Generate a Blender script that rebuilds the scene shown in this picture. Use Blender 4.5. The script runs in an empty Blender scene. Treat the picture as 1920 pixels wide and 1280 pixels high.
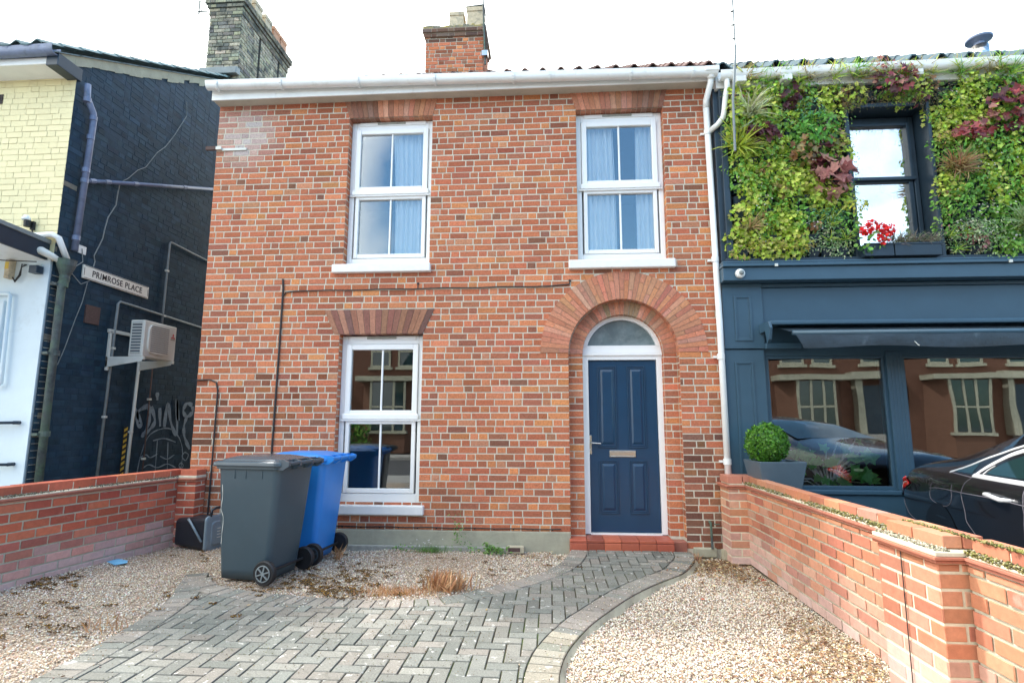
import bpy, bmesh, math, random
import numpy as np
from math import sin, cos, pi, radians, sqrt, atan2
from mathutils import Vector, Matrix
from mathutils.geometry import tessellate_polygon
rng = np.random.default_rng(7)
random.seed(7)
sc = bpy.context.scene
COL = sc.collection

# ------------------------------------------------------------------ materials
def nt(name):
    m = bpy.data.materials.new(name); m.use_nodes = True
    t = m.node_tree
    for n in list(t.nodes): t.nodes.remove(n)
    return m, t
def N(t, typ, **kw):
    n = t.nodes.new(typ)
    for k, v in kw.items():
        if k in n.inputs: n.inputs[k].default_value = v
        else: setattr(n, k, v)
    return n
def noise(t, scale, detail=4, rough=.6, dist=0., vec=None):
    n = N(t, 'ShaderNodeTexNoise'); n.inputs['Scale'].default_value = scale
    n.inputs['Detail'].default_value = detail; n.inputs['Roughness'].default_value = rough
    n.inputs['Distortion'].default_value = dist
    if vec: t.links.new(vec, n.inputs['Vector'])
    return n
def maprange(t, src, a, b, c, d):
    m = N(t, 'ShaderNodeMapRange'); t.links.new(src, m.inputs[0])
    for i, v in enumerate((a, b, c, d)): m.inputs[i + 1].default_value = v
    return m.outputs[0]
def mixc(t, fac, a, b, mode='MIX'):
    m = N(t, 'ShaderNodeMix', data_type='RGBA', blend_type=mode)
    for s, v in ((0, fac), (6, a), (7, b)):
        if hasattr(v, 'type') and hasattr(v, 'links'): t.links.new(v, m.inputs[s])
        elif s == 0: m.inputs[0].default_value = v
        else: m.inputs[s].default_value = (*v, 1) if len(v) == 3 else v
    return m.outputs[2]
def material(name, base=(.5, .5, .5), rough=.6, metal=0., attr=False, nscale=0, namp=.2, bump=0., bscale=60., bdist=.01,
             coat=0., spec=.5, dirt=None, dscale=3., dthr=(.5, .7), dirt2=None):
    m, t = nt(name)
    out = N(t, 'ShaderNodeOutputMaterial'); p = N(t, 'ShaderNodeBsdfPrincipled')
    t.links.new(p.outputs[0], out.inputs[0])
    g = N(t, 'ShaderNodeNewGeometry').outputs['Position']
    if attr:
        a = N(t, 'ShaderNodeAttribute'); a.attribute_name = 'Col'; c = a.outputs['Color']
    else:
        r = N(t, 'ShaderNodeRGB'); r.outputs[0].default_value = (*base, 1); c = r.outputs[0]
    if nscale:
        n = noise(t, nscale, 6, .65, 0, g)
        f = maprange(t, n.outputs[0], .25, .75, 1 - namp, 1 + namp)
        cc = N(t, 'ShaderNodeCombineColor')
        for i in range(3): t.links.new(f, cc.inputs[i])
        c = mixc(t, 1., c, cc.outputs[0], 'MULTIPLY')
    if dirt:
        n = noise(t, dscale, 8, .7, .5, g)
        c = mixc(t, maprange(t, n.outputs[0], dthr[0], dthr[1], 0, 1), c, dirt)
    if dirt2:
        n = noise(t, dirt2[1], 8, .75, .2, g)
        c = mixc(t, maprange(t, n.outputs[0], dirt2[2], dirt2[3], 0, 1), c, dirt2[0])
    t.links.new(c, p.inputs['Base Color'])
    p.inputs['Roughness'].default_value = rough; p.inputs['Metallic'].default_value = metal
    p.inputs['Coat Weight'].default_value = coat; p.inputs['Specular IOR Level'].default_value = spec
    if coat: p.inputs['Coat Roughness'].default_value = .03
    if bump:
        n = noise(t, bscale, 6, .7, 0, g)
        b = N(t, 'ShaderNodeBump'); b.inputs['Strength'].default_value = bump; b.inputs['Distance'].default_value = bdist
        t.links.new(n.outputs[0], b.inputs['Height']); t.links.new(b.outputs[0], p.inputs['Normal'])
    return m
def glass(name, base=.2, gain=.6, tint=(.985, .993, .99), wav=.0):
    m, t = nt(name)
    out = N(t, 'ShaderNodeOutputMaterial'); mx = N(t, 'ShaderNodeMixShader')
    tr = N(t, 'ShaderNodeBsdfTransparent'); tr.inputs[0].default_value = (*tint, 1)
    gl = N(t, 'ShaderNodeBsdfGlossy'); gl.inputs['Roughness'].default_value = .005; gl.inputs[0].default_value = (.97, .99, 1, 1)
    fr = N(t, 'ShaderNodeFresnel'); fr.inputs[0].default_value = 1.5
    t.links.new(maprange(t, fr.outputs[0], .04, 1, base, 1), mx.inputs[0])
    if wav:
        g = N(t, 'ShaderNodeNewGeometry').outputs['Position']
        n = noise(t, 1.6, 1, .4, 0, g); b = N(t, 'ShaderNodeBump'); b.inputs['Strength'].default_value = wav; b.inputs['Distance'].default_value = .02
        t.links.new(n.outputs[0], b.inputs['Height']); t.links.new(b.outputs[0], gl.inputs['Normal'])
    t.links.new(tr.outputs[0], mx.inputs[1]); t.links.new(gl.outputs[0], mx.inputs[2]); t.links.new(mx.outputs[0], out.inputs[0])
    return m
def leafmat(name, rough=.45, trans=.3):
    m, t = nt(name)
    out = N(t, 'ShaderNodeOutputMaterial'); p = N(t, 'ShaderNodeBsdfPrincipled'); a = N(t, 'ShaderNodeAttribute'); a.attribute_name = 'Col'
    g = N(t, 'ShaderNodeNewGeometry').outputs['Position']
    n = noise(t, 30, 3, .6, 0, g); f = maprange(t, n.outputs[0], .3, .7, .75, 1.25)
    cc = N(t, 'ShaderNodeCombineColor')
    for i in range(3): t.links.new(f, cc.inputs[i])
    c = mixc(t, 1., a.outputs['Color'], cc.outputs[0], 'MULTIPLY')
    t.links.new(c, p.inputs['Base Color']); p.inputs['Roughness'].default_value = rough
    tl = N(t, 'ShaderNodeBsdfTranslucent'); t.links.new(c, tl.inputs[0])
    mx = N(t, 'ShaderNodeMixShader'); mx.inputs[0].default_value = trans
    t.links.new(p.outputs[0], mx.inputs[1]); t.links.new(tl.outputs[0], mx.inputs[2]); t.links.new(mx.outputs[0], out.inputs[0])
    return m

M = {}
M['brick'] = material('old red brick', attr=True, rough=.9, nscale=55, namp=.32, bump=.6, bscale=90, bdist=.004, dirt=(.13, .08, .06), dscale=26, dthr=(.60, .72), dirt2=((.20, .12, .09), 1.1, .58, .95), spec=.2)
M['mortar'] = material('lime mortar', (.56, .53, .44), rough=.95, nscale=20, namp=.2, bump=.4, bscale=120, bdist=.003, dirt=(.40, .34, .27), dscale=2.2, dthr=(.55, .75))
M['gbrick'] = material('smooth garden wall brick', attr=True, rough=.8, nscale=28, namp=.16, bump=.35, bscale=110, bdist=.002, dirt=(.60, .40, .33), dscale=4.5, dthr=(.60, .80), spec=.25)
M['gmortar'] = material('garden wall mortar', (.64, .60, .46), rough=.95, nscale=15, namp=.2, bump=.5, bscale=150, bdist=.003)
M['painted'] = material('black painted brick', attr=True, rough=.6, nscale=9, namp=.3, bump=.4, bscale=50, bdist=.004, dirt=(.030, .060, .09), dscale=1.4, dthr=(.5, .8), dirt2=((.33, .31, .27), 11, .735, .76), spec=.18)
M['yellow'] = material('yellow painted brick', attr=True, rough=.55, nscale=4, namp=.05, bump=.2, bscale=70, bdist=.003, dirt=(.55, .5, .27), dscale=2.5, dthr=(.66, .9))
M['ybrick'] = material('weathered yellow stock brick', attr=True, rough=.95, nscale=25, namp=.4, bump=.6, bscale=70, bdist=.006, dirt=(.06, .065, .06), dscale=6, dthr=(.5, .66), spec=.2)
M['whitewall'] = material('pale blue painted render', (.62, .72, .78), rough=.6, nscale=3, namp=.06, dirt=(.4, .45, .46), dscale=1.5, dthr=(.6, .9), bump=.15, bscale=40, bdist=.004)
M['upvc'] = material('white plastic', (.82, .83, .84), rough=.28, nscale=5, namp=.03, dirt=(.6, .6, .57), dscale=9, dthr=(.66, .95))
M['gutterw'] = material('white gutter plastic', (.78, .80, .80), rough=.33, nscale=6, namp=.05, dirt=(.45, .45, .40), dscale=5, dthr=(.58, .9))
M['soffit'] = material('weathered cream soffit', (.50, .49, .42), rough=.7, nscale=6, namp=.12, dirt=(.3, .3, .24), dscale=4, dthr=(.55, .85))
M['sill'] = material('white painted stone', (.78, .78, .77), rough=.6, nscale=12, namp=.06, dirt=(.42, .36, .28), dscale=14, dthr=(.64, .74), bump=.3, bscale=60, bdist=.004)
M['cement'] = material('grey cement render', (.36, .35, .27), rough=.9, nscale=8, namp=.15, dirt=(.22, .22, .17), dscale=3, dthr=(.5, .8), bump=.3, bscale=80, bdist=.004)
M['grime'] = material('grey grime', (.30, .30, .27), rough=.9, nscale=20, namp=.3)
M['door'] = material('navy door paint', (.006, .042, .098), rough=.30, nscale=4, namp=.12, bump=.12, bscale=35, bdist=.002)
M['steel'] = material('brushed steel', (.62, .6, .56), rough=.25, metal=1, nscale=30, namp=.1)
M['step'] = material('red step tile', attr=True, rough=.5, nscale=25, namp=.12, dirt=(.5, .3, .24), dscale=8, dthr=(.6, .85))
M['navy'] = material('slate blue shopfront paint', (.042, .092, .140), rough=.33, nscale=3, namp=.10, bump=.05, bscale=30, bdist=.002)
M['navyd'] = material('dark blue metal', (.018, .035, .055), rough=.4, nscale=5, namp=.2)
M['awning'] = material('dark awning fabric', (.022, .034, .046), rough=.5, nscale=14, namp=.3, bump=.4, bscale=7, bdist=.02, dirt=(.10, .13, .15), dscale=5, dthr=(.6, .8))
M['black'] = material('black rubber', (.015, .015, .017), rough=.6)
M['blackpipe'] = material('dark cable', (.03, .026, .026), rough=.6)
M['tile'] = material('clay pantile', attr=True, rough=.85, nscale=14, namp=.35, bump=.4, bscale=50, bdist=.005)
M['dpipe'] = material('blue grey pipe paint', (.15, .19, .30), rough=.4, nscale=8, namp=.25, dirt=(.06, .09, .12), dscale=6, dthr=(.5, .8))
M['iron'] = material('weathered iron', (.075, .09, .095), rough=.7, nscale=12, namp=.5, dirt=(.085, .14, .10), dscale=4, dthr=(.42, .62), dirt2=((.03, .04, .05), 7, .5, .7))
M['lead'] = material('grey lead', (.20, .23, .24), rough=.6, nscale=9, namp=.25)
M['pot'] = material('buff chimney pot', (.50, .42, .30), rough=.9, nscale=14, namp=.25, dirt=(.2, .2, .17), dscale=8, dthr=(.5, .7))
M['terra'] = material('terracotta pot', (.45, .24, .15), rough=.9, nscale=14, namp=.25)
M['lichen'] = material('cement with yellow lichen', (.20, .19, .15), rough=.95, nscale=20, namp=.4, dirt=(.42, .31, .05), dscale=6, dthr=(.45, .6), bump=.6, bscale=40, bdist=.01)
M['acwhite'] = material('aircon casing', (.62, .64, .60), rough=.4, nscale=5, namp=.06, dirt=(.35, .35, .30), dscale=8, dthr=(.6, .9))
M['acdark'] = material('aircon fins', (.10, .12, .14), rough=.6)
M['sign'] = material('enamel street sign', (.78, .77, .70), rough=.4, nscale=20, namp=.06, dirt=(.35, .2, .12), dscale=18, dthr=(.66, .72))
M['ink'] = material('black lettering', (.02, .02, .025), rough=.5)
M['red'] = material('red paint', (.55, .02, .03), rough=.4)
M['rust'] = material('rusty brown panel', (.085, .05, .045), rough=.8, nscale=40, namp=.3)
M['graf'] = material('pale blue spray paint', (.17, .24, .31), rough=.5, nscale=30, namp=.4, dirt=(.045, .08, .11), dscale=10, dthr=(.52, .72))
M['yelp'] = material('yellow hazard paint', (.65, .45, .06), rough=.5)
M['binc'] = material('charcoal plastic', (.050, .080, .100), rough=.36, nscale=3, namp=.10, dirt=(.13, .14, .14), dscale=16, dthr=(.74, .78), bump=.06, bscale=400, bdist=.001)
M['binl'] = material('charcoal lid plastic', (.062, .085, .105), rough=.25, nscale=3, namp=.15, bump=.2, bscale=25, bdist=.003)
M['binb'] = material('blue plastic', (.025, .235, .70), rough=.33, nscale=3, namp=.08, dirt=(.05, .2, .6), dscale=16, dthr=(.72, .8))
M['caddy'] = material('grey blue plastic', (.20, .26, .30), rough=.45, nscale=6, namp=.1)
M['caddyd'] = material('black plastic', (.018, .022, .03), rough=.4, nscale=6, namp=.2, dirt=(.3, .25, .15), dscale=30, dthr=(.72, .76))
M['paper'] = material('blue paper', (.16, .45, .70), rough=.6, nscale=20, namp=.1)
M['paver'] = material('grey block paving', attr=True, rough=.92, nscale=110, namp=.42, bump=.8, bscale=160, bdist=.004, dirt=(.60, .58, .54), dscale=15, dthr=(.60, .66), dirt2=((.11, .115, .09), 4, .55, .8), spec=.2)
M['joint'] = material('mossy sand joints', (.060, .048, .028), rough=1, nscale=8, namp=.5, dirt=(.07, .11, .022), dscale=2.4, dthr=(.5, .62))
M['stone'] = material('gravel chippings', attr=True, rough=.85, spec=.3)
M['leaf'] = leafmat('leaves', .4, .42)
M['dryleaf'] = leafmat('dry leaves', .8, .15)
M['petal'] = leafmat('petals', .5, .2)
M['moss'] = material('moss', attr=True, rough=1, nscale=60, namp=.4)
M['glassw'] = glass('house window glass', .13)
M['glassl'] = glass('ground floor window glass', .11)
M['glasss'] = glass('shop window glass', .12, wav=.06)
M['glassg'] = glass('upper shop window glass', .48)
M['glassc'] = glass('car window glass', .22, tint=(.35, .45, .45))
M['curtain'] = material('white voile curtain', (.88, .92, .93), rough=.9, nscale=5, namp=.04)
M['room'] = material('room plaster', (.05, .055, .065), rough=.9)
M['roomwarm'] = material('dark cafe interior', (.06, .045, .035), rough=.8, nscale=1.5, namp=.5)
M['fanglass'] = material('frosted grey fanlight glass', (.12, .17, .19), rough=.12, nscale=5, namp=.25, dirt=(.22, .28, .30), dscale=3, dthr=(.45, .7), spec=.8)
M['carpaint'] = material('black car paint', (.012, .012, .015), rough=.25, coat=1., metal=.3)
M['chrome'] = material('bright chrome trim', (.88, .88, .90), rough=.22, metal=.45)
M['taill'] = material('red tail light', (.90, .015, .02), rough=.15, coat=1)
M['gaphl'] = material('painted panel highlight', (.16, .15, .18), rough=.4)  # paler than the car paint: edge highlights put into the colour
M['carin'] = material('grey leather', (.10, .16, .18), rough=.6)
M['asphalt'] = material('asphalt', (.055, .055, .058), rough=.95, nscale=4, namp=.2, bump=.4, bscale=200, bdist=.004)
M['slabs'] = material('concrete paving', (.30, .29, .27), rough=.95, nscale=3, namp=.15, bump=.3, bscale=100, bdist=.003)
M['conc'] = material('concrete', (.42, .38, .28), rough=.95, nscale=12, namp=.2, bump=.4, bscale=60, bdist=.005)
M['lampm'] = material('green grey lamp post', (.22, .27, .25), rough=.5)
M['bulb'] = material('globe lamp glass', (.7, .68, .6), rough=.15)

# ------------------------------------------------------------------ mesh builder
ORG = {}
def setp(o, label=None, cat=None, group=None, kind=None):
    if label: o['label'] = label
    if cat: o['category'] = cat
    if group: o['group'] = group
    if kind: o['kind'] = kind
    return o
def thing(name, label, cat, loc=(0, 0, 0), rotz=0., group=None):
    o = bpy.data.objects.new(name, None); COL.objects.link(o)
    o.location = loc; o.rotation_euler = (0, 0, rotz); o.empty_display_size = .2
    ORG[o.name] = Vector(loc) if rotz == 0 else Vector((0, 0, 0))
    return setp(o, label, cat, group)
def linkmesh(name, me, mat, parent, origin=None):
    o = bpy.data.objects.new(name, me); COL.objects.link(o)
    if mat: me.materials.append(M[mat] if isinstance(mat, str) else mat)
    if parent: o.parent = parent; ORG[o.name] = ORG[parent.name]
    else: ORG[o.name] = Vector((0, 0, 0))
    return o
class MB:
    def __init__(s): s.v = []; s.f = []; s.c = []; s.col = (1, 1, 1)
    def add(s, vs, fs, col=None):
        b = len(s.v); s.v += [tuple(p) for p in vs]; s.c += [col or s.col] * len(vs)
        s.f += [tuple(b + i for i in f) for f in fs]; return s
    def box(s, x0, x1, y0, y1, z0, z1, col=None):
        return s.add([(x, y, z) for z in (z0, z1) for y in (y0, y1) for x in (x0, x1)],
                     [(0, 2, 3, 1), (4, 5, 7, 6), (0, 1, 5, 4), (2, 6, 7, 3), (0, 4, 6, 2), (1, 3, 7, 5)], col)
    def obox(s, O, U, V, W, col=None):
        O, U, V, W = map(Vector, (O, U, V, W))
        if U.cross(V).dot(W) < 0: U, V = V, U
        return s.add([O + a * U + b * V + c * W for c in (0, 1) for b in (0, 1) for a in (0, 1)],
                     [(0, 2, 3, 1), (4, 5, 7, 6), (0, 1, 5, 4), (2, 6, 7, 3), (0, 4, 6, 2), (1, 3, 7, 5)], col)
    def prism(s, poly, O, U, V, W, col=None, cap=True):
        """poly 2d in (U,V), extruded by W (vector)"""
        O, U, V, W = map(Vector, (O, U, V, W)); n = len(poly); poly = [(float(p[0]), float(p[1])) for p in poly]
        a = sum(poly[i][0] * poly[(i + 1) % n][1] - poly[(i + 1) % n][0] * poly[i][1] for i in range(n))
        if (a > 0) != (U.cross(V).dot(W) > 0): poly = poly[::-1]
        lo = [O + p[0] * U + p[1] * V for p in poly]; hi = [p + W for p in lo]
        fs = [(i, (i + 1) % n, n + (i + 1) % n, n + i) for i in range(n)]
        if cap:
            tri = tessellate_polygon([[Vector((p[0], p[1], 0)) for p in poly]]) if n > 4 else None
            if tri is None: fs += [tuple(range(n))[::-1], tuple(range(n, 2 * n))]
            else:
                up = (Vector(hi[0]) - Vector(lo[0]))
                for t_ in tri:
                    A, B, C_ = (lo[i] for i in t_)
                    nn = (B - A).cross(C_ - A)
                    if nn.dot(up) > 0: fs += [tuple(n + i for i in t_), tuple(t_[::-1])]
                    else: fs += [tuple(n + i for i in t_[::-1]), tuple(t_)]
        return s.add(lo + hi, fs, col)
    def tube(s, pts, r, n=8, cap=True, col=None):
        pts = [Vector(p) for p in pts]; rs = r if isinstance(r, (list, tuple)) else [r] * len(pts)
        vs = []; prev = None
        for i, p in enumerate(pts):
            d = (pts[min(i + 1, len(pts) - 1)] - pts[max(i - 1, 0)]).normalized()
            if prev is None:
                a = Vector((0, 0, 1)) if abs(d.z) < .9 else Vector((1, 0, 0)); u = d.cross(a).normalized()
            else: u = (prev - d * prev.dot(d)).normalized()
            prev = u; w = d.cross(u)
            vs += [p + rs[i] * (cos(2 * pi * k / n) * u + sin(2 * pi * k / n) * w) for k in range(n)]
        fs = [(i * n + k, i * n + (k + 1) % n, (i + 1) * n + (k + 1) % n, (i + 1) * n + k) for i in range(len(pts) - 1) for k in range(n)]
        if cap: fs += [tuple(range(n))[::-1], tuple(range((len(pts) - 1) * n, len(pts) * n))]
        return s.add(vs, fs, col)
    def lathe(s, prof, c=(0, 0, 0), n=24, axis='z', col=None):
        vs = []
        for r, h in prof:
            for k in range(n):
                a = 2 * pi * k / n; x, y = r * cos(a), r * sin(a)
                p = (x, y, h) if axis == 'z' else ((x, h, -y) if axis == 'y' else (h, x, y))
                vs.append((c[0] + p[0], c[1] + p[1], c[2] + p[2]))
        fs = [(i * n + k, i * n + (k + 1) % n, (i + 1) * n + (k + 1) % n, (i + 1) * n + k) for i in range(len(prof) - 1) for k in range(n)]
        fs += [tuple(range(n))[::-1], tuple(range((len(prof) - 1) * n, len(prof) * n))]
        return s.add(vs, fs, col)
    def build(s, name, mat, parent=None, smooth=False, bev=0., local=False, solid=0., **kw):
        off = Vector((0, 0, 0))
        if parent is not None and not local: off = ORG[parent.name]
        me = bpy.data.meshes.new(name)
        me.from_pydata([(p[0] - off[0], p[1] - off[1], p[2] - off[2]) for p in s.v], [], s.f)
        ca = me.color_attributes.new('Col', 'FLOAT_COLOR', 'POINT')
        ca.data.foreach_set('color', np.array([(*c, 1.) for c in s.c], dtype=np.float32).ravel())
        if smooth: me.polygons.foreach_set('use_smooth', [True] * len(me.polygons))
        me.update(); o = linkmesh(name, me, mat, parent)
        if bev:
            md = o.modifiers.new('b', 'BEVEL'); md.width = bev; md.segments = 2; md.limit_method = 'ANGLE'; md.angle_limit = radians(35)
        return setp(o, **kw)
def arrmesh(name, V, F, C, mat, parent=None, smooth=False, **kw):
    V = np.asarray(V, np.float32); F = np.asarray(F, np.int32); k = F.shape[1]
    if parent is not None: V = V - np.array(ORG[parent.name], np.float32)
    me = bpy.data.meshes.new(name); me.vertices.add(len(V)); me.vertices.foreach_set('co', V.ravel())
    me.loops.add(F.size); me.loops.foreach_set('vertex_index', F.ravel())
    me.polygons.add(len(F)); me.polygons.foreach_set('loop_start', np.arange(0, F.size, k, dtype=np.int32))
    me.polygons.foreach_set('loop_total', np.full(len(F), k, np.int32))
    if smooth: me.polygons.foreach_set('use_smooth', np.ones(len(F), bool))
    ca = me.color_attributes.new('Col', 'FLOAT_COLOR', 'POINT')
    ca.data.foreach_set('color', np.concatenate([np.asarray(C, np.float32), np.ones((len(V), 1), np.float32)], 1).ravel())
    me.update(calc_edges=True); me.validate()
    return setp(linkmesh(name, me, mat, parent), **kw)
def inst(tv, tf, R, T, col):
    """place template (k,3) with rotation*scale R (n,3,3), translation T (n,3), colour (n,3)"""
    tv = np.asarray(tv, float); n, k = len(T), len(tv)
    V = np.einsum('nij,kj->nki', R, tv) + T[:, None, :]
    F = (np.asarray(tf)[None] + (np.arange(n) * k)[:, None, None]).reshape(-1, np.asarray(tf).shape[1])
    return V.reshape(-1, 3), F, np.repeat(col, k, 0)
def cat(parts):
    V, F, C, b = [], [], [], 0
    for v, f, c in parts: V.append(v); F.append(f + b); C.append(c); b += len(v)
    return np.concatenate(V), np.concatenate(F), np.concatenate(C)
def basis(nrm, up, s):
    """rotation matrices with columns (side, up, normal), scaled by s"""
    nrm = nrm / (np.linalg.norm(nrm, axis=1, keepdims=True) + 1e-9)
    side = np.cross(up, nrm); side /= (np.linalg.norm(side, axis=1, keepdims=True) + 1e-9)
    up = np.cross(nrm, side)
    return np.stack([side, up, nrm], 2) * np.asarray(s).reshape(-1, 1, 1)
def randcol(n, cols, var=.15, w=None):
    cols = np.array(cols); i = rng.choice(len(cols), n, p=w)
    return np.clip(cols[i] * (1 + var * rng.normal(size=(n, 1))) * (1 + .05 * rng.normal(size=(n, 3))), .003, 1)

# ------------------------------------------------------------------ brick faces
PAL_RED = [((.450, .150, .080), 9), ((.50, .185, .095), 6), ((.400, .135, .075), 6), ((.320, .120, .075), 3), ((.53, .21, .09), 2), ((.22, .10, .065), .6), ((.46, .20, .115), 2)]
PAL_GARD = [((.50, .205, .120), 5), ((.54, .240, .145), 5), ((.43, .165, .105), 3), ((.54, .29, .20), 2)]
PAL_GARDL = [((.50, .125, .070), 5), ((.56, .155, .085), 4), ((.42, .10, .06), 3)]
PAL_BLK = [((.015, .040, .068), 4), ((.018, .046, .077), 3), ((.013, .035, .060), 2)]
PAL_YEL = [((.72, .66, .36), 4), ((.73, .675, .375), 3)]
PAL_STK = [((.33, .31, .24), 4), ((.24, .23, .19), 3), ((.38, .35, .26), 3), ((.15, .15, .14), 1.5)]
PAL_RUB = [((.50, .215, .135), 5), ((.46, .19, .12), 4), ((.40, .18, .12), 1), ((.52, .26, .18), 2)]
PAL_BRN = [((.30, .145, .095), 4), ((.24, .11, .085), 3), ((.38, .19, .13), 2), ((.46, .18, .09), 1.5), ((.17, .09, .075), 1.5)]
def pick(pal):
    c = random.choices([p[0] for p in pal], [p[1] for p in pal])[0]; k = random.gauss(1, .10)
    return tuple(max(.004, x * k * random.gauss(1, .03)) for x in c)
def brickbox(mb, O, U, Nn, u0, u1, z0, z1, d, col, bev=.003, Z=(0, 0, 1)):
    O, U, Nn, Z = Vector(O), Vector(U), Vector(Nn), Vector(Z)
    j = lambda: random.uniform(-.0012, .0012)
    vs = [O + U * (a + j()) + Z * (b + j()) for a, b in ((u0, z0), (u1, z0), (u1, z1), (u0, z1))]
    dd = d + random.uniform(-.0015, .0015)
    vs += [O + U * a + Z * b + Nn * dd for a, b in ((u0 + bev, z0 + bev), (u1 - bev, z0 + bev), (u1 - bev, z1 - bev), (u0 + bev, z1 - bev))]
    fs = [(4, 5, 6, 7), (0, 1, 5, 4), (1, 2, 6, 5), (2, 3, 7, 6), (3, 0, 4, 7)]
    if U.cross(Z).dot(Nn) < 0: fs = [f[::-1] for f in fs]
    mb.add(vs, fs, col)
def brickface(mb, O, U, Nn, u0, u1, z0, z1, pal=PAL_RED, course=.0748, joint=.0120, bond='flem', holes=None, tint=None, d=.0035, zofs=0., L=.215, endbrick=True):
    """bricks over the face O+uU+zZ; holes(z)->list of (a,b) u-intervals to skip"""
    nrow = int(math.ceil((z1 - z0) / course - .2)); 
    for r in range(nrow):
        za = z0 + r * course; zb = min(za + course - joint, z1)
        if zb - za < .012: continue
        ivs = [(u0, u1)]
        for a, b in (holes((za + zb) / 2) if holes else []):
            nv = []
            for p, q in ivs:
                if b <= p or a >= q: nv.append((p, q)); continue
                if a > p: nv.append((p, a))
                if b < q: nv.append((b, q))
            ivs = nv
        for p, q in ivs:
            if q - p < .02: continue
            if bond == 'flem':
                H_ = .1065; pat = (2, 2, 1, 2, 1) if r % 2 == 0 else (1, 1, 1, 2, 1, 2)
                if r % 6 == 3: pat = (1, 2, 1, 1, 2, 1)
                x = math.floor((p - 20) / (8 * H_)) * 8 * H_ + (r % 2) * .050 + .03 * sin(r * 1.7); k = 0; cuts = [p]
                while x < q:
                    x += pat[k % len(pat)] * H_; k += 1; xj = x + random.uniform(-.006, .006)
                    if xj > p + .04 and xj < q - .04: cuts.append(xj)
                cuts.append(q + joint)
                for a, b in zip(cuts[:-1], cuts[1:]):
                    if b - a - joint < .012: continue
                    c = pick(pal)
                    if tint: c = tint(c, (a + b) / 2, (za + zb) / 2)
                    brickbox(mb, O, U, Nn, a, b - joint, za + random.uniform(-.0015, .0015), zb + random.uniform(-.0015, .0015), d, c)
                continue
            x = p - (random.uniform(0, L) if bond == 'flem' else (r % 2) * (L + joint) / 2)
            k = random.randint(0, 2); cuts = [p]
            while x < q:
                if bond == 'flem':
                    k += 1; ln = (L if k % 3 else L * .48) * random.uniform(.95, 1.04)
                else: ln = L
                x += ln + joint
                if x > p + .045 and x < q - .045: cuts.append(x)
            cuts.append(q + joint)
            for a, b in zip(cuts[:-1], cuts[1:]):
                if b - a - joint < .012: continue
                c = pick(pal)
                if tint: c = tint(c, (a + b) / 2, (za + zb) / 2)
                brickbox(mb, O, U, Nn, a, b - joint, za + random.uniform(-.001, .001), zb, d, c)
def facepoly(mb, outer, holes, O, U, V, Nn, col=None):
    """flat polygon with holes, facing Nn"""
    outer = [(float(p[0]), float(p[1])) for p in outer]
    loops = [[Vector((*p, 0)) for p in outer]] + [[Vector((*p, 0)) for p in h] for h in holes]
    flat = [p for l in loops for p in l]; O, U, V, Nn = map(Vector, (O, U, V, Nn))
    tri = tessellate_polygon(loops); fs = []
    P3 = [O + p.x * U + p.y * V for p in flat]
    for t_ in tri:
        n = (P3[t_[1]] - P3[t_[0]]).cross(P3[t_[2]] - P3[t_[0]])
        if n.length < 1e-12: continue
        fs.append(tuple(t_) if n.dot(Nn) > 0 else tuple(t_[::-1]))
    mb.add(P3, fs, col)
def arc(cx, cz, r, a0, a1, n): return [(cx + r * cos(radians(a0 + (a1 - a0) * i / n)), cz + r * sin(radians(a0 + (a1 - a0) * i / n))) for i in range(n + 1)]
X3, Y3, Z3 = (1, 0, 0), (0, 1, 0), (0, 0, 1); NY = (0, -1, 0)

# ================================================================== RED BRICK HOUSE
HX0, HX1, HTOP = -4.11, 1.90, 5.262
house = thing('brick_house', 'red brick terraced house with blue arched front door and white sash windows', 'house', (-1.1, 0, 0))
WL = (-2.435, -1.402, 3.17, 5.03); WR = (.330, 1.352, 3.17, 5.03); LW = (-2.435, -1.455, .44, 2.345)
DCX, DSP, DR = .815, 2.11, .610
door_loop = [(DCX - DR, .0)] + [(DCX - DR, DSP)] + arc(DCX, DSP, DR, 180, 0, 28)[1:-1] + [(DCX + DR, DSP), (DCX + DR, .0)]
rect = lambda w: [(w[0], w[2]), (w[1], w[2]), (w[1], w[3]), (w[0], w[3])]
outer = [(HX0, -.1), (DCX - DR, -.1)] + door_loop[1:-1] + [(DCX + DR, -.1), (HX1, -.1), (HX1, HTOP), (HX0, HTOP)]
wm = MB(); facepoly(wm, outer, [rect(WL), rect(WR), rect(LW)], (0, 0, 0), X3, Z3, NY)
for w in (WL, WR, LW):   # reveals
    x0, x1, z0, z1 = w
    wm.add([(x0, 0, z0), (x0, .14, z0), (x0, .14, z1), (x0, 0, z1)], [(0, 1, 2, 3)]); wm.add([(x1, 0, z0), (x1, .14, z0), (x1, .14, z1), (x1, 0, z1)], [(3, 2, 1, 0)])
    wm.add([(x0, 0, z1), (x0, .14, z1), (x1, .14, z1), (x1, 0, z1)], [(0, 1, 2, 3)]); wm.add([(x0, 0, z0), (x0, .14, z0), (x1, .14, z0), (x1, 0, z0)], [(3, 2, 1, 0)])
dl = [(DCX - DR, -.1)] + door_loop[1:-1] + [(DCX + DR, -.1)]
wm.add([(p[0], y, p[1]) for p in dl for y in (0, .11)], [(2 * i, 2 * i + 1, 2 * i + 3, 2 * i + 2) for i in range(len(dl) - 1)])
R2, DC2 = .452, .822
il = [(DC2 - R2, -.1), (DC2 - R2, DSP)] + arc(DC2, DSP, R2, 180, 0, 24)[1:-1] + [(DC2 + R2, DSP), (DC2 + R2, -.1)]
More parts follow.
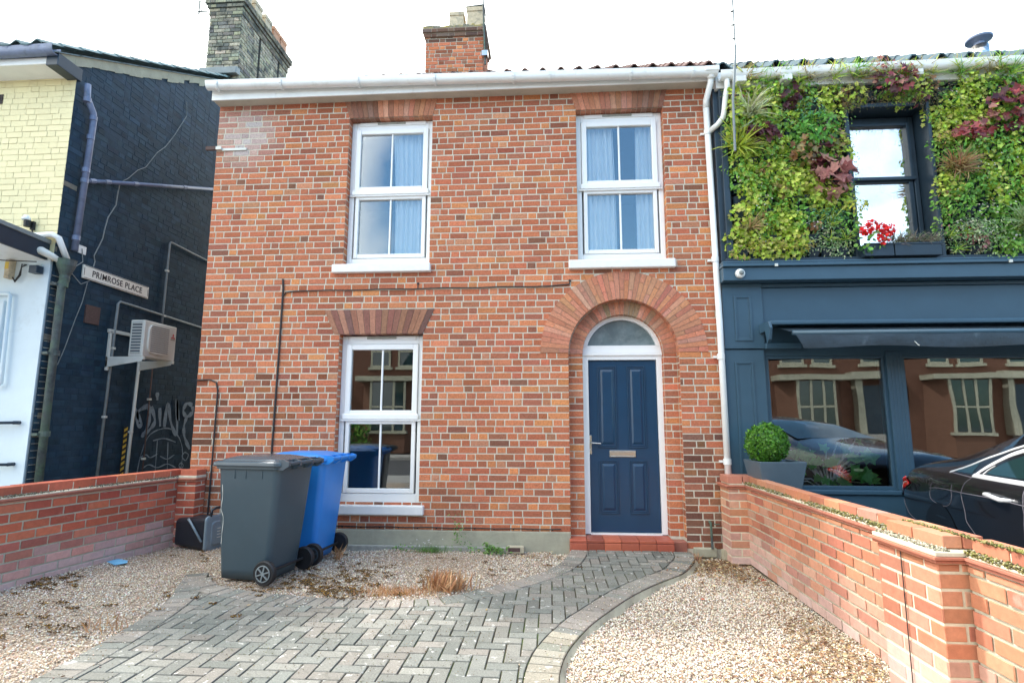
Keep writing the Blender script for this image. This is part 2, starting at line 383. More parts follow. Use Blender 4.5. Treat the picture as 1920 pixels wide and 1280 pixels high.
big = [(DCX - DR - .02, -.1), (DCX - DR - .02, DSP)] + arc(DCX, DSP, DR + .02, 180, 0, 28)[1:-1] + [(DCX + DR + .02, DSP), (DCX + DR + .02, -.1)]
facepoly(wm, big[:] + il[::-1], [], (0, .11, 0), X3, Z3, NY)
wm.add([(p[0], y, p[1]) for p in il for y in (.11, .26)], [(2 * i, 2 * i + 1, 2 * i + 3, 2 * i + 2) for i in range(len(il) - 1)])
# body behind: side walls, back
D0 = 7.2
wm.add([(HX0, 0, -.1), (HX0, D0, -.1), (HX0, D0, HTOP), (HX0, 0, HTOP)], [(3, 2, 1, 0)])
wm.add([(HX0, 0, HTOP), (HX0, 3.6, 7.75), (HX0, D0, HTOP)], [(0, 1, 2), ])
wm.add([(HX0, D0, -.1), (HX1, D0, -.1), (HX1, D0, HTOP), (HX0, D0, HTOP)], [(0, 1, 2, 3)])
wm.build('wall', 'mortar', house)
bm_ = MB()
def hol(z):
    h = []
    for w in (WL, WR, LW):
        if w[2] - .005 < z < w[3]: h.append((w[0], w[1]))
    if z < DSP: h.append((DCX - DR, DCX + DR))
    elif z < DSP + .925:
        hw = sqrt(.925 ** 2 - (z - DSP) ** 2) - .012; h.append((DCX - hw, DCX + hw))
    for (b0, b1, t0, t1, za, zb) in FLAT:
        if za - .02 < z < zb:
            f = min(1, max(0, (z - za) / (zb - za))); h.append((b0 + (t0 - b0) * f + .004, b1 + (t1 - b1) * f - .004))
    return h
FLAT = [(-2.50, -1.455, -2.63, -1.325, 2.345, 2.632), (-2.435, -1.402, -2.525, -1.328, 5.03, 5.315), (.330, 1.352, .241, 1.425, 5.03, 5.315)]
def htint(c, x, z):
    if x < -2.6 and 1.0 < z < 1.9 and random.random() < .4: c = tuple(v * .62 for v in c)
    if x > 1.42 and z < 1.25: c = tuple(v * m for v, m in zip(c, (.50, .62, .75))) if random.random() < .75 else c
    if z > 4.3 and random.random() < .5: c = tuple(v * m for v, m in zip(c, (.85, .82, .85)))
    e = math.exp(-((x + 3.75) / .28) ** 2 - ((z - 4.85) / .30) ** 2)
    if e > .05:
        f = min(.75, e * random.uniform(.4, 1.2)); c = tuple(v * (1 - f) + .52 * f for v in c)
    return c
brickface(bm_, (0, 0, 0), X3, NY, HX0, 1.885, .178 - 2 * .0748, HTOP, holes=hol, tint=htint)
for w in (WL, LW): brickface(bm_, (w[0], 0, 0), Y3, (1, 0, 0), .004, .10, w[2], w[3], tint=lambda c, u, z: c)
brickface(bm_, (WR[1], 0, 0), Y3, (-1, 0, 0), .004, .10, WR[2], WR[3])
brickface(bm_, (DCX + DR, 0, 0), Y3, (-1, 0, 0), .004, .10, .13, DSP); brickface(bm_, (DCX - DR, 0, 0), Y3, (1, 0, 0), .004, .10, .13, DSP)
brickface(bm_, (0, .11, 0), X3, NY, DCX - DR + .004, DC2 - R2 - .002, .13, DSP); brickface(bm_, (0, .11, 0), X3, NY, DC2 + R2 + .002, DCX + DR - .004, .13, DSP)
brickface(bm_, (DC2 + R2, .11, 0), Y3, (-1, 0, 0), .004, .09, .13, DSP)
brickface(bm_, (HX0, 0, 0), Y3, (-1, 0, 0), .0, 3.0, .5, HTOP)
bm_.build('brickwork', 'brick', house)
# flat arches
for (b0, b1, t0, t1, za, zb) in FLAT:
    a = MB(); n = 17; zb2 = min(zb, HTOP)
    for i in range(n):
        f0, f1 = i / n, (i + 1) / n
        def xx(f, z): k = (z - za) / (zb - za); return (b0 + (b1 - b0) * f) * (1 - k) + (t0 + (t1 - t0) * f) * k
        g = .0022; pal = PAL_BRN if za < 3 else PAL_RUB
        p = [(xx(f0, za) + g, za), (xx(f1, za) - g, za), (xx(f1, zb2) - g, zb2), (xx(f0, zb2) + g, zb2)]
        c = pick(pal)
        if za > 3 and (f0 < .3 and b0 < 0 or f0 > .6 and b0 > 0): c = tuple(v * m for v, m in zip(c, (.55, .62, .68)))
        a.prism(p, (0, .005, 0), X3, Z3, (0, -.013 - random.uniform(0, .002), 0), c)
        a.prism([(xx(f0, za) + g, .01), (xx(f1, za) - g, .01), (xx(f1, za) - g, .125), (xx(f0, za) + g, .125)], (0, 0, za - .004), X3, Y3, (0, 0, .02), c)
    a.build('window_arch', 'brick', house)
# door arches
a = MB(); n = 45
for i in range(n):
    a0, a1 = radians(180 * i / n), radians(180 * (i + 1) / n)
    cl = pick(PAL_RUB)
    segs = [(.608, .925)] if i % 2 else [(.608, .712), (.716, .925)]
    if i % 3 == 0: segs = [(.608, .82), (.824, .925)]
    for r0, r1 in segs:
        g = .0022; p = [(DCX + r * cos(t_), DSP + r * sin(t_)) for r, t_ in ((r0, a0 + g / r0), (r1, a0 + g / r1), (r1, a1 - g / r1), (r0, a1 - g / r0))]
        a.prism(p, (0, .01, 0), X3, Z3, (0, -.019 - random.uniform(0, .002), 0), tuple(v * random.uniform(.92, 1.06) for v in cl))
    p = [(DCX + r * cos(t_), DSP + r * sin(t_)) for r, t_ in ((.606, a0 + .003), (.625, a0 + .003), (.625, a1 - .003), (.606, a1 - .003))]
    a.prism(p, (0, .012, 0), X3, Z3, (0, .095, 0), pick(PAL_RUB))
a.build('door_arch', 'brick', house)
a = MB(); n = 29
for i in range(n):
    a0, a1 = radians(180 * i / n), radians(180 * (i + 1) / n)
    p = [(DC2 + r * cos(t_), DSP + r * sin(t_)) for r, t_ in ((R2 + .002, a0 + .006), (R2 + .149, a0 + .004), (R2 + .149, a1 - .004), (R2 + .002, a1 - .006))]
    c = pick(PAL_RUB + [((.30, .20, .12), 3)]); a.prism(p, (0, .115, 0), X3, Z3, (0, -.012, 0), c)
    p = [(DC2 + r * cos(t_), DSP + r * sin(t_)) for r, t_ in ((R2 - .003, a0 + .006), (R2 + .012, a0 + .006), (R2 + .012, a1 - .006), (R2 - .003, a1 - .006))]
    a.prism(p, (0, .118, 0), X3, Z3, (0, .09, 0), c)
a.build('inner_arch', 'brick', house)
# arch outline mortar line is left by the gap. plinth, kerb strip
p = MB(); p.box(HX0, DCX - DR, -.032, .05, -.1, .176); p.build('plinth', 'cement', house, bev=.006)
p = MB(); p.box(-2.9, -.35, -.10, -.034, -.08, .022)
p.build('plinth_kerb', 'grime', house, bev=.005)
p = MB(); p.box(-.47, -.29, -.14, -.06, -.02, .045); p.build('air_vent', 'conc', house, bev=.004)
p = MB(); p.box(-.455, -.33, -.143, -.139, -.005, .035); p.build('vent_grille', 'rust', house)
p = MB(); p.box(DCX + DR + .06, 1.72, -.05, .03, -.05, .045); p.build('cement_footing', 'cement', house, bev=.012)
# doorstep
s = MB(); s.box(.19, 1.275, -.088, .21, -.05, .085, (.30, .11, .08)); s.box(1.275, 1.42, -.03, .21, -.05, .1, (.30, .11, .08))
for i in range(6):
    x = .19 + i * .1808; c = pick([((.44, .11, .06), 1), ((.38, .095, .055), 1)])
    s.box(x + .002, x + .1788, -.10, .05, .088, .118, c); s.box(x + .002, x + .1788, -.10, -.086, -.01, .085, c); s.box(x + .002, x + .1788, .053, .20, .088, .118, c)
s.build('doorstep', 'step', house, bev=.006)

def bar(mb, x0, x1, z0, z1, y0, y1): mb.box(x0, x1, y0, y1, z0, z1)
def frame(mb, x0, x1, z0, z1, t, y0, y1, tb=None, tt=None):
    tb = tb or t; tt = tt or t
    bar(mb, x0, x0 + t, z0, z1, y0, y1); bar(mb, x1 - t, x1, z0, z1, y0, y1)
    bar(mb, x0 + t, x1 - t, z0, z0 + tb, y0 + .001, y1); bar(mb, x0 + t, x1 - t, z1 - tt, z1, y0 + .001, y1)
def curtain_mesh(x0, x1, z0, z1, y, amp, waves, taper=0.):
    n = 90; m = 12; vs = []; fs = []; ph = random.uniform(0, 6)
    for j in range(m + 1):
        z = z0 + (z1 - z0) * j / m; k = 1 - taper * sin(pi * min(1, (1 - j / m) * .6))
        for i in range(n + 1):
            f = i / n; x = x0 + (x1 - x0) * f * k
            vs.append((x, y + amp * sin(waves * 2 * pi * f + ph) + .4 * amp * sin(waves * 4.7 * pi * f + ph * 2 + j * .1), z))
    for j in range(m):
        for i in range(n): q = j * (n + 1) + i; fs.append((q, q + 1, q + n + 2, q + n + 1))
    mb = MB(); mb.add(vs, fs); return mb
def house_window(w, gm, curtains, deep=.10, label=None):
    x0, x1, z0, z1 = w; y = .095
    f = MB(); frame(f, x0 + .004, x1 - .004, z0, z1 - .012, .058, y, y + .075, tb=.105, tt=.095)
    # hood over the head, side beads
    f.box(x0 + .10, x1 - .10, y - .012, y + .02, z1 - .06, z1 - .014)
    win = f.build('window', 'upvc', house, bev=.006)
    zm = z0 + (z1 - z0) * (.50 if z0 > 1 else .505)
    s = MB(); sx0, sx1 = x0 + .066, x1 - .066; frame(s, sx0, sx1, zm - .005, z1 - .112, .062, y - .022, y + .05, tb=.075)
    s.box(sx0 - .02, sx1 + .02, y - .036, y - .021, zm - .035, zm + .028)
    s.box(sx0 - .045, sx1 + .045, y - .028, y - .004, zm - .055, zm - .034)
    s.box((x0 + x1) / 2 - .011, (x0 + x1) / 2 + .011, y - .004, y + .02, zm + .068, z1 - .172)
    s.build('sash', 'upvc', win, bev=.008)
    s = MB(); frame(s, x0 + .082, x1 - .082, z0 + .108, zm - .036, .045, y - .006, y + .05, tb=.05, tt=.05)
    s.box((x0 + x1) / 2 - .011, (x0 + x1) / 2 + .011, y + .012, y + .03, z0 + .15, zm - .08)
    s.build('sash', 'upvc', win, bev=.006)
    g = MB(); g.box(sx0 + .05, sx1 - .05, y + .008, y + .014, zm + .06, z1 - .165); g.build('pane', gm, win)
    g = MB(); g.box(x0 + .12, x1 - .12, y + .028, y + .034, z0 + .15, zm - .08); g.build('pane', gm, win)
    s = MB()
    s.box(x0 - .11 if z0 > 1 else x0 - .08, x1 + (.025 if x0 < 0 and z0 > 1 else .065), -.07, y + .01, z0 - .105, z0 - .003)
    s.build('window_sill', 'sill', win, bev=.012)
    v = MB(); v.box((x0 + x1) / 2 - .19, (x0 + x1) / 2 + .16, y - .020, y - .011, z1 - .05, z1 - .022); v.build('trickle_vent', 'grime', win, bev=.003)
    for (a, b, wv, tp) in curtains:
        curtain_mesh(a, b, z0 + .02, z1 - .03, y + .11, .028, wv, tp).build('curtain', 'curtain', win, smooth=True)
    return win
house_window(WL, 'glassw', [(-1.44, -1.93, 6, .12), (-1.40, -1.56, 3, 0)])
house_window(WR, 'glassw', [(.39, .78, 6, -.07), (1.31, 1.05, 4, -.06)])
house_window(LW, 'glassl', [])
# rooms behind the windows
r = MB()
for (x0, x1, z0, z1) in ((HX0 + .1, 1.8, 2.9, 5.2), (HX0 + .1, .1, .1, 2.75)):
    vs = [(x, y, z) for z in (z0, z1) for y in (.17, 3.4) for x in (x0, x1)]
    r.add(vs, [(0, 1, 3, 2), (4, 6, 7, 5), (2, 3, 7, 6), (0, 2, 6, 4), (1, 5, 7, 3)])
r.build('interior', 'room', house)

# door
DF = MB()
fo = [(DC2 - .452, .13), (DC2 - .452, DSP)] + arc(DC2, DSP, .452, 180, 0, 28)[1:-1] + [(DC2 + .452, DSP), (DC2 + .452, .13)]
def archband(mb, cx, cz, r0, r1, y0, y1, n=28):
    P0, P1 = arc(cx, cz, r0, 180, 0, n), arc(cx, cz, r1, 180, 0, n)
    vs = [(p[0], y, p[1]) for i in range(n + 1) for (p, y) in ((P0[i], y0), (P1[i], y0), (P1[i], y1), (P0[i], y1))]
    fs = []
    for i in range(n):
        a, b = 4 * i, 4 * i + 4
        fs += [(a + k, b + k, b + (k + 1) % 4, a + (k + 1) % 4) for k in range(4)]
    mb.add(vs, fs)
for x0, x1 in ((DC2 - .449, DC2 - .387), (DC2 + .387, DC2 + .449)): DF.box(x0, x1, .195, .27, .125, DSP)
DF.box(DC2 - .449, DC2 + .449, .196, .27, 2.05, 2.10); DF.box(DC2 - .452, DC2 + .452, .178, .27, 2.10, 2.145); DF.box(DC2 - .449, DC2 + .449, .196, .27, 2.145, 2.215)
# fan light ring: segment of circle above 2.2
def segring(mb, y0, y1, r0, r1, zc, zb, n=30):
    aa0 = math.asin((zb - zc) / r0); aa1 = math.asin((zb - zc) / r1)
    vs = []
    for i in range(n + 1):
        f = i / n; t0 = pi - aa0 - (pi - 2 * aa0) * f; t1 = pi - aa1 - (pi - 2 * aa1) * f
        p0 = (DC2 + r0 * cos(t0), zc + r0 * sin(t0)); p1 = (DC2 + r1 * cos(t1), zc + r1 * sin(t1))
        vs += [(p0[0], y0, p0[1]), (p1[0], y0, p1[1]), (p1[0], y1, p1[1]), (p0[0], y1, p0[1])]
    fs = [(4 * i + k, 4 * i + 4 + k, 4 * i + 4 + (k + 1) % 4, 4 * i + (k + 1) % 4) for i in range(n) for k in range(4)]
    mb.add(vs, fs)
segring(DF, .19, .27, .405, .452, DSP, DSP + .1)
DF.box(DC2 - .449, DC2 - .40, .192, .27, DSP + .10, DSP + .13); DF.box(DC2 + .40, DC2 + .449, .192, .27, DSP + .10, DSP + .13)
DF.box(DC2 - .387, DC2 + .387, .19, .27, .118, .136)
df = DF.build('door_frame', 'upvc', house)
g = MB(); zc = DSP; seg = [(DC2 + .41 * cos(t_), zc + .41 * sin(t_)) for t_ in np.linspace(pi - math.asin(.1 / .41), math.asin(.1 / .41), 24)]
g.prism([(float(p[0]), float(p[1])) for p in seg], (0, .235, 0), X3, Z3, (0, .01, 0)); g.build('fanlight', 'fanglass', df)
d = MB(); d.box(DC2 - .384, DC2 + .384, .225, .27, .14, 2.045)
leaf = d.build('door', 'door', house, bev=.003)
pn = MB()
for (x0, x1, z0, z1) in ((.55, .742, 1.07, 1.965), (.888, 1.066, 1.07, 1.965), (.55, .742, .35, .905), (.888, 1.066, .35, .905)):
    # moulding ring + raised field
    for (e, y0) in ((0, .213), (.018, .219)):
        t_ = .011
        frame(pn, x0 - .012 + e, x1 + .012 - e, z0 - .012 + e, z1 + .012 - e, t_, y0, .226)
    pn.add([(x0 + .024, .2255, z0 + .024), (x1 - .024, .2255, z0 + .024), (x1 - .024, .2255, z1 - .024), (x0 + .024, .2255, z1 - .024),
            (x0 + .045, .214, z0 + .05), (x1 - .045, .214, z0 + .05), (x1 - .045, .214, z1 - .05), (x0 + .045, .214, z1 - .05)],
           [(4, 5, 6, 7), (0, 1, 5, 4), (1, 2, 6, 5), (2, 3, 7, 6), (3, 0, 4, 7)])
pn.build('door_panel', 'door', leaf, bev=.003)
h = MB(); h.box(.437, .462, .216, .226, .985, 1.195); h.tube([(.449, .217, 1.11), (.449, .18, 1.11), (.462, .172, 1.11), (.56, .172, 1.104)], .009, 10); h.lathe([(.012, 0), (.012, -.012), (.008, -.016)], (.449, .218, 1.03), 12, 'y')
h.build('handle', 'steel', leaf, bev=.002)
h = MB(); frame(h, .66, .95, .955, 1.028, .012, .214, .226); h.box(.672, .938, .218, .226, .967, 1.016); h.build('letterbox', 'steel', leaf, bev=.003)

# eaves
def gx(x): return 5.418 - (x + 4.1) * .0145          # the gutter falls to the right
e = MB(); e.box(HX0 - .01, 1.92, -.148, .02, 5.250, 5.266); e.build('soffit_board', 'soffit', house, bev=.003)
e = MB(); e.box(HX0 - .01, 1.92, -.168, -.148, 5.238, 5.40)
e.build('fascia_board', 'gutterw', house, bev=.004)
for x in (-3.35, .4): e = MB(); e.box(x, x + .04, -.172, -.168, 5.236, 5.33); e.build('fascia_joint', 'gutterw', house)
e = MB()
e.box(HX0 - .005, 1.92, -.14, .3, 5.267, 5.43)
e.build('eaves_box', 'grime', house)
def gutter(mb, x0, x1, zf, yc=-.232, r=.056):
    prof = [(yc + r * cos(t_), 1.5 * r * -(abs(sin(t_)) ** .6)) for t_ in np.linspace(pi, 2 * pi, 16)] + [(yc + r + .0, .012), (yc + r - .008, .012), (yc + r - .008, 0)]
    prof = [(yc - r, .012)] + prof
    prof += [(yc + (r - .007) * cos(t_), 1.45 * (r - .007) * -(abs(sin(t_)) ** .6)) for t_ in np.linspace(2 * pi, pi, 16)][1:] + [(yc - r + .007, .012)]
    n = len(prof); vs = []
    for x in (x0, x1): vs += [(x, p[0], zf(x) + p[1]) for p in prof]
    mb.add(vs, [(i, (i + 1) % n, n + (i + 1) % n, n + i) for i in range(n)] + [tuple(range(n)), tuple(range(n, 2 * n))[::-1]])
gg = MB(); gutter(gg, HX0 - .03, 1.93, gx)
gut = gg.build('gutter', 'gutterw', house, smooth=False)
for x in (-4.0, -3.2, -2.25, -1.33, -.4, .02, .95, 1.65):
    b = MB(); z = gx(x)
    pts = [(x, -.232 + .060 * cos(t_), z - .089 * abs(sin(t_)) ** .6) for t_ in np.linspace(pi, 2 * pi, 10)]
    for i in range(9): b.obox(Vector(pts[i]) - Vector((.012, 0, 0)), (.024, 0, 0), Vector(pts[i + 1]) - Vector(pts[i]), (Vector(pts[i]) - Vector((x, -.232, z))) * .12)
    b.box(x - .012, x + .012, -.178, -.166, z - .07, z - .02); b.build('bracket', 'gutterw', gut)
b = MB()
for x in (HX0 - .03,): b.prism(arc(-.232, 0, .055, 180, 360, 12) + [(-.177, .01), (-.287, .01)], (x, 0, gx(x)), Y3, Z3, (-.006, 0, 0))
b.build('stop_end', 'gutterw', gut)
def pantile(x0, x1, y0, z0, slope, n_rows, col, zf=None, pitch=.213, step=.31, amp=.046):
    mb = MB(); nx = int((x1 - x0) / pitch * 8); cosn = 1 / sqrt(1 + slope ** 2)
    for r in range(n_rows):
        ya, yb = y0 + r * step * cosn, y0 + (r + 1) * step * cosn + .03
        vs = []; base = len(mb.v); cc = []
        for i in range(nx + 1):
            x = x0 + (x1 - x0) * i / nx; ph = ((x - x0) / pitch) % 1
            hgt = amp * (sin(pi * ph / .42) if ph < .42 else -.35 * sin(pi * (ph - .42) / .58))
            tcol = tuple(v * (0.8 + .4 * random.Random(int((x - x0) / pitch) * 31 + r * 7).random()) for v in col)
            for (y, dz) in ((ya, .012), (ya, .032), (yb, .012)):
                mb.v.append((x, y, z0 + (y - y0) * slope + hgt + dz)); mb.c.append(tcol)
        for i in range(nx):
            q = base + 3 * i; mb.f += [(q, q + 3, q + 4, q + 1), (q + 1, q + 4, q + 5, q + 2)]
    return mb
ROOFS = .655
roof = pantile(HX0 - .04, 1.93, -.20, 5.400, ROOFS, 15, (.11, .055, .045)); roof.build('roof', 'tile', house, smooth=False)
rb = MB(); rb.add([(HX0, 3.35, 7.74), (1.93, 3.35, 7.74), (1.93, 7.4, 5.2), (HX0, 7.4, 5.2)], [(0, 1, 2, 3)], (.2, .09, .065)); rb.tube([(HX0, 3.33, 7.72), (1.93, 3.33, 7.72)], .09, 10, col=(.2, .1, .07)); rb.build('back_roof', 'tile', house)
# chimney
CX0, CX1, CY0, CY1, CT = -2.245, -1.175, 3.0, 3.75, 8.52
c = MB(); c.box(CX0 + .004, CX1 - .004, CY0 + .004, CY1, 7.2, CT - .04); ch = c.build('chimney', 'mortar', house)
c = MB()
def ctint(cc, u, z): return tuple(v * m for v, m in zip(cc, (.35, .5, .65))) if z > CT - .22 and random.random() < .8 else (tuple(v * .6 for v in cc) if random.random() < .12 else tuple(v * 1.08 for v in cc))
brickface(c, (0, CY0, 0), X3, NY, CX0, CX1, 7.3, CT - .1, tint=ctint)
brickface(c, (CX1, CY0, 0), Y3, (1, 0, 0), 0, CY1 - CY0, 7.3, CT - .1, tint=ctint)
for k, e_ in ((0, .03), (1, .055)):
    z = CT - .155 + k * .0775
    brickface(c, (0, CY0 - e_, 0), X3, NY, CX0 - e_, CX1 + e_, z, z + .07, tint=lambda cc, u, z: tuple(v * m for v, m in zip(cc, (.30, .5, .7))))
    brickface(c, (CX1 + e_, CY0 - e_, 0), Y3, (1, 0, 0), 0, CY1 - CY0 + 2 * e_, z, z + .07, tint=lambda cc, u, z: tuple(v * m for v, m in zip(cc, (.30, .5, .7))))
    c.box(CX0 - e_ + .002, CX1 + e_ - .002, CY0 - e_ + .002, CY1 + e_, z, z + .0775, (.3, .25, .2))
c.build('chimney_brick', 'brick', ch)
c = MB()
nseg = 22
for i in range(nseg):
    x = CX0 - .05 + (CX1 - CX0 + .1) * i / nseg
    c.box(x, x + (CX1 - CX0 + .1) / nseg + .002, CY0 - .05, CY1 + .05, CT, CT + .035 + random.uniform(0, .035))
c.build('flaunching', 'lichen', ch, bev=.01)
def potmesh(cx, cy, z0, h, r0, r1, sq=True):
    p = MB(); n = 4 if sq else 20; vs = []
    prof = [(r0, 0), (r1, h * .8), (r1 * 1.1, h * .82), (r1 * 1.1, h), (r1 * .85, h), (r1 * .8, h * .5)]
    o = pi / 4 if sq else 0; k = sqrt(2) if sq else 1
    for r, z in prof: vs += [(cx + r * k * cos(o + 2 * pi * i / n), cy + r * k * sin(o + 2 * pi * i / n), z0 + z) for i in range(n)]
    p.add(vs, [(j * n + i, j * n + (i + 1) % n, (j + 1) * n + (i + 1) % n, (j + 1) * n + i) for j in range(len(prof) - 1) for i in range(n)]); return p
potmesh(-1.69, 3.2, CT + .03, .38, .145, .125).build('chimney_pot', 'pot', ch); potmesh(-1.345, 3.2, CT + .03, .45, .15, .145).build('chimney_pot', 'pot', ch)
cw = MB(); cw.add([(-1.52, 3.05, CT + .50), (-1.17, 3.05, CT + .52), (-1.17, 3.35, CT + .52), (-1.52, 3.35, CT + .50), (-1.25, 3.15, CT + .62), (-1.18, 3.3, CT + .62)], [(0, 1, 4), (1, 2, 5, 4), (2, 3, 5), (3, 0, 4, 5), (3, 2, 1, 0)])
cw.build('cowl', 'lead', ch)
am = thing('aerial_mast', 'thin metal aerial mast strapped to the side of the red chimney', 'aerial', (-1.13, 2.9, 7.8))
t_ = MB(); t_.tube([(-1.13, 2.95, 7.75), (-1.19, 2.93, 9.3)], .016, 8); t_.build('mast', 'iron', am)
t_ = MB(); t_.tube([(-1.13, 2.95, 8.0), (-1.08, 2.92, 8.2), (-1.15, 2.9, 8.6), (-1.19, 2.92, 9.1)], .006, 6); t_.build('cable', 'blackpipe', am)
t_ = MB(); t_.box(-1.19, -1.08, 2.9, 3.0, 7.9, 8.0); t_.build('clamp', 'steel', am); t_ = MB(); t_.tube([(-1.25, 2.93, 9.1), (-1.12, 2.93, 9.14)], .012, 6); t_.build('crossbar', 'steel', am)

# downpipe on the right edge
dp = MB(); X = 1.852
dp.tube([(1.862, -.20, gx(1.86) - .05), (1.862, -.20, gx(1.86) - .14), (1.835, -.08, 5.04), (1.835, -.065, 4.95)], .034, 14)
dp.tube([(1.835, -.065, 5.0), (1.86, -.065, 2.4), (1.868, -.065, .075)], .034, 14)
dpp = dp.build('downpipe', 'gutterw', house, smooth=True)
for z in (4.66, 3.14, 2.05, .93): 
    b = MB(); x = 1.837 + (4.95 - z) * .0065; b.tube([(x, -.065, z - .03), (x, -.065, z + .03)], .041, 14); b.box(x - .07, x - .03, -.03, .0, z - .012, z + .012); b.build('pipe_clip', 'gutterw', dpp)
b = MB(); b.tube([(1.862, -.23, gx(1.86) - .02), (1.862, -.215, gx(1.86) - .10)], [.055, .040], 14); b.box(1.78, 1.945, -.296, -.17, gx(1.86) - .045, gx(1.86) + .014); b.build('gutter_outlet', 'gutterw', dpp, bev=.01)
# cables on wall
cab = MB()
cab.tube([(-3.151, -.012, 3.01), (-3.140, -.012, 2.90), (-3.143, -.012, 2.2), (-3.155, -.012, 1.0), (-3.15, -.012, .2)], .011, 6)
wob = [(-3.135, -.014, 2.80)] + [(-3.10, -.014, 2.85)] + [(x, -.014, 2.862 + .016 * (x + 3.1) / 3.3 + .004 * sin(x * 9)) for x in np.arange(-3.0, .2, .2)] + [(.225, -.014, 2.895), (.232, -.014, 2.93)]
cab.tube(wob, .0075, 6)
cab.tube([(-1.526, -.014, 2.865), (-1.526, -.014, 2.925)], .006, 6); cab.lathe([(.016, 0), (.012, -.02)], (-1.526, 0, 2.93), 8, 'y'); cab.lathe([(.016, 0), (.012, -.02)], (.232, 0, 2.94), 8, 'y')
setp(cab.build('wall_cable', 'blackpipe'), 'black cable running across the red brick and down behind the bins', 'cable')
cab = MB(); cab.tube([(-4.11, -.012, 1.818), (-3.95, -.014, 1.822), (-3.87, -.014, 1.79), (-3.845, -.014, 1.70), (-3.842, -.02, .9), (-3.85, -.014, .08)], .009, 6)
setp(cab.build('wall_cable', 'blackpipe'), 'thin black cable bent down at the left corner of the brick house', 'cable')
cab = MB(); cab.tube([(x, -.012, .205 + .003 * sin(x * 13)) for x in np.arange(-2.4, .2, .1)], .006, 6)
for i in range(12): cab.lathe([(.010, 0), (.008, -.012)], (-2.3 + i * .21, -.0, .197), 6, 'y')
setp(cab.build('wall_cable', 'blackpipe'), 'black cable pinned along the brick just above the cement plinth', 'cable')
br = MB(); br.box(-4.03, -3.72, -.02, -.004, 4.655, 4.685); br.box(-4.22, -4.03, -.045, -.02, 4.662, 4.70)
br2 = thing('wall_bracket', 'flat white metal bracket fixed to the brick corner below the eaves', 'bracket', (-3.9, 0, 4.67)); br.build('strap', 'acwhite', br2)
b = MB(); b.box(-4.225, -4.10, -.048, -.018, 4.658, 4.704); b.build('rusty_tip', 'rust', br2)
sp = MB(); sp.tube([(1.665, -.05, .30), (1.668, -.06, .04)], .013, 8); sp.tube([(1.665, -.05, .30), (1.665, .01, .305)], .013, 8)
sp.tube([(1.70, -.04, .285), (1.76, -.04, .283)], .006, 6)
setp(sp.build('standpipe', 'iron'), 'short dark metal pipe on the brick beside the front door', 'pipe')
bk = MB(); bk.box(1.745, 1.875, -.19, -.09, -.04, .052); bk.box(1.765, 1.855, -.197, -.191, -.01, .042)
setp(bk.build('concrete_block', 'conc', bev=.008), 'small buff concrete block under the white downpipe', 'block')

# ================================================================== CORNER BUILDING (left)
XD, YF = -5.8, -.29
cb = thing('corner_building', 'yellow and black painted corner building with projecting shopfront and side alley wall', 'building', (-8, 2, 0))
BX0, BD = -12.0, 8.6
ez = lambda y: 5.80 + (y - YF) * .545                 # verge line
ridge_y = 4.2
w = MB()
w.add([(XD - .006, YF, -.1), (XD - .006, BD, -.1), (XD - .006, BD, ez(YF) + .1), (XD - .006, ridge_y, ez(ridge_y)), (XD - .006, YF, ez(YF))], [(0, 1, 2, 3, 4)], (.013, .035, .060))
w.build('alley_wall', 'painted', cb)
w = MB(); w.add([(BX0, YF + .006, 3.2), (XD - .006, YF + .006, 3.2), (XD - .006, YF + .006, 5.62), (BX0, YF + .006, 5.62)], [(0, 1, 2, 3)], (.72, .64, .375)); w.build('front_wall', 'yellow', cb)
w = MB(); w.box(BX0, XD - .028, YF - .012, YF + .3, -.1, 3.28); w.build('shop_wall', 'whitewall', cb)
w = MB(); w.add([(BX0, YF, -.1), (BX0, BD, -.1), (BX0, BD, 5.8), (BX0, YF, 5.8)], [(0, 1, 2, 3)]); w.add([(BX0, BD, -.1), (XD, BD, -.1), (XD, BD, 6), (BX0, BD, 6)], [(0, 1, 2, 3)], (.1, .1, .1)); w.build('rear_wall', 'painted', cb)
b = MB()
def bt(c, y, z):
    if y < .12 and z < 5.4: return tuple(v * 1.2 for v in c) if random.random() > .05 else (.20, .19, .16)
    return c
class _T: pass
brickface(b, (XD - .008, YF, 0), Y3, (1, 0, 0), 0, ridge_y - YF, .4, 5.75, pal=PAL_BLK, holes=None, tint=lambda c, y, z: bt(c, y, z), d=.0035, joint=.009)
zr = 5.75
while zr < 8.1:
    ya = max(0, (zr + .08 - ez(YF)) / .545); 
    if ridge_y - YF - ya > .1: brickface(b, (XD - .008, YF, 0), Y3, (1, 0, 0), ya, ridge_y - YF, zr, zr + .0775, pal=PAL_BLK, d=.0035, joint=.009)
    zr += .0775
pj = b   # pale pointing showing at the front corner strip
for i in range(42):
    z = .4 + i * .0775 - .009
    if z > 3.1: break
    pj.box(XD - .002, XD + .0035, YF + .005, YF + .005 + random.uniform(.06, .13), z + .001, z + .006, (.50, .46, .38))
b.build('alley_brickwork', 'painted', cb)
b = MB(); brickface(b, (0, YF, 0), X3, NY, -8.4, XD, 3.42, 5.60, pal=PAL_YEL, joint=.004, d=.0007, tint=lambda c, x, z: tuple(v * (1 + .03 * sin(x * 57 + z * 91)) for v in (.74, .66, .385))); b.build('front_brickwork', 'yellow', cb)
b = MB(); b.box(-6.86, -6.735, YF - .008, YF + .0, 5.22, 5.345); b.build('air_brick', 'rust', cb)
b = MB()
for i in range(5):
    for j in range(4): b.box(-6.855 + i * .025, -6.838 + i * .025, YF - .012, YF - .0075, 5.228 + j * .03, 5.25 + j * .03)
b.build('vent_grille', 'black', cb)
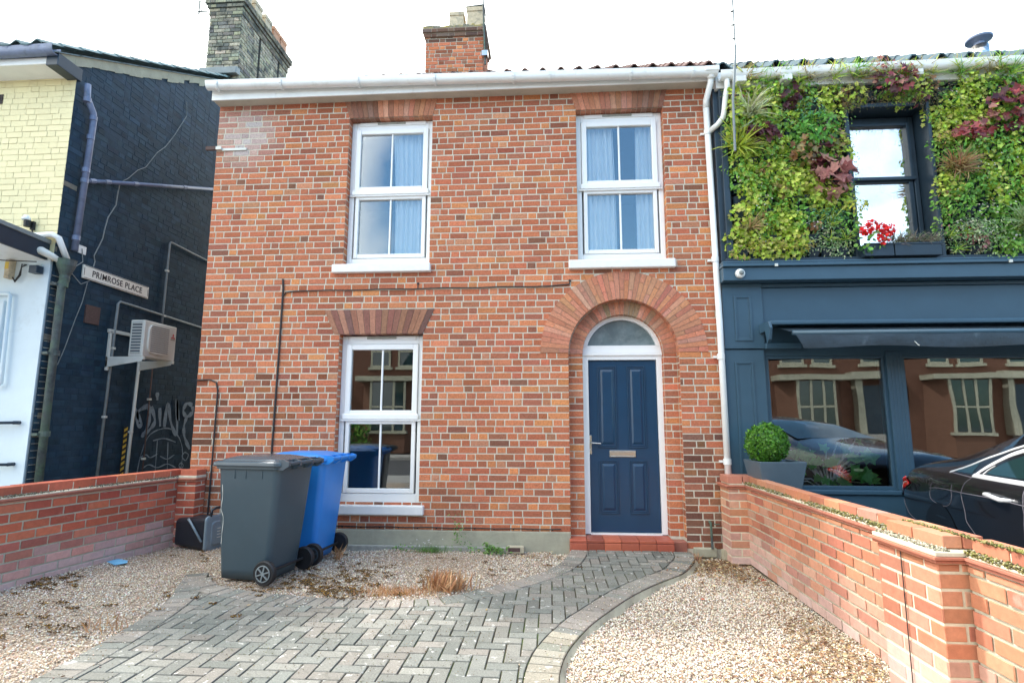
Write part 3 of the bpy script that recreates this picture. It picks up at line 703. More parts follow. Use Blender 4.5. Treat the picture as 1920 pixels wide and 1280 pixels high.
# eaves left
e = MB(); e.box(BX0, XD - .06, YF - .28, YF + .03, 5.53, 5.62); e.build('soffit', 'gutterw', cb, bev=.01)
gz = lambda x: 5.70 + (x + 5.9) * .015
e = MB(); gutter(e, BX0, XD + .02, gz, yc=YF - .33, r=.062); g2 = e.build('gutter', 'dpipe', cb)
for x in (-6.35, -6.9, -5.95):
    b = MB(); pts = [(x, YF - .33 + .066 * cos(t_), gz(x) + .066 * sin(t_)) for t_ in np.linspace(pi, 2 * pi, 9)]
    for i in range(8): b.obox(Vector(pts[i]) - Vector((.014, 0, 0)), (.028, 0, 0), Vector(pts[i + 1]) - Vector(pts[i]), (0, 0, -.006))
    b.obox((x - .014, YF - .27, gz(x) - .02), (.028, 0, 0), (0, .07, -.09), (0, -.01, -.01)); b.build('bracket', 'dpipe', g2)
e = MB(); e.obox((XD - .12, YF - .30, 5.50), (.15, 0, 0), (0, .34, 0), (0, 0, .16)); e.build('eaves_box', 'navyd', cb, bev=.006)
rf = pantile(BX0, XD - .10, YF - .40, 5.70, .545, 16, (.10, .16, .17), pitch=.26); rf.build('roof', 'tile', cb)
v = MB()   # verge mortar fillet and tile undercloak
n = 40
pts = [(YF - .3 + (ridge_y - YF + .3) * i / n) for i in range(n + 1)]
for i in range(n):
    y0, y1 = pts[i], pts[i + 1]; lo = .10 + random.uniform(-.02, .05)
    v.add([(XD + .012, y0, ez(y0) - lo), (XD + .012, y1, ez(y1) - lo + random.uniform(-.01, .01)), (XD + .020, y1, ez(y1) + .02), (XD + .020, y0, ez(y0) + .02), (XD - .02, y1, ez(y1) + .03), (XD - .02, y0, ez(y0) + .03)], [(0, 1, 2, 3), (3, 2, 4, 5)])
v.build('verge', 'cement', cb)
v = MB()
for i in range(15):
    y0 = YF - .35 + i * .31; v.obox((XD - .12, y0, ez(y0) + .015), (.165, 0, 0), (0, .34, .345 * .545 - .006), (0, 0, .016), (.12, .16, .17))
v.build('verge_tiles', 'tile', cb)
v = MB(); v.box(BX0, XD, ridge_y, BD, 5.9, 6.0); v.add([(BX0, ridge_y, ez(ridge_y)), (XD, ridge_y, ez(ridge_y)), (XD, BD, 5.9), (BX0, BD, 5.9)], [(0, 1, 2, 3)], (.08, .1, .1)); v.build('back_roof', 'tile', cb)
# chimney stack of the corner building
SY0, SY1, SX0, SX1, ST = 2.95, 4.75, -6.42, -5.79, 9.30
c = MB(); c.box(SX0 + .008, SX1 - .008, SY0 + .008, SY1, 7.0, ST); stk = c.build('chimney', 'cement', cb)
c = MB(); brickface(c, (0, SY0, 0), X3, NY, SX0, SX1, 7.6, ST, pal=PAL_STK, d=.010, joint=.009)
def sh(z): return [(.62, .70), (1.38, 1.46)]
for y_ in (.62, 1.38): c.box(SX1 - .05, SX1 - .004, SY0 + y_, SY0 + y_ + .08, 7.2, ST - .3, (.03, .03, .03))
brickface(c, (SX1, SY0, 0), Y3, (1, 0, 0), 0, SY1 - SY0, 7.2, ST, pal=PAL_STK, d=.010, joint=.009, holes=sh)
for k, (e_, z) in enumerate(((.018, ST - .30), (.045, ST - .155), (.075, ST - .08))):
    hgt = (.145, .075, .12)[k]
    c.box(SX0 - e_ + .003, SX1 + e_ - .003, SY0 - e_ + .003, SY1 + e_, z, z + hgt - .004, (.12, .13, .12))
    brickface(c, (0, SY0 - e_, 0), X3, NY, SX0 - e_, SX1 + e_, z, z + hgt, pal=PAL_STK, tint=lambda cc, u, z: tuple(v * .75 for v in cc))
    brickface(c, (SX1 + e_, SY0 - e_, 0), Y3, (1, 0, 0), 0, SY1 - SY0 + 2 * e_, z, z + hgt, pal=PAL_STK, tint=lambda cc, u, z: tuple(v * .6 for v in cc))
c.build('chimney_brick', 'ybrick', stk)
for i, y in enumerate((3.2, 3.6, 4.0, 4.35, 4.65)): potmesh(-5.98, y, ST + .03, .42, .14, .125, True).build('chimney_pot', 'terra' if i > 2 else 'pot', stk, smooth=False)
c = MB(); c.obox((SX0 - .05, SY0 - .12, 7.72), (.72, 0, 0), (0, .14, .03), (0, 0, .13)); c.build('flashing', 'lead', stk, bev=.01)
c = MB(); c.tube([(SX0 - .02, SY0 - .05, 9.05), (SX0 - .22, SY0 - .05, 9.07)], .012, 6); c.tube([(SX0 - .2, SY0 - .05, 9.0), (SX0 - .2, SY0 - .05, 9.6)], .012, 6); c.tube([(SX0 - .02, SY0 - .05, 9.25), (SX0 - .22, SY0 - .05, 9.27)], .009, 6); c.tube([(SX0 - .2, SY0 - .05, 9.03), (SX0 - .02, SY0 - .05, 9.25)], .008, 6)
c.build('aerial_bracket', 'iron', stk)
# projecting shopfront canopy
c = MB(); c.prism([(-1.25, 3.25), (YF, 3.21), (YF, 3.40), (-1.25, 3.45)], (BX0, 0, 0), Y3, Z3, (-5.87 - BX0, 0, 0)); cn = c.build('canopy', 'navyd', cb)
c = MB(); c.prism([(-1.27, 3.45), (YF, 3.40), (YF, 3.455), (-1.27, 3.495)], (BX0, 0, 0), Y3, Z3, (-5.855 - BX0, 0, 0)); c.build('lead_top', 'lead', cn, bev=.006)
c = MB(); c.add([(BX0, -1.2, 3.246), (-5.89, -1.2, 3.246), (-5.89, YF, 3.206), (BX0, YF, 3.206)], [(0, 1, 2, 3)]); c.build('canopy_soffit', 'gutterw', cn)
c = MB(); c.box(-6.42, -6.30, YF - .05, YF, .3, 2.72); c.build('shop_window_edge', 'whitewall', cb, bev=.01)
c = MB(); c.box(-6.9, -6.43, YF - .03, YF - .012, 1.8, 2.6); c.build('shop_window', 'glasss', cb)
c = MB(); c.tube([(-6.5, YF - .06, 2.80), (-6.24, YF - .06, 2.80), (-6.225, YF - .06, 2.78), (-6.19, YF - .06, 1.76), (-6.25, YF - .06, 1.73)], .02, 8)
setp(c.build('wall_pipe', 'whitewall', smooth=True), 'white painted conduit on the pale blue shop wall', 'pipe')
for z, xe in ((1.325, -5.95), (.87, -5.955)):
    c = MB(); c.tube([(-7.2, YF - .09, z - .02), (xe, YF - .09, z)], .016, 8); c.tube([(xe, YF - .09, z), (xe, YF, z)], .02, 8)
    setp(c.build('guard_rail', 'navyd', smooth=True), 'dark horizontal rail on the pale shop wall, %s of the two' % ('upper' if z > 1 else 'lower'), 'rail', 'rails on the pale shop wall')
c = thing('security_light', 'small floodlight on the yellow wall above the canopy', 'light', (-6.13, YF, 3.68))
t_ = MB(); t_.lathe([(.045, -.02), (.045, 0), (.03, .035), (.0, .045)], (-6.14, YF - .07, 3.70), 12); t_.build('lamp_cover', 'gutterw', c, smooth=True)
t_ = MB(); t_.lathe([(.035, -.07), (.04, 0)], (-6.13, YF - .06, 3.675), 10); t_.box(-6.125, -6.08, YF - .03, YF - .004, 3.58, 3.68); t_.tube([(-6.11, YF - .02, 3.59), (-6.08, YF - .02, 3.53), (-6.09, YF - .012, 3.43)], .007, 6); t_.build('lamp_body', 'black', c)
c = thing('junction_box', 'cream electrical box with tangled wires under the canopy', 'box', (-6.25, YF, 3.1))
t_ = MB(); t_.box(-6.31, -6.25, YF - .09, YF - .012, 2.98, 3.20); t_.build('casing', 'pot', c, bev=.005)
t_ = MB(); t_.box(-6.306, -6.262, YF - .094, YF - .0905, 3.09, 3.17); t_.build('warning_label', 'yelp', c)
t_ = MB()
for k in range(3): t_.tube([(-6.25, YF - .04, 3.0), (-6.2, YF - .05, 2.96 - k * .01), (-6.16 + k * .01, YF - .05, 3.02), (-6.15, YF - .04, 3.12 + k * .02), (-6.1, YF - .03, 3.15)], .006, 6)
t_.tube([(-6.55, -.8, 3.24), (-6.3, -.7, 3.14), (-6.1, -.6, 3.12), (-5.9, -.4, 3.16)], .006, 6)
t_.build('wire', 'black', c)
c = thing('wall_camera', 'dark boxy camera at the canopy corner', 'camera', (-5.93, YF, 3.09)); t_ = MB(); t_.box(-5.98, -5.88, YF - .12, YF - .03, 3.03, 3.12); t_.build('housing', 'navyd', c, bev=.006); t_ = MB(); t_.box(-5.95, -5.92, YF - .05, YF - .01, 3.10, 3.15); t_.build('mount', 'acwhite', c)
# alley downpipes
PX = XD + .07
d1 = thing('downpipe', 'blue grey rain pipe down the corner of the black wall', 'pipe', (PX, -.1, 3.3))
t_ = MB(); t_.tube([(PX, -.20, 5.50), (PX, -.185, 5.33), (PX, -.075, 5.19), (PX, -.055, 5.10), (PX, -.105, 3.38)], .037, 12); t_.build('pipe', 'dpipe', d1, smooth=True)
for z in (5.30, 5.12, 4.86, 4.42, 4.28, 3.54):
    y = -.062 - (5.1 - min(z, 5.1)) * .027 if z < 5.2 else -.18
    t_ = MB(); t_.tube([(PX, y, z - .028), (PX, y, z + .028)], .043, 12); t_.build('collar', 'dpipe', d1, smooth=False)
d2 = thing('waste_pipe', 'white bent waste pipes emptying into the rusty hopper', 'pipe', (PX, -.2, 3.4))
t_ = MB(); t_.tube([(-6.05, YF - .06, 3.495), (-5.80, YF - .06, 3.50), (-5.745, YF - .03, 3.47), (-5.735, -.17, 3.22)], .034, 10); t_.build('pipe', 'gutterw', d2, smooth=True)
t_ = MB(); t_.tube([(-5.95, -.42, 3.30), (-5.86, -.40, 3.29), (-5.78, -.33, 3.24), (-5.74, -.27, 3.20)], [.04, .048, .04, .03], 10); t_.build('pipe', 'acwhite', d2, smooth=True)
d3 = thing('drain_stack', 'green stained cast iron drainpipe with hopper at the alley corner', 'pipe', (PX, -.2, 0))
t_ = MB(); t_.tube([(PX + .01, -.215, 3.02), (PX + .01, -.23, 2.9), (PX + .01, -.215, .0)], .042, 12); t_.build('pipe', 'iron', d3, smooth=True)
t_ = MB(); t_.lathe([(.045, 0), (.055, .05), (.05, .08), (.095, .20), (.10, .26), (.105, .27), (.09, .27)], (PX + .02, -.215, 2.96), 14); t_.build('hopper', 'iron', d3)
for z in (2.93, 2.12, 1.2): t_ = MB(); t_.tube([(PX + .01, -.218, z - .03), (PX + .01, -.218, z + .03)], .055, 12); t_.box(XD, PX, -.30, -.14, z - .02, z + .01); t_.build('collar', 'iron', d3)
SX = XD + .022
def wallpipe(name, pts, r, mat, label, x=SX, clips=(), cat_='conduit'):
    t_ = thing(name, label, cat_, (x, pts[0][0], pts[0][1])); m_ = MB(); m_.tube([(x, y, z) for y, z in pts], r, 8); m_.build('pipe', mat, t_, smooth=True)
    for (y, z) in clips: k = MB(); k.box(x - .02, x + .018, y - .025, y + .025, z - .014, z + .014); k.build('clip', 'acwhite', t_)
    return t_
wallpipe('overflow_pipe', [(-.03, 4.31), (2.9, 5.46)], .026, 'dpipe', 'blue grey pipe sloping up along the black wall from the downpipe', x=XD + .05, cat_='pipe')
for y in (.05, .28, .75, 1.75): t_ = MB(); z = 4.31 + (y + .03) * .3925; t_.tube([(XD + .05, y - .04, z - .016), (XD + .05, y + .04, z + .016)], .032, 8); o = t_.build('collar', 'dpipe', bpy.data.objects['overflow_pipe'])
wallpipe('conduit', [(.652, .2), (.703, 2.90), (.735, 2.937), (2.6, 2.884)], .017, 'lead', 'grey conduit arching over the air conditioner on the black wall', clips=((.68, 1.4), (.70, 2.3), (1.6, 2.91)))
wallpipe('conduit', [(1.572, 2.70), (1.571, 2.968), (1.578, 4.03), (1.60, 4.058), (2.7, 4.03)], .015, 'lead', 'grey conduit rising from the air conditioner and turning right', clips=((1.573, 3.6),))
wallpipe('conduit', [(1.19, 2.2), (1.15, .2)], .020, 'acwhite', 'white drain conduit hanging straight below the air conditioner', clips=((1.16, 1.2),))
wallpipe('conduit', [(1.465, 2.189), (1.457, .2)], .009, 'rust', 'thin dark rusty conduit beside the graffiti', clips=((1.46, 1.66), (1.456, .82)))
hz = MB(); 
for i in range(9):
    z = .60 + i * .075; hz.add([(XD + .012, 1.055, z), (XD + .012, 1.115, z + .03), (XD + .012, 1.115, z + .068), (XD + .012, 1.055, z + .038)], [(0, 1, 2, 3)])
hzt = thing('hazard_post', 'yellow and black striped guard strip on the alley wall', 'hazard strip', (XD, 1.08, .3))
k = MB(); k.box(XD + .0005, XD + .010, 1.05, 1.12, .1, 1.27); k.build('strip', 'black', hzt); hz.build('stripes', 'yelp', hzt)
wire = MB(); wire.tube([(XD + .012, y, z) for y, z in ((.53, 4.54), (.66, 4.66), (.81, 4.85), (.95, 4.96), (1.14, 5.28), (1.30, 5.46), (1.466, 5.737), (1.698, 6.194), (1.668, 6.418))], .005, 5)
wire.tube([(XD + .012, y, z) for y, z in ((.53, 4.535), (.51, 4.38), (.499, 4.205), (.394, 3.993), (.36, 3.8), (.349, 3.69), (.245, 3.424), (.269, 3.36), (.256, 3.286))], .007, 5)
wire.tube([(XD + .012, y, z) for y, z in ((.194, 3.061), (.15, 2.8), (.082, 2.581), (-.02, 2.2), (-.088, 1.998))], .005, 5)
wire.tube([(XD + .012, y, z) for y, z in ((.06, 3.46), (.09, 3.30), (-.02, 3.20), (-.05, 3.12), (.10, 3.02), (.22, 3.09))], .006, 5)
setp(wire.build('loose_wire', 'lead'), 'thin loose wire straggling down the black alley wall past the street sign', 'wire')
hb = MB(); hb.box(XD - .01, XD + .006, .02, .13, 3.40, 3.50)
setp(hb.build('broken_brick', 'sill'), 'pale broken patch with wire beside the upper downpipe', 'wall patch')
rp = MB(); rp.box(XD - .01, XD + .014, .22, .44, 2.56, 2.79)
setp(rp.build('vent_cover', 'rust', bev=.003), 'square rusty brown vent cover below the street sign', 'vent')
# street sign
ss = thing('street_sign', 'old white enamel street name sign reading PRIMROSE PLACE on the black wall', 'street sign', (XD, .66, 3.18))
SH = -.014   # slope of the sign along the wall
def sgn(y, z, x): return (x, y, z + SH * (y - .1))
k = MB(); k.obox(sgn(.10, 3.105, XD + .004), (.020, 0, 0), (0, 1.135, SH * 1.135), (0, 0, .168)); k.build('plate', 'sign', ss, bev=.002)
k = MB()
for (y0, y1, z0, z1) in ((.125, 1.21, 3.262, 3.268), (.125, 1.21, 3.112, 3.118), (.115, .122, 3.14, 3.24), (1.214, 1.221, 3.14, 3.24)): k.obox(sgn(y0, z0, XD + .0245), (.001, 0, 0), (0, y1 - y0, SH * (y1 - y0)), (0, 0, z1 - z0))
k.build('border', 'ink', ss)
def text(body, size, name, mat, parent, matrix, ext=.0015, xs=1., off=0.):
    cu = bpy.data.curves.new(name, 'FONT'); cu.body = body; cu.size = size; cu.extrude = ext; cu.align_x = 'CENTER'; cu.align_y = 'CENTER'; cu.offset = off; cu.space_character = 1.10
    o = bpy.data.objects.new(name, cu); COL.objects.link(o)
    dg = bpy.context.evaluated_depsgraph_get(); me = bpy.data.meshes.new_from_object(o.evaluated_get(dg)); bpy.data.objects.remove(o)
    for v_ in me.vertices:
        v_.co.x *= xs; v_.co = (matrix @ v_.co) - ORG[parent.name]
    me.materials.clear(); return linkmesh(name, me, mat, parent)
def wallmat(x, y, z, slope=0.):   # text on a wall facing +X: reads along +Y
    return Matrix.Translation((x, y, z)) @ Matrix(((0, 0, 1, 0), (1, 0, 0, 0), (slope, 1, 0, 0), (0, 0, 0, 1)))
text('PRIMROSE PLACE', .112, 'lettering', 'ink', ss, wallmat(XD + .0255, .67, 3.181, SH), xs=.93, off=.0008)
# air conditioner
ac = thing('air_conditioner', 'pale air conditioning unit bracketed to the black alley wall', 'air conditioner', (-5.42, .92, 2.4))
AX0, AX1, AY0, AY1, AZ0, AZ1 = -5.50, -5.30, .62, 1.24, 2.18, 2.665
k = MB(); k.box(AX0, AX1, AY0, AY1, AZ0, AZ1); k.build('casing', 'acwhite', ac, bev=.012)
k = MB(); k.box(AX0 + .03, AX1 - .04, AY0 - .003, AY0 - .0005, AZ0 + .04, AZ1 - .03); k.build('side_fins', 'acdark', ac)
k = MB()
for i in range(11): z = AZ0 + .045 + i * .039; k.box(AX0 + .025, AX1 - .035, AY0 - .010, AY0 - .003, z, z + .013)
k.build('side_louvre', 'acwhite', ac)
fc = (.885, 2.425)
sq = [(fc[0] + .205 * (abs(cos(a_)) ** .45) * (1 if cos(a_) > 0 else -1), fc[1] + .195 * (abs(sin(a_)) ** .45) * (1 if sin(a_) > 0 else -1)) for a_ in np.linspace(0, 2 * pi, 40, endpoint=False)]
k = MB(); k.prism(sq, (AX1, 0, 0), Y3, Z3, (.025, 0, 0)); k.build('fan_cover', 'acwhite', ac, bev=.006)
k = MB()
for i in range(13):
    z = fc[1] - .165 + i * .0275; k.box(AX1 + .0255, AX1 + .028, fc[0] - .17, fc[0] + .17, z, z + .012)
k.build('fan_grille', 'lead', ac)
k = MB(); LC = (1.175, 2.515)
for a_ in (90, 210, 330):
    ca, sa = cos(radians(a_)), sin(radians(a_)); px_, pz_ = -sa, ca; R_ = .024
    k.prism([(LC[0], LC[1]), (LC[0] + ca * R_ + px_ * R_ * .55, LC[1] + sa * R_ + pz_ * R_ * .55), (LC[0] + 2 * ca * R_, LC[1] + 2 * sa * R_), (LC[0] + ca * R_ - px_ * R_ * .55, LC[1] + sa * R_ - pz_ * R_ * .55)], (AX1, 0, 0), Y3, Z3, (.003, 0, 0))
k.build('emblem', 'red', ac)
text('MITSUBISHI', .016, 'lettering', 'ink', ac, wallmat(AX1 + .002, 1.175, 2.475), ext=.0005)
k = MB()
for y in (.62, 1.18):
    k.obox((XD, y, 2.14), (.52, 0, 0), (0, .035, 0), (0, 0, .04)); k.box(XD, XD + .03, y, y + .035, 2.0, 2.52)
    k.prism([(0, 0), (.5, 0), (.5, -.02), (0, -.10)], (XD, y, 2.14), X3, Z3, (0, .006, 0))
k.obox((XD, .60, 2.5), (.03, 0, 0), (0, .62, 0), (0, 0, .045)); k.build('bracket', 'acwhite', ac, bev=.003)
# graffiti strokes painted on the wall
G = {'T': [(1.173, 1.528), (1.245, 1.49), (1.298, 1.294), (1.364, 1.314), (1.274, 1.471), (1.468, 1.576)], 'T2': [(1.468, 1.576), (1.519, 1.415), (1.461, 1.213), (1.389, 1.125)], 'J': [(1.528, 1.558), (1.628, 1.354), (1.543, 1.232), (1.388, 1.135)], 'i': [(1.707, 1.542), (1.75, 1.272)], 'dot': [(1.623, 1.768), (1.638, 1.655)],
     'N': [(1.837, 1.261), (1.867, 1.611), (1.987, 1.313), (2.137, 1.161), (2.067, 1.683), (2.144, 1.357)], '8': [(2.455, 1.608), (2.312, 1.626), (2.241, 1.512), (2.339, 1.425), (2.471, 1.494), (2.458, 1.585)], '8b': [(2.339, 1.425), (2.291, 1.269), (2.332, 1.091), (2.478, .908)],
     'arc': [(1.362, .60), (1.409, .877), (1.528, 1.132), (1.75, 1.23), (1.998, 1.227), (2.216, 1.072), (2.313, .849), (2.3, .6)], 'a2': [(1.623, 1.068), (1.86, 1.092), (2.122, 1.031)], 'c1': [(2.362, .869), (2.455, .82), (2.397, .735), (2.302, .806), (2.362, .869)], 'c2': [(2.291, .709), (2.355, .661), (2.303, .621), (2.247, .669), (2.291, .709)],
     'w1': [(1.387, .839), (1.507, .872), (1.598, .827), (1.739, .869)], 'w2': [(1.45, .678), (1.583, .728), (1.765, .674), (1.973, .71), (2.174, .642)], 'w3': [(1.803, .835), (1.963, .784), (2.115, .838)], 'v1': [(1.712, 1.066), (1.726, .636)], 'v2': [(1.945, 1.037), (1.983, .636)]}
def smoothline(P, n=8):
    P = [np.array(p, float) for p in P]; Q = [2 * P[0] - P[1]] + P + [2 * P[-1] - P[-2]]; out = []
    for i in range(1, len(Q) - 2):
        for k_ in range(n):
            t_ = k_ / n; a_, b_, c_, d_ = Q[i - 1:i + 3]
            out.append(.5 * (2 * b_ + (c_ - a_) * t_ + (2 * a_ - 5 * b_ + 4 * c_ - d_) * t_ ** 2 + (3 * b_ - a_ - 3 * c_ + d_) * t_ ** 3))
    return out + [P[-1]]
def ribbon(mb, pts, wd, plane, col=None):
    vs = []; n = len(pts)
    for i, p in enumerate(pts):
        t_ = pts[min(i + 1, n - 1)] - pts[max(i - 1, 0)]; t_ = t_ / (np.linalg.norm(t_) + 1e-9); nn = np.array([-t_[1], t_[0]]) * wd * (1 if n < 3 else (.75 + .25 * sin(i * .7))) / 2
        vs += [plane(p + nn), plane(p - nn)]
    mb.add(vs, [(2 * i, 2 * i + 1, 2 * i + 3, 2 * i + 2) for i in range(n - 1)], col)
k = MB()
for j, (kk, P) in enumerate(G.items()):
    wd = .075 if kk in ('T', 'T2', 'J', 'N', '8', '8b', 'i', 'dot') else .022
    ribbon(k, smoothline(P), wd, lambda p, j=j: (XD + .011 + j * .0004, p[0], p[1]))
k.build('graffiti', 'graf', cb)

# ================================================================== SHOP BUILDING (right)
sh = thing('shop_building', 'slate blue shopfront building with planted upper wall', 'shop', (4.5, 0, 0))
SXE = 8.2
w = MB(); SW = [(2.352, 3.605, .65, 2.06), (3.772, 6.2, .65, 2.06)]; GW = (3.33, 4.225, 3.11, 4.88)
facepoly(w, [(1.90, -.1), (SXE, -.1), (SXE, 5.3), (1.90, 5.3)], [rect(v_) for v_ in SW] + [rect(GW)], (0, 0, 0), X3, Z3, NY)
for v_ in SW + [GW]:
    x0, x1, z0, z1 = v_; dd = .16 if v_ is not GW else .10
    w.add([(x0, 0, z0), (x0, dd, z0), (x0, dd, z1), (x0, 0, z1)], [(0, 1, 2, 3)]); w.add([(x1, 0, z0), (x1, dd, z0), (x1, dd, z1), (x1, 0, z1)], [(3, 2, 1, 0)])
    w.add([(x0, 0, z1), (x0, dd, z1), (x1, dd, z1), (x1, 0, z1)], [(0, 1, 2, 3)]); w.add([(x0, 0, z0), (x0, dd, z0), (x1, dd, z0), (x1, 0, z0)], [(3, 2, 1, 0)])
w.add([(SXE, 0, -.1), (SXE, 7.2, -.1), (SXE, 7.2, 5.3), (SXE, 3.35, 7.8), (SXE, 0, 5.3)], [(0, 1, 2, 3, 4)]); w.add([(1.9, 7.2, -.1), (SXE, 7.2, -.1), (SXE, 7.2, 5.3), (1.9, 7.2, 5.3)], [(3, 2, 1, 0)])
w.build('wall', 'navy', sh)
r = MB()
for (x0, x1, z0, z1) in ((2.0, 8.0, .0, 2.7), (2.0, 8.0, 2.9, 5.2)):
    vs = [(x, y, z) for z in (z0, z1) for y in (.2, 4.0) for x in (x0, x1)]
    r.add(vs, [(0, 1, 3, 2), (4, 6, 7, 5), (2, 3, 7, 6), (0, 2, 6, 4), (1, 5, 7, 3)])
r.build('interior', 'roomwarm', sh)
# pilaster + panels
k = MB(); k.box(1.905, 2.325, -.04, -.001, -.1, 2.125)
k.box(1.905, 2.335, -.055, -.001, 2.135, 2.86)
k.build('pilaster', 'navy', sh, bev=.006)
k = MB()
for (x0, x1, z0, z1, y) in ((2.025, 2.21, 2.22, 2.72, -.055), (2.005, 2.20, .35, 1.995, -.04)):
    frame(k, x0, x1, z0, z1, .022, y - .012, y + .001); frame(k, x0 + .022, x1 - .022, z0 + .022, z1 - .022, .012, y - .005, y + .001)
k.build('pilaster_panel', 'navy', sh, bev=.005)
k = MB(); k.box(2.34, SXE, -.03, -.001, 2.42, 2.815); k.build('signboard', 'navy', sh, bev=.006)
k = MB(); k.box(2.335, SXE, -.05, -.001, 2.818, 2.856); k.box(2.335, SXE, -.05, -.001, 2.385, 2.418)
k.build('signboard_frame', 'navy', sh, bev=.008)
k = MB(); k.box(1.885, SXE, -.20, -.001, 2.862, 3.01); k.box(1.875, SXE, -.235, -.001, 3.01, 3.045); k.box(1.88, SXE, -.21, -.001, 3.052, 3.075)
k.build('cornice', 'navy', sh, bev=.006)
k = MB(); k.box(1.93, SXE, -.17, -.13, 3.078, 3.115); k.build('cornice_rail', 'navyd', sh, bev=.006)
for x in (2.42, 4.80): k = MB(); k.box(x, x + .03, -.25, -.236, 3.0, 3.03); k.build('clip', 'acwhite', sh)
k = MB(); k.box(1.905, 2.05, -.10, -.001, 3.08, 5.18); k.box(1.96, 2.03, -.15, -.10, 3.08, 5.15); k.build('side_trim', 'navyd', sh, bev=.006)
# stall riser and window frames
k = MB(); k.box(2.33, 3.775, -.055, -.001, .60, .645); k.box(3.6, 6.2, -.055, -.001, .6, .645); k.build('sill', 'navy', sh, bev=.008)
k = MB(); k.box(2.33, SXE, -.03, -.001, -.1, .595); k.build('stall_riser', 'navy', sh, bev=.006)
k = MB()
frame(k, SW[0][0] + .001, SW[0][1] - .001, .651, 2.059, .03, .012, .08); frame(k, SW[1][0] + .001, SW[1][1] - .001, .651, 2.059, .03, .012, .08)
k.box(3.605, 3.772, -.018, -.001, .646, 2.10)
for x in (3.64, 3.675, 3.71, 3.742): k.box(x, x + .006, -.022, -.018, .65, 2.07)
k.build('shop_window', 'navy', sh, bev=.004)
swf = bpy.data.objects['shop_window.001'] if 'shop_window.001' in bpy.data.objects else bpy.data.objects['shop_window']
for v_ in SW: g = MB(); g.box(v_[0] + .025, v_[1] - .025, .038, .046, .675, 2.04); g.build('pane', 'glasss', swf)
# upper window
k = MB(); gx0, gx1, gz0, gz1 = 3.36, 4.12, 3.25, 4.83
k.box(GW[0], GW[0] + .05, -.14, .1, GW[2], GW[3]); k.box(GW[1] - .02, GW[1] + .02, -.16, .1, GW[2], GW[3] + .02); k.box(GW[0] + .05, GW[1] - .02, -.15, .1, GW[3] - .03, GW[3] + .02); k.box(GW[0] + .05, GW[1] - .02, -.12, .1, GW[2], GW[2] + .05)
k.build('window_surround', 'navyd', sh, bev=.006)
k = MB(); frame(k, gx0 - .02, gx1 + .07, gz0 - .1, gz1, .05, .055, .12, tt=.07); frame(k, gx0 + .03, gx1 + .015, 4.07, gz1 - .075, .035, .035, .10); frame(k, gx0 + .035, gx1 + .01, gz0 - .04, 4.09, .05, .06, .115); k.box(gx0 + .01, gx1 + .03, .025, .06, 4.06, 4.10)
gwf = k.build('window', 'navyd', sh, bev=.006)
g = MB(); g.box(gx0 + .05, gx1 - .01, .078, .084, 4.10, gz1 - .1); g.build('pane', 'glassg', gwf); g = MB(); g.box(gx0 + .06, gx1 - .02, .088, .094, gz0, 4.05); g.build('pane', 'glassg', gwf)
# shop eaves
gs = lambda x: 5.275 + (x - 1.95) * .009
e = MB(); gutter(e, 1.955, SXE, gs, yc=-.235, r=.058); sg = e.build('gutter', 'gutterw', sh)
e = MB(); e.box(1.93, SXE, -.165, .02, 5.14, 5.34); e.build('fascia_board', 'gutterw', sh, bev=.006)
for x in (2.12, 2.62, 4.02): e = MB(); e.box(x, x + .11, -.30, -.17, 5.135, 5.20); e.build('rafter_block', 'gutterw', sh, bev=.006)
rf = pantile(1.95, SXE, -.20, 5.352, ROOFS, 15, (.05, .085, .105), pitch=.30, amp=.072); rf.build('roof', 'tile', sh)
rb = MB(); rb.add([(1.95, 3.35, 7.66), (SXE, 3.35, 7.66), (SXE, 7.4, 5.2), (1.95, 7.4, 5.2)], [(0, 1, 2, 3)], (.1, .12, .12)); rb.build('back_roof', 'tile', sh)
k = MB(); k.tube([(2.03, -.235, 5.24), (2.035, -.235, 5.12), (2.02, -.20, 5.02), (2.00, -.195, 4.86), (1.985, -.19, 4.77), (1.93, -.15, 4.70), (1.855, -.08, 4.66)], .031, 12); k.build('rainwater_pipe', 'gutterw', sh, smooth=True)
fl = thing('flue', 'round steel flue with dark conical cowl on the shop roof', 'flue', (7.39, 3.0, 7.4))
k = MB(); k.lathe([(.125, 0), (.125, .32)], (7.39, 3.0, 7.40), 20); k.build('pipe', 'steel', fl, smooth=True)
k = MB(); k.lathe([(.075, 0), (.075, .09), (.19, .13), (.195, .16), (.0, .21)], (7.39, 3.0, 7.70), 24); k.build('cowl', 'dpipe', fl)
# sensor
sn = thing('dome_camera', 'round white dome camera on the blue shop cornice', 'camera', (2.055, -.2, 2.935))
k = MB(); k.lathe([(.052, 0), (.052, -.02), (.045, -.035), (.02, -.045)], (2.06, -.201, 2.935), 20, 'y'); k.build('housing', 'gutterw', sn, smooth=True)
k = MB(); k.lathe([(.028, -.040), (.026, -.052), (.012, -.062)], (2.065, -.201, 2.938), 16, 'y'); k.build('lens', 'lead', sn, smooth=True)
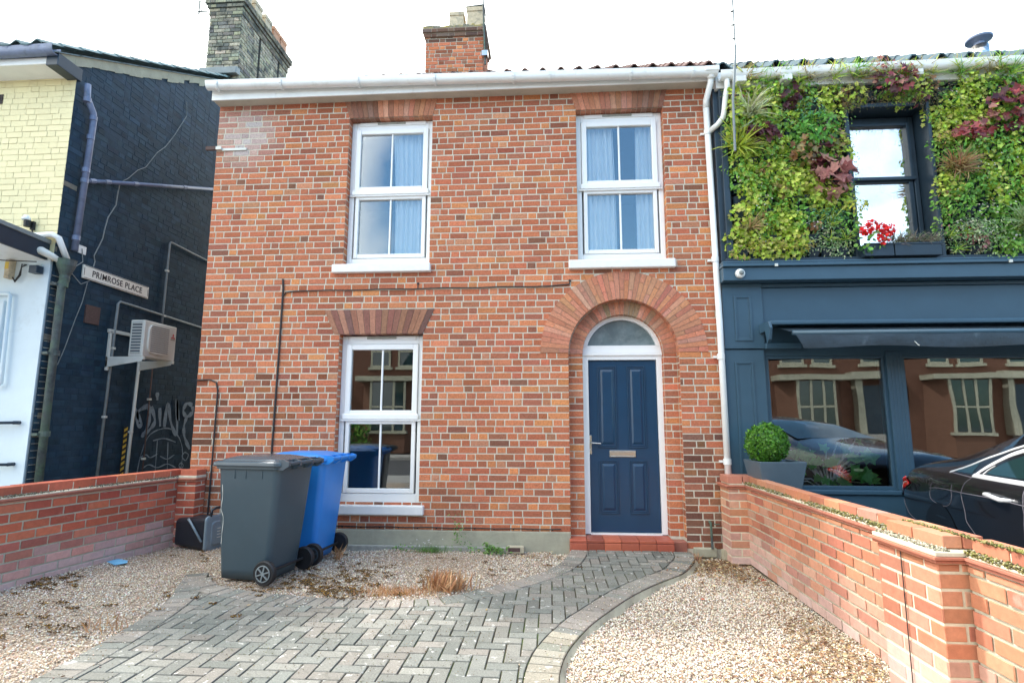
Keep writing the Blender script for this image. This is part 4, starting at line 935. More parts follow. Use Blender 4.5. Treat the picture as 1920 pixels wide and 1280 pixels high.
# awning
aw = thing('awning', 'retracted dark fabric awning over the shop window', 'awning', (4.5, -.2, 2.2))
k = MB(); k.box(2.31, SXE, -.30, -.051, 2.355, 2.40); k.build('cassette', 'navy', aw, bev=.012)
def strip(mb, x0, x1, prof, n=60, wob=0.):
    vs = []; m_ = len(prof)
    for i in range(n + 1):
        x = x0 + (x1 - x0) * i / n
        for j, (y, z) in enumerate(prof): vs.append((x + (.0 if i else prof[j][1] * 0), y, z + wob * sin(x * 5.1 + j) * (j / m_)))
    mb.add(vs, [(i * m_ + j, i * m_ + j + 1, (i + 1) * m_ + j + 1, (i + 1) * m_ + j) for i in range(n) for j in range(m_ - 1)])
k = MB(); strip(k, 2.42, SXE, [(-.10, 2.345), (-.25, 2.32), (-.42, 2.27), (-.50, 2.245)], wob=.006); k.build('canopy', 'awning', aw, smooth=True)
k = MB(); k.tube([(2.44, -.50, 2.235), (SXE, -.50, 2.235)], .026, 10); k.build('front_bar', 'navy', aw, smooth=True)
vs = []; n_ = 80; k = MB()
for i in range(n_ + 1):
    x = 2.46 + (SXE - 2.46) * i / n_; sk = .075 if i == 0 else 0
    for j, (y, z) in enumerate(((-.52, 2.215), (-.535, 2.15), (-.53, 2.085))): vs.append((x + (j * .035 if i == 0 else 0), y + .006 * sin(x * 7 + j), z + .006 * sin(x * 4.3) * j))
k.add(vs, [(i * 3 + j, i * 3 + j + 1, i * 3 + j + 4, i * 3 + j + 3) for i in range(n_) for j in range(2)]); k.build('valance', 'awning', aw, smooth=True)
k = MB(); k.prism([(-.05, 2.40), (-.30, 2.39), (-.34, 2.32), (-.30, 2.20), (-.24, 2.16), (-.20, 2.30), (-.05, 2.30)], (2.285, 0, 0), Y3, Z3, (.03, 0, 0)); k.box(2.33, 2.7, -.10, -.052, 2.13, 2.19); k.build('end_bracket', 'navy', aw, bev=.004)
k = MB(); k.tube([(3.55, -.50, 2.20), (3.62, -.545, 2.09)], .004, 5); k.build('cord', 'acwhite', aw)
# wall pole with pegs
po = thing('wire_pole', 'thin dark cable with small pegs rising in front of the gutter joint', 'cable', (2.02, -.4, 4.2))
k = MB(); k.tube([(2.02, -.40, 4.25), (2.03, -.40, 4.85), (2.09, -.40, 5.42), (2.09, -.40, 5.5)], .014, 8); k.tube([(2.09, -.40, 5.5), (2.093, -.4, 5.9), (2.08, -.4, 6.6)], .009, 6); k.build('shaft', 'lead', po)
k = MB()
for z in (5.58, 5.75, 5.92, 4.9, 5.25): k.tube([(2.06, -.40, z), (2.10, -.40, z + .005)], .009, 6)
k.build('peg', 'ink', po)

# ------------------------------------------------------------------ leaves
HEX = ([(0, 0, 0), (.35, .2, .06), (.5, .6, .10), (.22, 1, .03), (-.22, 1, .03), (-.5, .6, .10), (-.35, .2, .06)], None)
TL = {
    'round': ([(0, 0, 0), (.42, .22, .08), (.5, .65, .12), (0, 1.0, .02), (-.5, .65, .12), (-.42, .22, .08), (0, .5, -.03)], [(0, 1, 6), (1, 2, 6), (2, 3, 6), (3, 4, 6), (4, 5, 6), (5, 0, 6)]),
    'oval': ([(0, 0, 0), (.24, .35, .06), (.22, .7, .05), (0, 1, -.06), (-.22, .7, .05), (-.24, .35, .06), (0, .5, -.02)], [(0, 1, 6), (1, 2, 6), (2, 3, 6), (3, 4, 6), (4, 5, 6), (5, 0, 6)]),
    'lobed': ([(0, 0, 0), (.52, .02, .1), (.34, .28, .05), (.66, .5, .12), (.3, .62, .04), (0, 1.05, .05), (-.3, .62, .04), (-.66, .5, .12), (-.34, .28, .05), (-.52, .02, .1), (0, .42, -.04)], [(0, 1, 10), (1, 2, 10), (2, 3, 10), (3, 4, 10), (4, 5, 10), (5, 6, 10), (6, 7, 10), (7, 8, 10), (8, 9, 10), (9, 0, 10)]),
    'blade': ([(-.03, 0, 0), (.03, 0, 0), (.026, .35, .08), (-.026, .35, .08), (.018, .7, .03), (-.018, .7, .03), (0, 1., -.16)], [(0, 1, 2), (0, 2, 3), (3, 2, 4), (3, 4, 5), (5, 4, 6)]),
    'needle': ([(-.06, 0, 0), (.06, 0, 0), (0, 1, 0)], [(0, 1, 2)]),
}
def clump(c, n, cols, shape='round', size=.04, spread=.11, out=.10, droop=.35, var=.18, nrm=(0, -1, .25), up=(0, 0, 1), squash=1.):
    """leaves spread over a dome at c, facing nrm"""
    th = rng.uniform(0, 2 * pi, n); rr = np.sqrt(rng.uniform(0, 1, n)) * spread
    T = np.zeros((n, 3)); T[:, 0] = c[0] + rr * np.cos(th); T[:, 2] = c[2] + rr * np.sin(th) * squash
    dome = np.sqrt(np.clip(1 - (rr / spread) ** 2, 0, 1))
    T[:, 1] = c[1] - out * dome * rng.uniform(.35, 1.0, n)
    nr = np.array(nrm)[None] + rng.normal(size=(n, 3)) * .45
    nr[:, 0] += .6 * np.cos(th) * rr / spread; nr[:, 2] += .6 * np.sin(th) * rr / spread
    if shape in ('blade', 'needle'):
        upv = np.stack([np.cos(th) * .9 + rng.normal(size=n) * .35, -np.abs(rng.normal(size=n)) * .5 - .25, np.sin(th) * .6 + .35 + rng.normal(size=n) * .3], 1)
        T = np.array(c)[None] + rng.normal(size=(n, 3)) * spread * .18
    else:
        upv = np.stack([np.cos(th) * .8, -np.full(n, .2), np.sin(th) * .8 - droop], 1) + rng.normal(size=(n, 3)) * .4
    R = basis(nr, upv, size * rng.uniform(.6, 1.25, n))
    if shape in ('blade',):
        # growth direction is 'up' axis (column 1) -> make it follow upv exactly
        u = upv / np.linalg.norm(upv, axis=1, keepdims=True); s_ = np.cross(u, nr); s_ /= np.linalg.norm(s_, axis=1, keepdims=True); nn = np.cross(s_, u)
        R = np.stack([s_, u, nn], 2) * (size * rng.uniform(.6, 1.2, n)).reshape(-1, 1, 1)
    return inst(TL[shape][0], TL[shape][1], R, T, randcol(n, cols, var))
LIME = [(.46, .60, .07), (.54, .64, .10), (.36, .54, .06), (.60, .64, .16)]
GREEN = [(.17, .42, .06), (.25, .50, .08), (.12, .32, .05), (.32, .54, .10)]
DKG = [(.04, .14, .03), (.06, .19, .04), (.03, .10, .03)]
TEAL = [(.09, .29, .14), (.14, .38, .19), (.21, .44, .26)]
PURP = [(.13, .035, .055), (.18, .05, .065), (.09, .025, .04), (.24, .09, .09)]
REDL = [(.34, .06, .07), (.42, .10, .11), (.26, .05, .06), (.45, .2, .16)]
BRONZE = [(.34, .17, .07), (.42, .23, .10), (.28, .14, .08), (.30, .25, .10)]
TAN = [(.45, .33, .15), (.38, .27, .12), (.30, .28, .10)]
VARI = [(.42, .52, .30), (.30, .45, .20), (.52, .56, .38), (.16, .33, .12)]
PINK = [(.45, .22, .20), (.36, .15, .15), (.52, .30, .26)]
WHITEF = [(.75, .72, .70), (.7, .62, .62)]
def flow(c, n, spread, col=WHITEF, size=.014):
    th = rng.uniform(0, 2 * pi, n); rr = np.sqrt(rng.uniform(0, 1, n)) * spread
    T = np.stack([c[0] + rr * np.cos(th), c[1] - rng.uniform(.04, .16, n), c[2] + rr * np.sin(th)], 1)
    return inst(TL['round'][0], TL['round'][1], basis(np.array([[0, -1, .3]]) + rng.normal(size=(n, 3)) * .4, rng.normal(size=(n, 3)), size * rng.uniform(.6, 1.3, n)), T, randcol(n, col, .08))
# planter frame with pots
lw = thing('living_wall', 'black modular planter frame covering the upper shop wall', 'planter wall', (4, -.05, 4))
k = MB()
def inwin(x, z, m=.0): return GW[0] - m < x < GW[1] + m and z < GW[3] + m
for i in range(27):
    for j in range(14):
        x, z = 2.06 + i * .152, 3.12 + j * .152
        if inwin(x + .07, z + .07, .06): continue
        k.box(x, x + .145, -.06, -.002, z, z + .145)
k.build('backing_panel', 'black', lw)
k = MB()
for i in range(27):
    for j in range(14):
        x, z = 2.06 + i * .152, 3.12 + j * .152
        if inwin(x + .07, z + .07, .06): continue
        k.add([(x + .01, -.06, z), (x + .135, -.06, z), (x + .135, -.06, z + .11), (x + .01, -.06, z + .11), (x + .03, -.11, z + .01), (x + .115, -.11, z + .01), (x + .14, -.15, z + .11), (x + .005, -.15, z + .11)], [(4, 5, 6, 7), (0, 4, 7, 3), (5, 1, 2, 6), (0, 1, 5, 4)])
k.build('plant_pocket', 'navyd', lw, kind='stuff')
# mass planting (stuff) ------------------------------------------------
parts = []
KIND = {}
def zone(x, z):
    """what grows where: picked to follow the planting of the wall"""
    r_ = random.random()
    v = sin(x * 3.1 + 1.3 * sin(z * 2.7)) + sin(z * 4.3 + x * 1.7 + 2) + random.gauss(0, .5)
    if z < 3.45: return 'vari' if (2.75 < x < 3.3 or x > 4.25 and x < 4.8) else ('lime' if x < 2.7 else 'green')
    if x < 3.3:
        if z > 4.75: return 'lime' if r_ < .55 else ('green' if r_ < .85 else 'fine')
        if z > 4.2 and x > 2.75: return 'green' if x < 3.1 else ('fine' if z > 4.55 else 'lime')
        if 3.9 < z < 4.2 and x > 2.95: return 'pink'
        if z < 3.75 and x > 2.7: return 'teal' if r_ < .4 else ('vari' if r_ < .7 else 'green')
        return 'lime' if r_ < .62 else 'green'
    if x > 4.2:
        if z > 4.9: return 'fine' if x < 4.45 else ('green' if r_ < .5 else 'lime')
        if z > 4.45: return 'lime' if x < 4.9 else 'green'
        if z < 3.7: return 'vari' if r_ < .4 else 'green'
        return 'green' if r_ < .75 else 'lime'
    return 'fine' if r_ < .5 else ('lime' if r_ < .75 else 'green')
SPEC = {
    'lime': dict(n=84, cols=LIME, shape='lobed', size=.040, spread=.14, out=.16),
    'green': dict(n=74, cols=GREEN, shape='oval', size=.050, spread=.14, out=.16),
    'teal': dict(n=60, cols=TEAL, shape='oval', size=.034, spread=.12, out=.11),
    'vari': dict(n=90, cols=VARI, shape='oval', size=.028, spread=.12, out=.12),
    'fine': dict(n=130, cols=[(.14, .13, .06), (.20, .17, .08), (.10, .14, .05), (.25, .16, .10)], shape='oval', size=.017, spread=.13, out=.13),
    'pink': dict(n=26, cols=PINK + PURP, shape='lobed', size=.065, spread=.13, out=.13),
}
FEATURE = []
x = 2.13
while x < 5.9:
    z = 3.20
    while z < 5.22:
        px_, pz_ = x + random.uniform(-.05, .05), z + random.uniform(-.05, .05)
        z += .135
        if inwin(px_, pz_, .07): continue
        if 3.2 < px_ < 4.3 and pz_ < 3.3: continue
        if random.random() < .08: continue
        if random.random() < .13: parts.append(clump((px_, -.14, pz_), random.randint(12, 34), random.choice([BRONZE, PINK, PURP, REDL, TAN, BRONZE]), random.choice(['lobed', 'oval']), random.uniform(.03, .06), random.uniform(.06, .12), .13))
        kd = zone(px_, pz_); sp_ = dict(SPEC[kd]); sp_['n'] = int(sp_['n'] * random.uniform(.7, 1.3)); sp_['out'] *= random.uniform(.5, 1.6)
        if px_ > 5.25: sp_['n'] //= 2
        parts.append(clump((px_, -.10, pz_), **sp_))
        if random.random() < .22: parts.append(clump((px_, -.15, pz_), 26, LIME + GREEN, 'blade', .13, .08))
        if random.random() < .30: parts.append(flow((px_, -.1, pz_), 9, .10))
    x += .135
# sprigs over the gutter line and window edges
for _ in range(150):
    x = random.uniform(2.2, 5.8); parts.append(clump((x, -.22, 5.20 + random.uniform(-.05, .07)), 9, random.choice([LIME, GREEN, TAN]), 'blade', random.uniform(.10, .22), .05))
for _ in range(60):
    s_ = random.choice((-1, 1)); x = GW[0] - .02 if s_ < 0 else GW[1] + .05; parts.append(clump((x + random.uniform(-.05, .05), -.17, random.uniform(3.4, 4.9)), 10, GREEN + [(.2, .16, .09)], 'oval', .022, .09, .06))
for _ in range(34): parts.append(clump((random.uniform(3.3, 4.3), -.17, 4.90 + random.uniform(-.06, .10)), 34, [(.16, .15, .07), (.10, .13, .05), (.25, .17, .10)], 'oval', .018, .10, .08, droop=.9))
V, F, C = cat(parts)
o = arrmesh('foliage', V, F, C, 'leaf', None, label='dense mixed green foliage growing out of the living wall pockets', kind='stuff'); o['category'] = 'foliage'
# single plants that can be told apart
def plant(name, label, cat_, arrs, mat='leaf', group=None, stem=None):
    V, F, C = cat(arrs); c0 = V.mean(0); t_ = thing(name, label, cat_, tuple(float(q) for q in c0), group=group)
    arrmesh('leaves', V, F, C, mat, t_); return t_
plant('fern_plant', 'yellow green fern with arching fronds at the left edge of the living wall', 'fern', [clump((2.13, -.18, 4.40), 60, [(.42, .48, .05), (.33, .42, .05)], 'blade', .34, .10), clump((2.15, -.22, 4.45), 70, [(.40, .46, .05)], 'oval', .03, .17, .10)])
plant('grass_plant', 'pale striped arching grass high on the left of the living wall', 'grass plant', [clump((2.28, -.20, 4.80), 90, [(.55, .58, .32), (.45, .52, .20), (.65, .66, .45)], 'blade', .30, .12)])
plant('heuchera_plant', 'dark purple leaved plant right of the fern', 'plant', [clump((2.40, -.20, 4.53), 46, PURP, 'lobed', .085, .17, .12, squash=.7)])
plant('heuchera_plant', 'dusky purple plant near the top left of the living wall', 'plant', [clump((2.72, -.18, 5.02), 40, PURP, 'lobed', .075, .14, .12)])
plant('heuchera_plant', 'large crimson leaved plant hanging under the gutter above the window', 'plant', [clump((3.85, -.22, 5.13), 95, REDL + PURP, 'lobed', .06, .25, .14, squash=.7), clump((3.72, -.22, 5.30), 14, REDL, 'lobed', .06, .08, .1)])
plant('heuchera_plant', 'bronze orange leaved plant in the middle of the left planting', 'plant', [clump((2.83, -.20, 4.32), 50, BRONZE, 'lobed', .065, .15, .12)])
plant('heuchera_plant', 'big brownish pink maple shaped leaves beside the shop window', 'plant', [clump((3.10, -.22, 4.02), 34, PINK, 'lobed', .12, .20, .14)])
plant('heuchera_plant', 'dark maroon leaves tucked above the pink maple shaped leaves', 'plant', [clump((3.05, -.18, 4.28), 18, PURP, 'lobed', .09, .12, .12)])
plant('heuchera_plant', 'bright red leaves right of the dark window surround', 'plant', [clump((4.62, -.22, 4.48), 60, REDL, 'lobed', .075, .19, .13, squash=.45)])
plant('heuchera_plant', 'dark red leaves at the far right top of the living wall', 'plant', [clump((5.02, -.22, 4.75), 100, REDL + PURP, 'lobed', .075, .25, .14)])
plant('sedge_plant', 'tan tufted grass sprouting beside the window surround', 'grass plant', [clump((4.42, -.22, 4.08), 150, TAN + BRONZE, 'blade', .24, .12), clump((4.40, -.2, 4.00), 50, PINK + GREEN, 'oval', .02, .14, .10)])
plant('sedum_plant', 'orange tinged low plant just above the tan grass', 'plant', [clump((4.33, -.2, 4.42), 90, [(.55, .40, .12), (.45, .32, .10), (.30, .38, .10)], 'oval', .028, .12, .10, squash=.5)])
plant('sedum_plant', 'bright yellow green rosette poking over the lower window edge', 'plant', [clump((3.33, -.22, 3.66), 80, [(.52, .52, .05), (.42, .46, .05)], 'oval', .035, .10, .12, squash=.6)])
plant('sedum_plant', 'row of yellow sedum along the bottom left planter edge', 'plant', [clump((x_, -.18, 3.25), 60, [(.50, .48, .08), (.42, .42, .07), (.40, .28, .10)], 'oval', .03, .10, .11, squash=.6) for x_ in (2.25, 2.42, 2.60, 2.78)])
plant('leafy_plant', 'glossy bright green broad leaves left of the shop window top', 'plant', [clump((3.00, -.22, 4.58), 70, [(.10, .34, .04), (.16, .42, .06)], 'oval', .075, .18, .14)])
plant('leafy_plant', 'blue green feathery plant above the glossy broad leaves', 'plant', [clump((2.93, -.2, 4.80), 120, TEAL, 'oval', .03, .15, .12)])
plant('dry_grass', 'withered straw coloured grass in a low left pocket', 'grass plant', [clump((2.20, -.18, 3.45), 60, TAN, 'blade', .20, .08, .1)], 'dryleaf')
plant('creeper', 'silver variegated creeper on the lower right of the living wall', 'plant', [clump((4.52 + i_ * .14, -.2, 3.36), 90, VARI, 'oval', .03, .13, .12) for i_ in range(3)] + [flow((4.8, -.15, 3.4), 26, .3, size=.022)])
plant('grass_plant', 'green arching grass spilling over the bottom right pocket', 'grass plant', [clump((5.02, -.2, 3.42), 120, [(.25, .38, .12), (.35, .45, .2)], 'blade', .26, .1)])
wb = thing('window_box', 'dark rectangular window boxes below the planted shop window', 'planter', (3.8, -.2, 3.15))
k = MB(); k.box(3.36, 3.655, -.25, -.06, 3.095, 3.225); k.box(3.668, 4.14, -.25, -.06, 3.095, 3.225); k.box(3.35, 3.66, -.257, -.25, 3.215, 3.235); k.box(3.664, 4.145, -.257, -.25, 3.215, 3.235); k.build('trough', 'navyd', wb, bev=.006)
plant('geranium', 'scarlet red geranium flowers in the window box', 'flower', [clump((c_[0], -.27, c_[1]), 70, [(.85, .01, .01), (.72, .01, .015)], 'round', .028, .055, .055) for c_ in ((3.44, 3.42), (3.37, 3.38), (3.53, 3.38), (3.61, 3.37), (3.54, 3.28))] + [clump((3.46, -.2, 3.26), 60, DKG + GREEN, 'round', .05, .14, .12)], 'petal')
plant('heather', 'sparse grey green heather in the window box beside the geranium', 'plant', [clump((3.70 + i_ * .10, -.18, 3.26), 60, [(.24, .25, .17), (.30, .24, .2), (.16, .2, .1)], 'blade', .13, .12) for i_ in range(5)] + [clump((3.7 + i_ * .1, -.18, 3.29), 40, [(.3, .25, .2), (.2, .24, .14)], 'oval', .016, .07, .06) for i_ in range(5)])
plant('bindweed', 'thin leafy tendril climbing beside the white swan neck pipe', 'climber', [clump((2.08, -.32, 4.72 + i_ * .07), 6, LIME, 'round', .05, .05, .03) for i_ in range(6)])
for (x_, n_) in ((3.86, 4), (4.32, 5), (2.6, 3)):
    pass

# planter with topiary ball
tp = thing('square_planter', 'tapered slate grey planter standing by the shop pilaster', 'planter', (2.13, -.55, 0))
k = MB(); PXc, PYc = 2.215, -.40
vs = [(PXc + sx * w_, PYc + sy * w_, z) for (w_, z) in ((.13, .42), (.225, .965), (.20, .965), (.19, .90)) for sx, sy in ((-1, -1), (1, -1), (1, 1), (-1, 1))]
k.add(vs, [(j * 4 + i, j * 4 + (i + 1) % 4, j * 4 + 4 + (i + 1) % 4, j * 4 + 4 + i) for j in range(3) for i in range(4)] + [(0, 3, 2, 1), (12, 13, 14, 15)]); k.build('pot', 'lead', tp, bev=.006)
for v_ in (0,): M['slatepot'] = material('slate grey planter', (.085, .125, .16), rough=.45, nscale=4, namp=.1); bpy.data.objects['pot'].data.materials[0] = M['slatepot']
k = MB(); k.box(PXc - .12, PXc + .17, PYc - .16, PYc + .16, .0, .43); k.build('plinth', 'slabs', tp, bev=.01)
n = 5200; dirs = rng.normal(size=(n, 3)); dirs /= np.linalg.norm(dirs, axis=1, keepdims=True)
bump_ = 1 + .05 * np.sin(dirs[:, 0] * 9 + 1) * np.sin(dirs[:, 2] * 8) + .05 * np.sin(dirs[:, 1] * 11)
T = np.array([2.155, PYc, 1.130]) + dirs * (.195 * bump_ * rng.uniform(.86, 1.04, n))[:, None]
tb = thing('topiary_ball', 'clipped bright green topiary ball in the slate planter', 'shrub', (2.175, PYc, .95))
V, F, C = inst(TL['oval'][0], TL['oval'][1], basis(dirs + rng.normal(size=(n, 3)) * .5, rng.normal(size=(n, 3)) + [0, 0, .5], .030 * rng.uniform(.6, 1.2, n)), T, randcol(n, [(.10, .28, .03), (.15, .36, .04), (.07, .2, .025)], .2))
arrmesh('crown', V, F, C, 'leaf', tb)
k = MB(); k.tube([(2.19, PYc, .9), (2.18, PYc, 1.05)], .02, 8); k.build('trunk', 'rust', tb)
# monstera behind the shop glass
ms = thing('monstera_plant', 'big leaved house plant behind the shop window glass', 'plant', (3.0, .35, .65))
pr = []
cen = [(2.55 + random.random() * .95, .68 + random.random() * .38) for _ in range(22)] + [(2.75, .9), (2.9, .78), (3.05, .95), (3.12, .74), (3.25, 1.0), (3.32, .8), (3.42, .95), (3.15, 1.12), (3.35, 1.15), (2.85, 1.05), (3.48, .75), (3.0, .70)]
n = len(cen); T = np.array([(a_, .16 + .12 * random.random(), b_) for a_, b_ in cen])
V, F, C = inst(TL['lobed'][0], TL['lobed'][1], basis(np.array([[0, -1, .5]]) + rng.normal(size=(n, 3)) * .4, np.stack([rng.normal(size=n) * .8, np.full(n, -.3), -.3 + rng.normal(size=n) * .6], 1), .15 * rng.uniform(.6, 1.2, n)), T, randcol(n, [(.22, .50, .14), (.14, .40, .10)], .1))
arrmesh('leaves', V, F, C, 'leaf', ms)
k = MB()
for a_, b_ in cen: k.tube([(3.1, .38, .55), ((3.1 + a_) / 2, .36, (.55 + b_) / 2 + .08), (a_, .24, b_)], .008, 5)
k.build('stem', 'leaf', ms)
k = MB(); k.lathe([(.12, 0), (.16, .25), (.14, .25)], (3.1, .38, .32), 16); k.build('pot', 'terra', ms)
lp = thing('pendant_lamp', 'round globe lamp hanging inside the upper shop window', 'lamp', (3.98, .32, 3.9))
k = MB(); k.lathe([(.001, -.10), (.06, -.08), (.095, -.03), (.10, 0), (.085, .05), (.04, .085), (.02, .10)], (3.96, .35, 3.93), 18); k.build('globe', 'bulb', lp, smooth=True)
k = MB(); k.tube([(3.96, .35, 4.03), (3.96, .35, 5.1)], .006, 6); k.build('cord', 'black', lp)

# ================================================================== GARDEN WALLS
def gtint(eff, ztop=.45):
    def f(c, u, z):
        pz = sin(u * 1.9 + 1.1 * sin(z * 5)) + sin(u * .8 + z * 6 + 1)
        if pz > 1.1 and random.random() < .6: c = tuple(v * .72 + q * .28 for v, q in zip(c, (.66, .50, .44)))
        if z < ztop:
            k_ = max(0, (ztop - z) / ztop) * eff * random.uniform(.3, 1.2); k_ = min(k_, .7); w_ = (.70, .57, .54)
            c = tuple(v * (1 - k_) + q * k_ for v, q in zip(c, w_))
        return c
    return f
def garden_run(p0, p1, side, thick, ztop, t_, pal, mortar, core, tintf, zb=-.04):
    """wall segment from p0 to p1 (xy of the garden-side face); side = outward normal sign in x (+1 faces +X)"""
    P0, P1 = Vector((*p0, 0)), Vector((*p1, 0)); d = P1 - P0; L = d.length; U = d / L; Nn = Vector((-U.y, U.x, 0)); 
    if Nn.x * side < 0: Nn = -Nn
    back = -Nn * thick
    core.obox(P0 + Vector((0, 0, zb)) - Nn * .006, U * L, back + Nn * .006, (0, 0, ztop - zb))
    nz0 = .0
    brickface(t_, P0 + Nn * .0, U, Nn, 0, L, zb, ztop - .008, pal=pal, course=.0765, joint=.0125, bond='half', tint=tintf, d=.004, L=.21)
    return P0, U, Nn, L
def crease(mb, P0, U, Nn, L, z, proj, thick, ends=0.):
    for k_, (e_, zz) in enumerate(((proj * .6, z), (proj, z + .017))):
        mb.obox(P0 - U * ends + Nn * e_ + Vector((0, 0, zz)), U * (L + 2 * ends), -Nn * (thick + 2 * e_), (0, 0, .0135), (.42, .16, .11))
def coping(mb, mort, P0, U, Nn, L, z, inset, wdt, hgt, pal, blen=.215, joint=.012, start=0.):
    u = 0.
    mort.obox(P0 - Nn * (inset - .0) + Vector((0, 0, z - .004)), U * L, -Nn * wdt, (0, 0, hgt * .86))
    while u < L - .03:
        b_ = min(blen, L - u)
        c_ = pick(pal); dz = random.uniform(-.002, .002)
        mb.obox(P0 + U * (u + .001) - Nn * (inset - .006 + random.uniform(-.002, .002)) + Vector((0, 0, z + dz)), U * (b_ - joint), -Nn * (wdt + .012), (0, 0, hgt), c_)
        u += b_
def moss_strip(P0, U, Nn, L, z, o0, o1, n, cols, hmax=.02):
    u = rng.uniform(0, L, n); mask = (np.sin(u * 3.1 + 1) + np.sin(u * 7.7) + rng.normal(size=n) * .8) > -.3; u = u[mask]; n = len(u)
    o_ = rng.uniform(o0, o1, n)
    T = np.array(P0)[None] + np.array(U)[None] * u[:, None] + np.array(Nn)[None] * o_[:, None]; T[:, 2] = z + rng.uniform(0, hmax, n)
    return inst(STONE[0], STONE[1], basis(rng.normal(size=(n, 3)), rng.normal(size=(n, 3)), rng.uniform(.004, .010, n)), T, randcol(n, cols, .25))
STONE = ([(1, 0, 0), (-.9, .1, 0), (0, .8, .1), (.1, -.85, 0), (0, .1, .62), (.1, 0, -.6)], [(0, 2, 4), (2, 1, 4), (1, 3, 4), (3, 0, 4), (2, 0, 5), (1, 2, 5), (3, 1, 5), (0, 3, 5)])
MOSSC = [(.16, .15, .04), (.22, .20, .06), (.09, .09, .03), (.30, .26, .12)]
# right wall
rw = thing('garden_wall', 'low orange brick garden wall with brick coping, between the gravel and the car', 'wall', (2.0, -2, 0))
core, bk, cop, cr, mo = MB(), MB(), MB(), MB(), MB()
moss = []
for (pa, pb) in (((1.958, -.12), (1.925, -2.86)), ((1.93, -3.36), (1.90, -6.3))):
    P0, U, Nn, L = garden_run(pa, pb, -1, .118, .685, bk, PAL_GARD, 'gmortar', core, gtint(.55, .35))
    crease(cr, P0, U, Nn, L, .686, .026, .118); mo.obox(P0 + Nn * .012 + Vector((0, 0, .717)), U * L, -Nn * .128, (0, 0, .012))
    coping(cop, mo, P0, U, Nn, L, .730, .032, .078, .066, PAL_GARD, blen=.226)
    moss.append(moss_strip(P0, U, Nn, L, .728, -.032, .018, 4200, MOSSC + [(.34, .31, .24)]))
def pier(x0, x1, y0, y1, ztop, faces, pal, tf):
    core.box(x0 + .006, x1 - .006, y0 + .006, y1 - .006, -.04, ztop)
    if 'w' in faces: brickface(bk, (x0 + .006, y0, 0), Y3, (-1, 0, 0), 0, y1 - y0, -.04, ztop - .006, pal=pal, course=.0765, joint=.0125, bond='half', tint=tf, d=.004, L=.21)
    if 'e' in faces: brickface(bk, (x1 - .006, y0, 0), Y3, (1, 0, 0), 0, y1 - y0, -.04, ztop - .006, pal=pal, course=.0765, joint=.0125, bond='half', tint=tf, d=.004, L=.21)
    if 's' in faces: brickface(bk, (x0, y0 + .006, 0), X3, NY, 0, x1 - x0, -.04, ztop - .006, pal=pal, course=.0765, joint=.0125, bond='half', tint=tf, d=.004, L=.21)
    for e_, zz in ((.016, ztop + .001), (.028, ztop + .018)): cr.box(x0 - e_, x1 + e_ * .3, y0 - e_, y1 + e_, zz, zz + .0135, (.45, .17, .11))
pier(1.772, 2.065, -.345, -.055, .685, 'ws', PAL_GARD, gtint(.6, .3))
pier(1.800, 2.06, -3.352, -2.865, .685, 'ws', PAL_GARD, gtint(.6, .3))
mo.box(1.79, 2.06, -.335, -.06, .717, .745); mo.box(1.785, 2.07, -3.37, -2.85, .717, .738)
cop.box(1.775, 1.915, -.34, -.07, .735, .805, (.50, .21, .145)); cop.box(1.925, 2.05, -.34, -.07, .735, .803, (.47, .2, .14))
for (y0, y1) in ((-3.30, -3.075), (-3.065, -2.85)): cop.box(1.868, 1.955, y0, y1, .742, .800, pick(PAL_GARD)); cop.box(1.96, 2.05, y0 - .005, y1 - .005, .742, .800, pick(PAL_GARD))
jt = MB(); jt.box(1.7930, 1.7955, -3.086, -3.080, -.04, .68)
core.build('mortar', 'gmortar', rw); bk.build('brickwork', 'gbrick', rw); cr.build('tile_creasing', 'gbrick', rw, bev=.002); mo.build('mortar_bed', 'gmortar', rw, bev=.004)
M['copb'] = material('coping brick', attr=True, rough=.75, nscale=30, namp=.14, bump=.3, bscale=120, bdist=.002, dirt=(.30, .22, .14), dscale=7, dthr=(.64, .8), spec=.25)
cop.build('coping', 'copb', rw, bev=.003); jt.build('movement_joint', 'black', rw)
n = 500; T = np.stack([rng.uniform(1.80, 1.87, n), rng.uniform(-3.36, -2.86, n), .738 + rng.uniform(0, .008, n)], 1)
moss.append(inst(STONE[0], STONE[1], basis(rng.normal(size=(n, 3)), rng.normal(size=(n, 3)), rng.uniform(.004, .010, n)), T, randcol(n, [(.5, .47, .36), (.35, .32, .24), (.2, .18, .12)], .2)))
n = 260; T = np.stack([1.958 + rng.normal(size=n) * .010, rng.uniform(-3.7, -2.86, n), .798 + rng.uniform(0, .008, n)], 1)
moss.append(inst(STONE[0], STONE[1], basis(rng.normal(size=(n, 3)), rng.normal(size=(n, 3)), rng.uniform(.005, .012, n)), T, randcol(n, MOSSC, .2)))
V, F, C = cat(moss); arrmesh('wall_moss', V, F, C, 'moss', rw, kind='stuff')
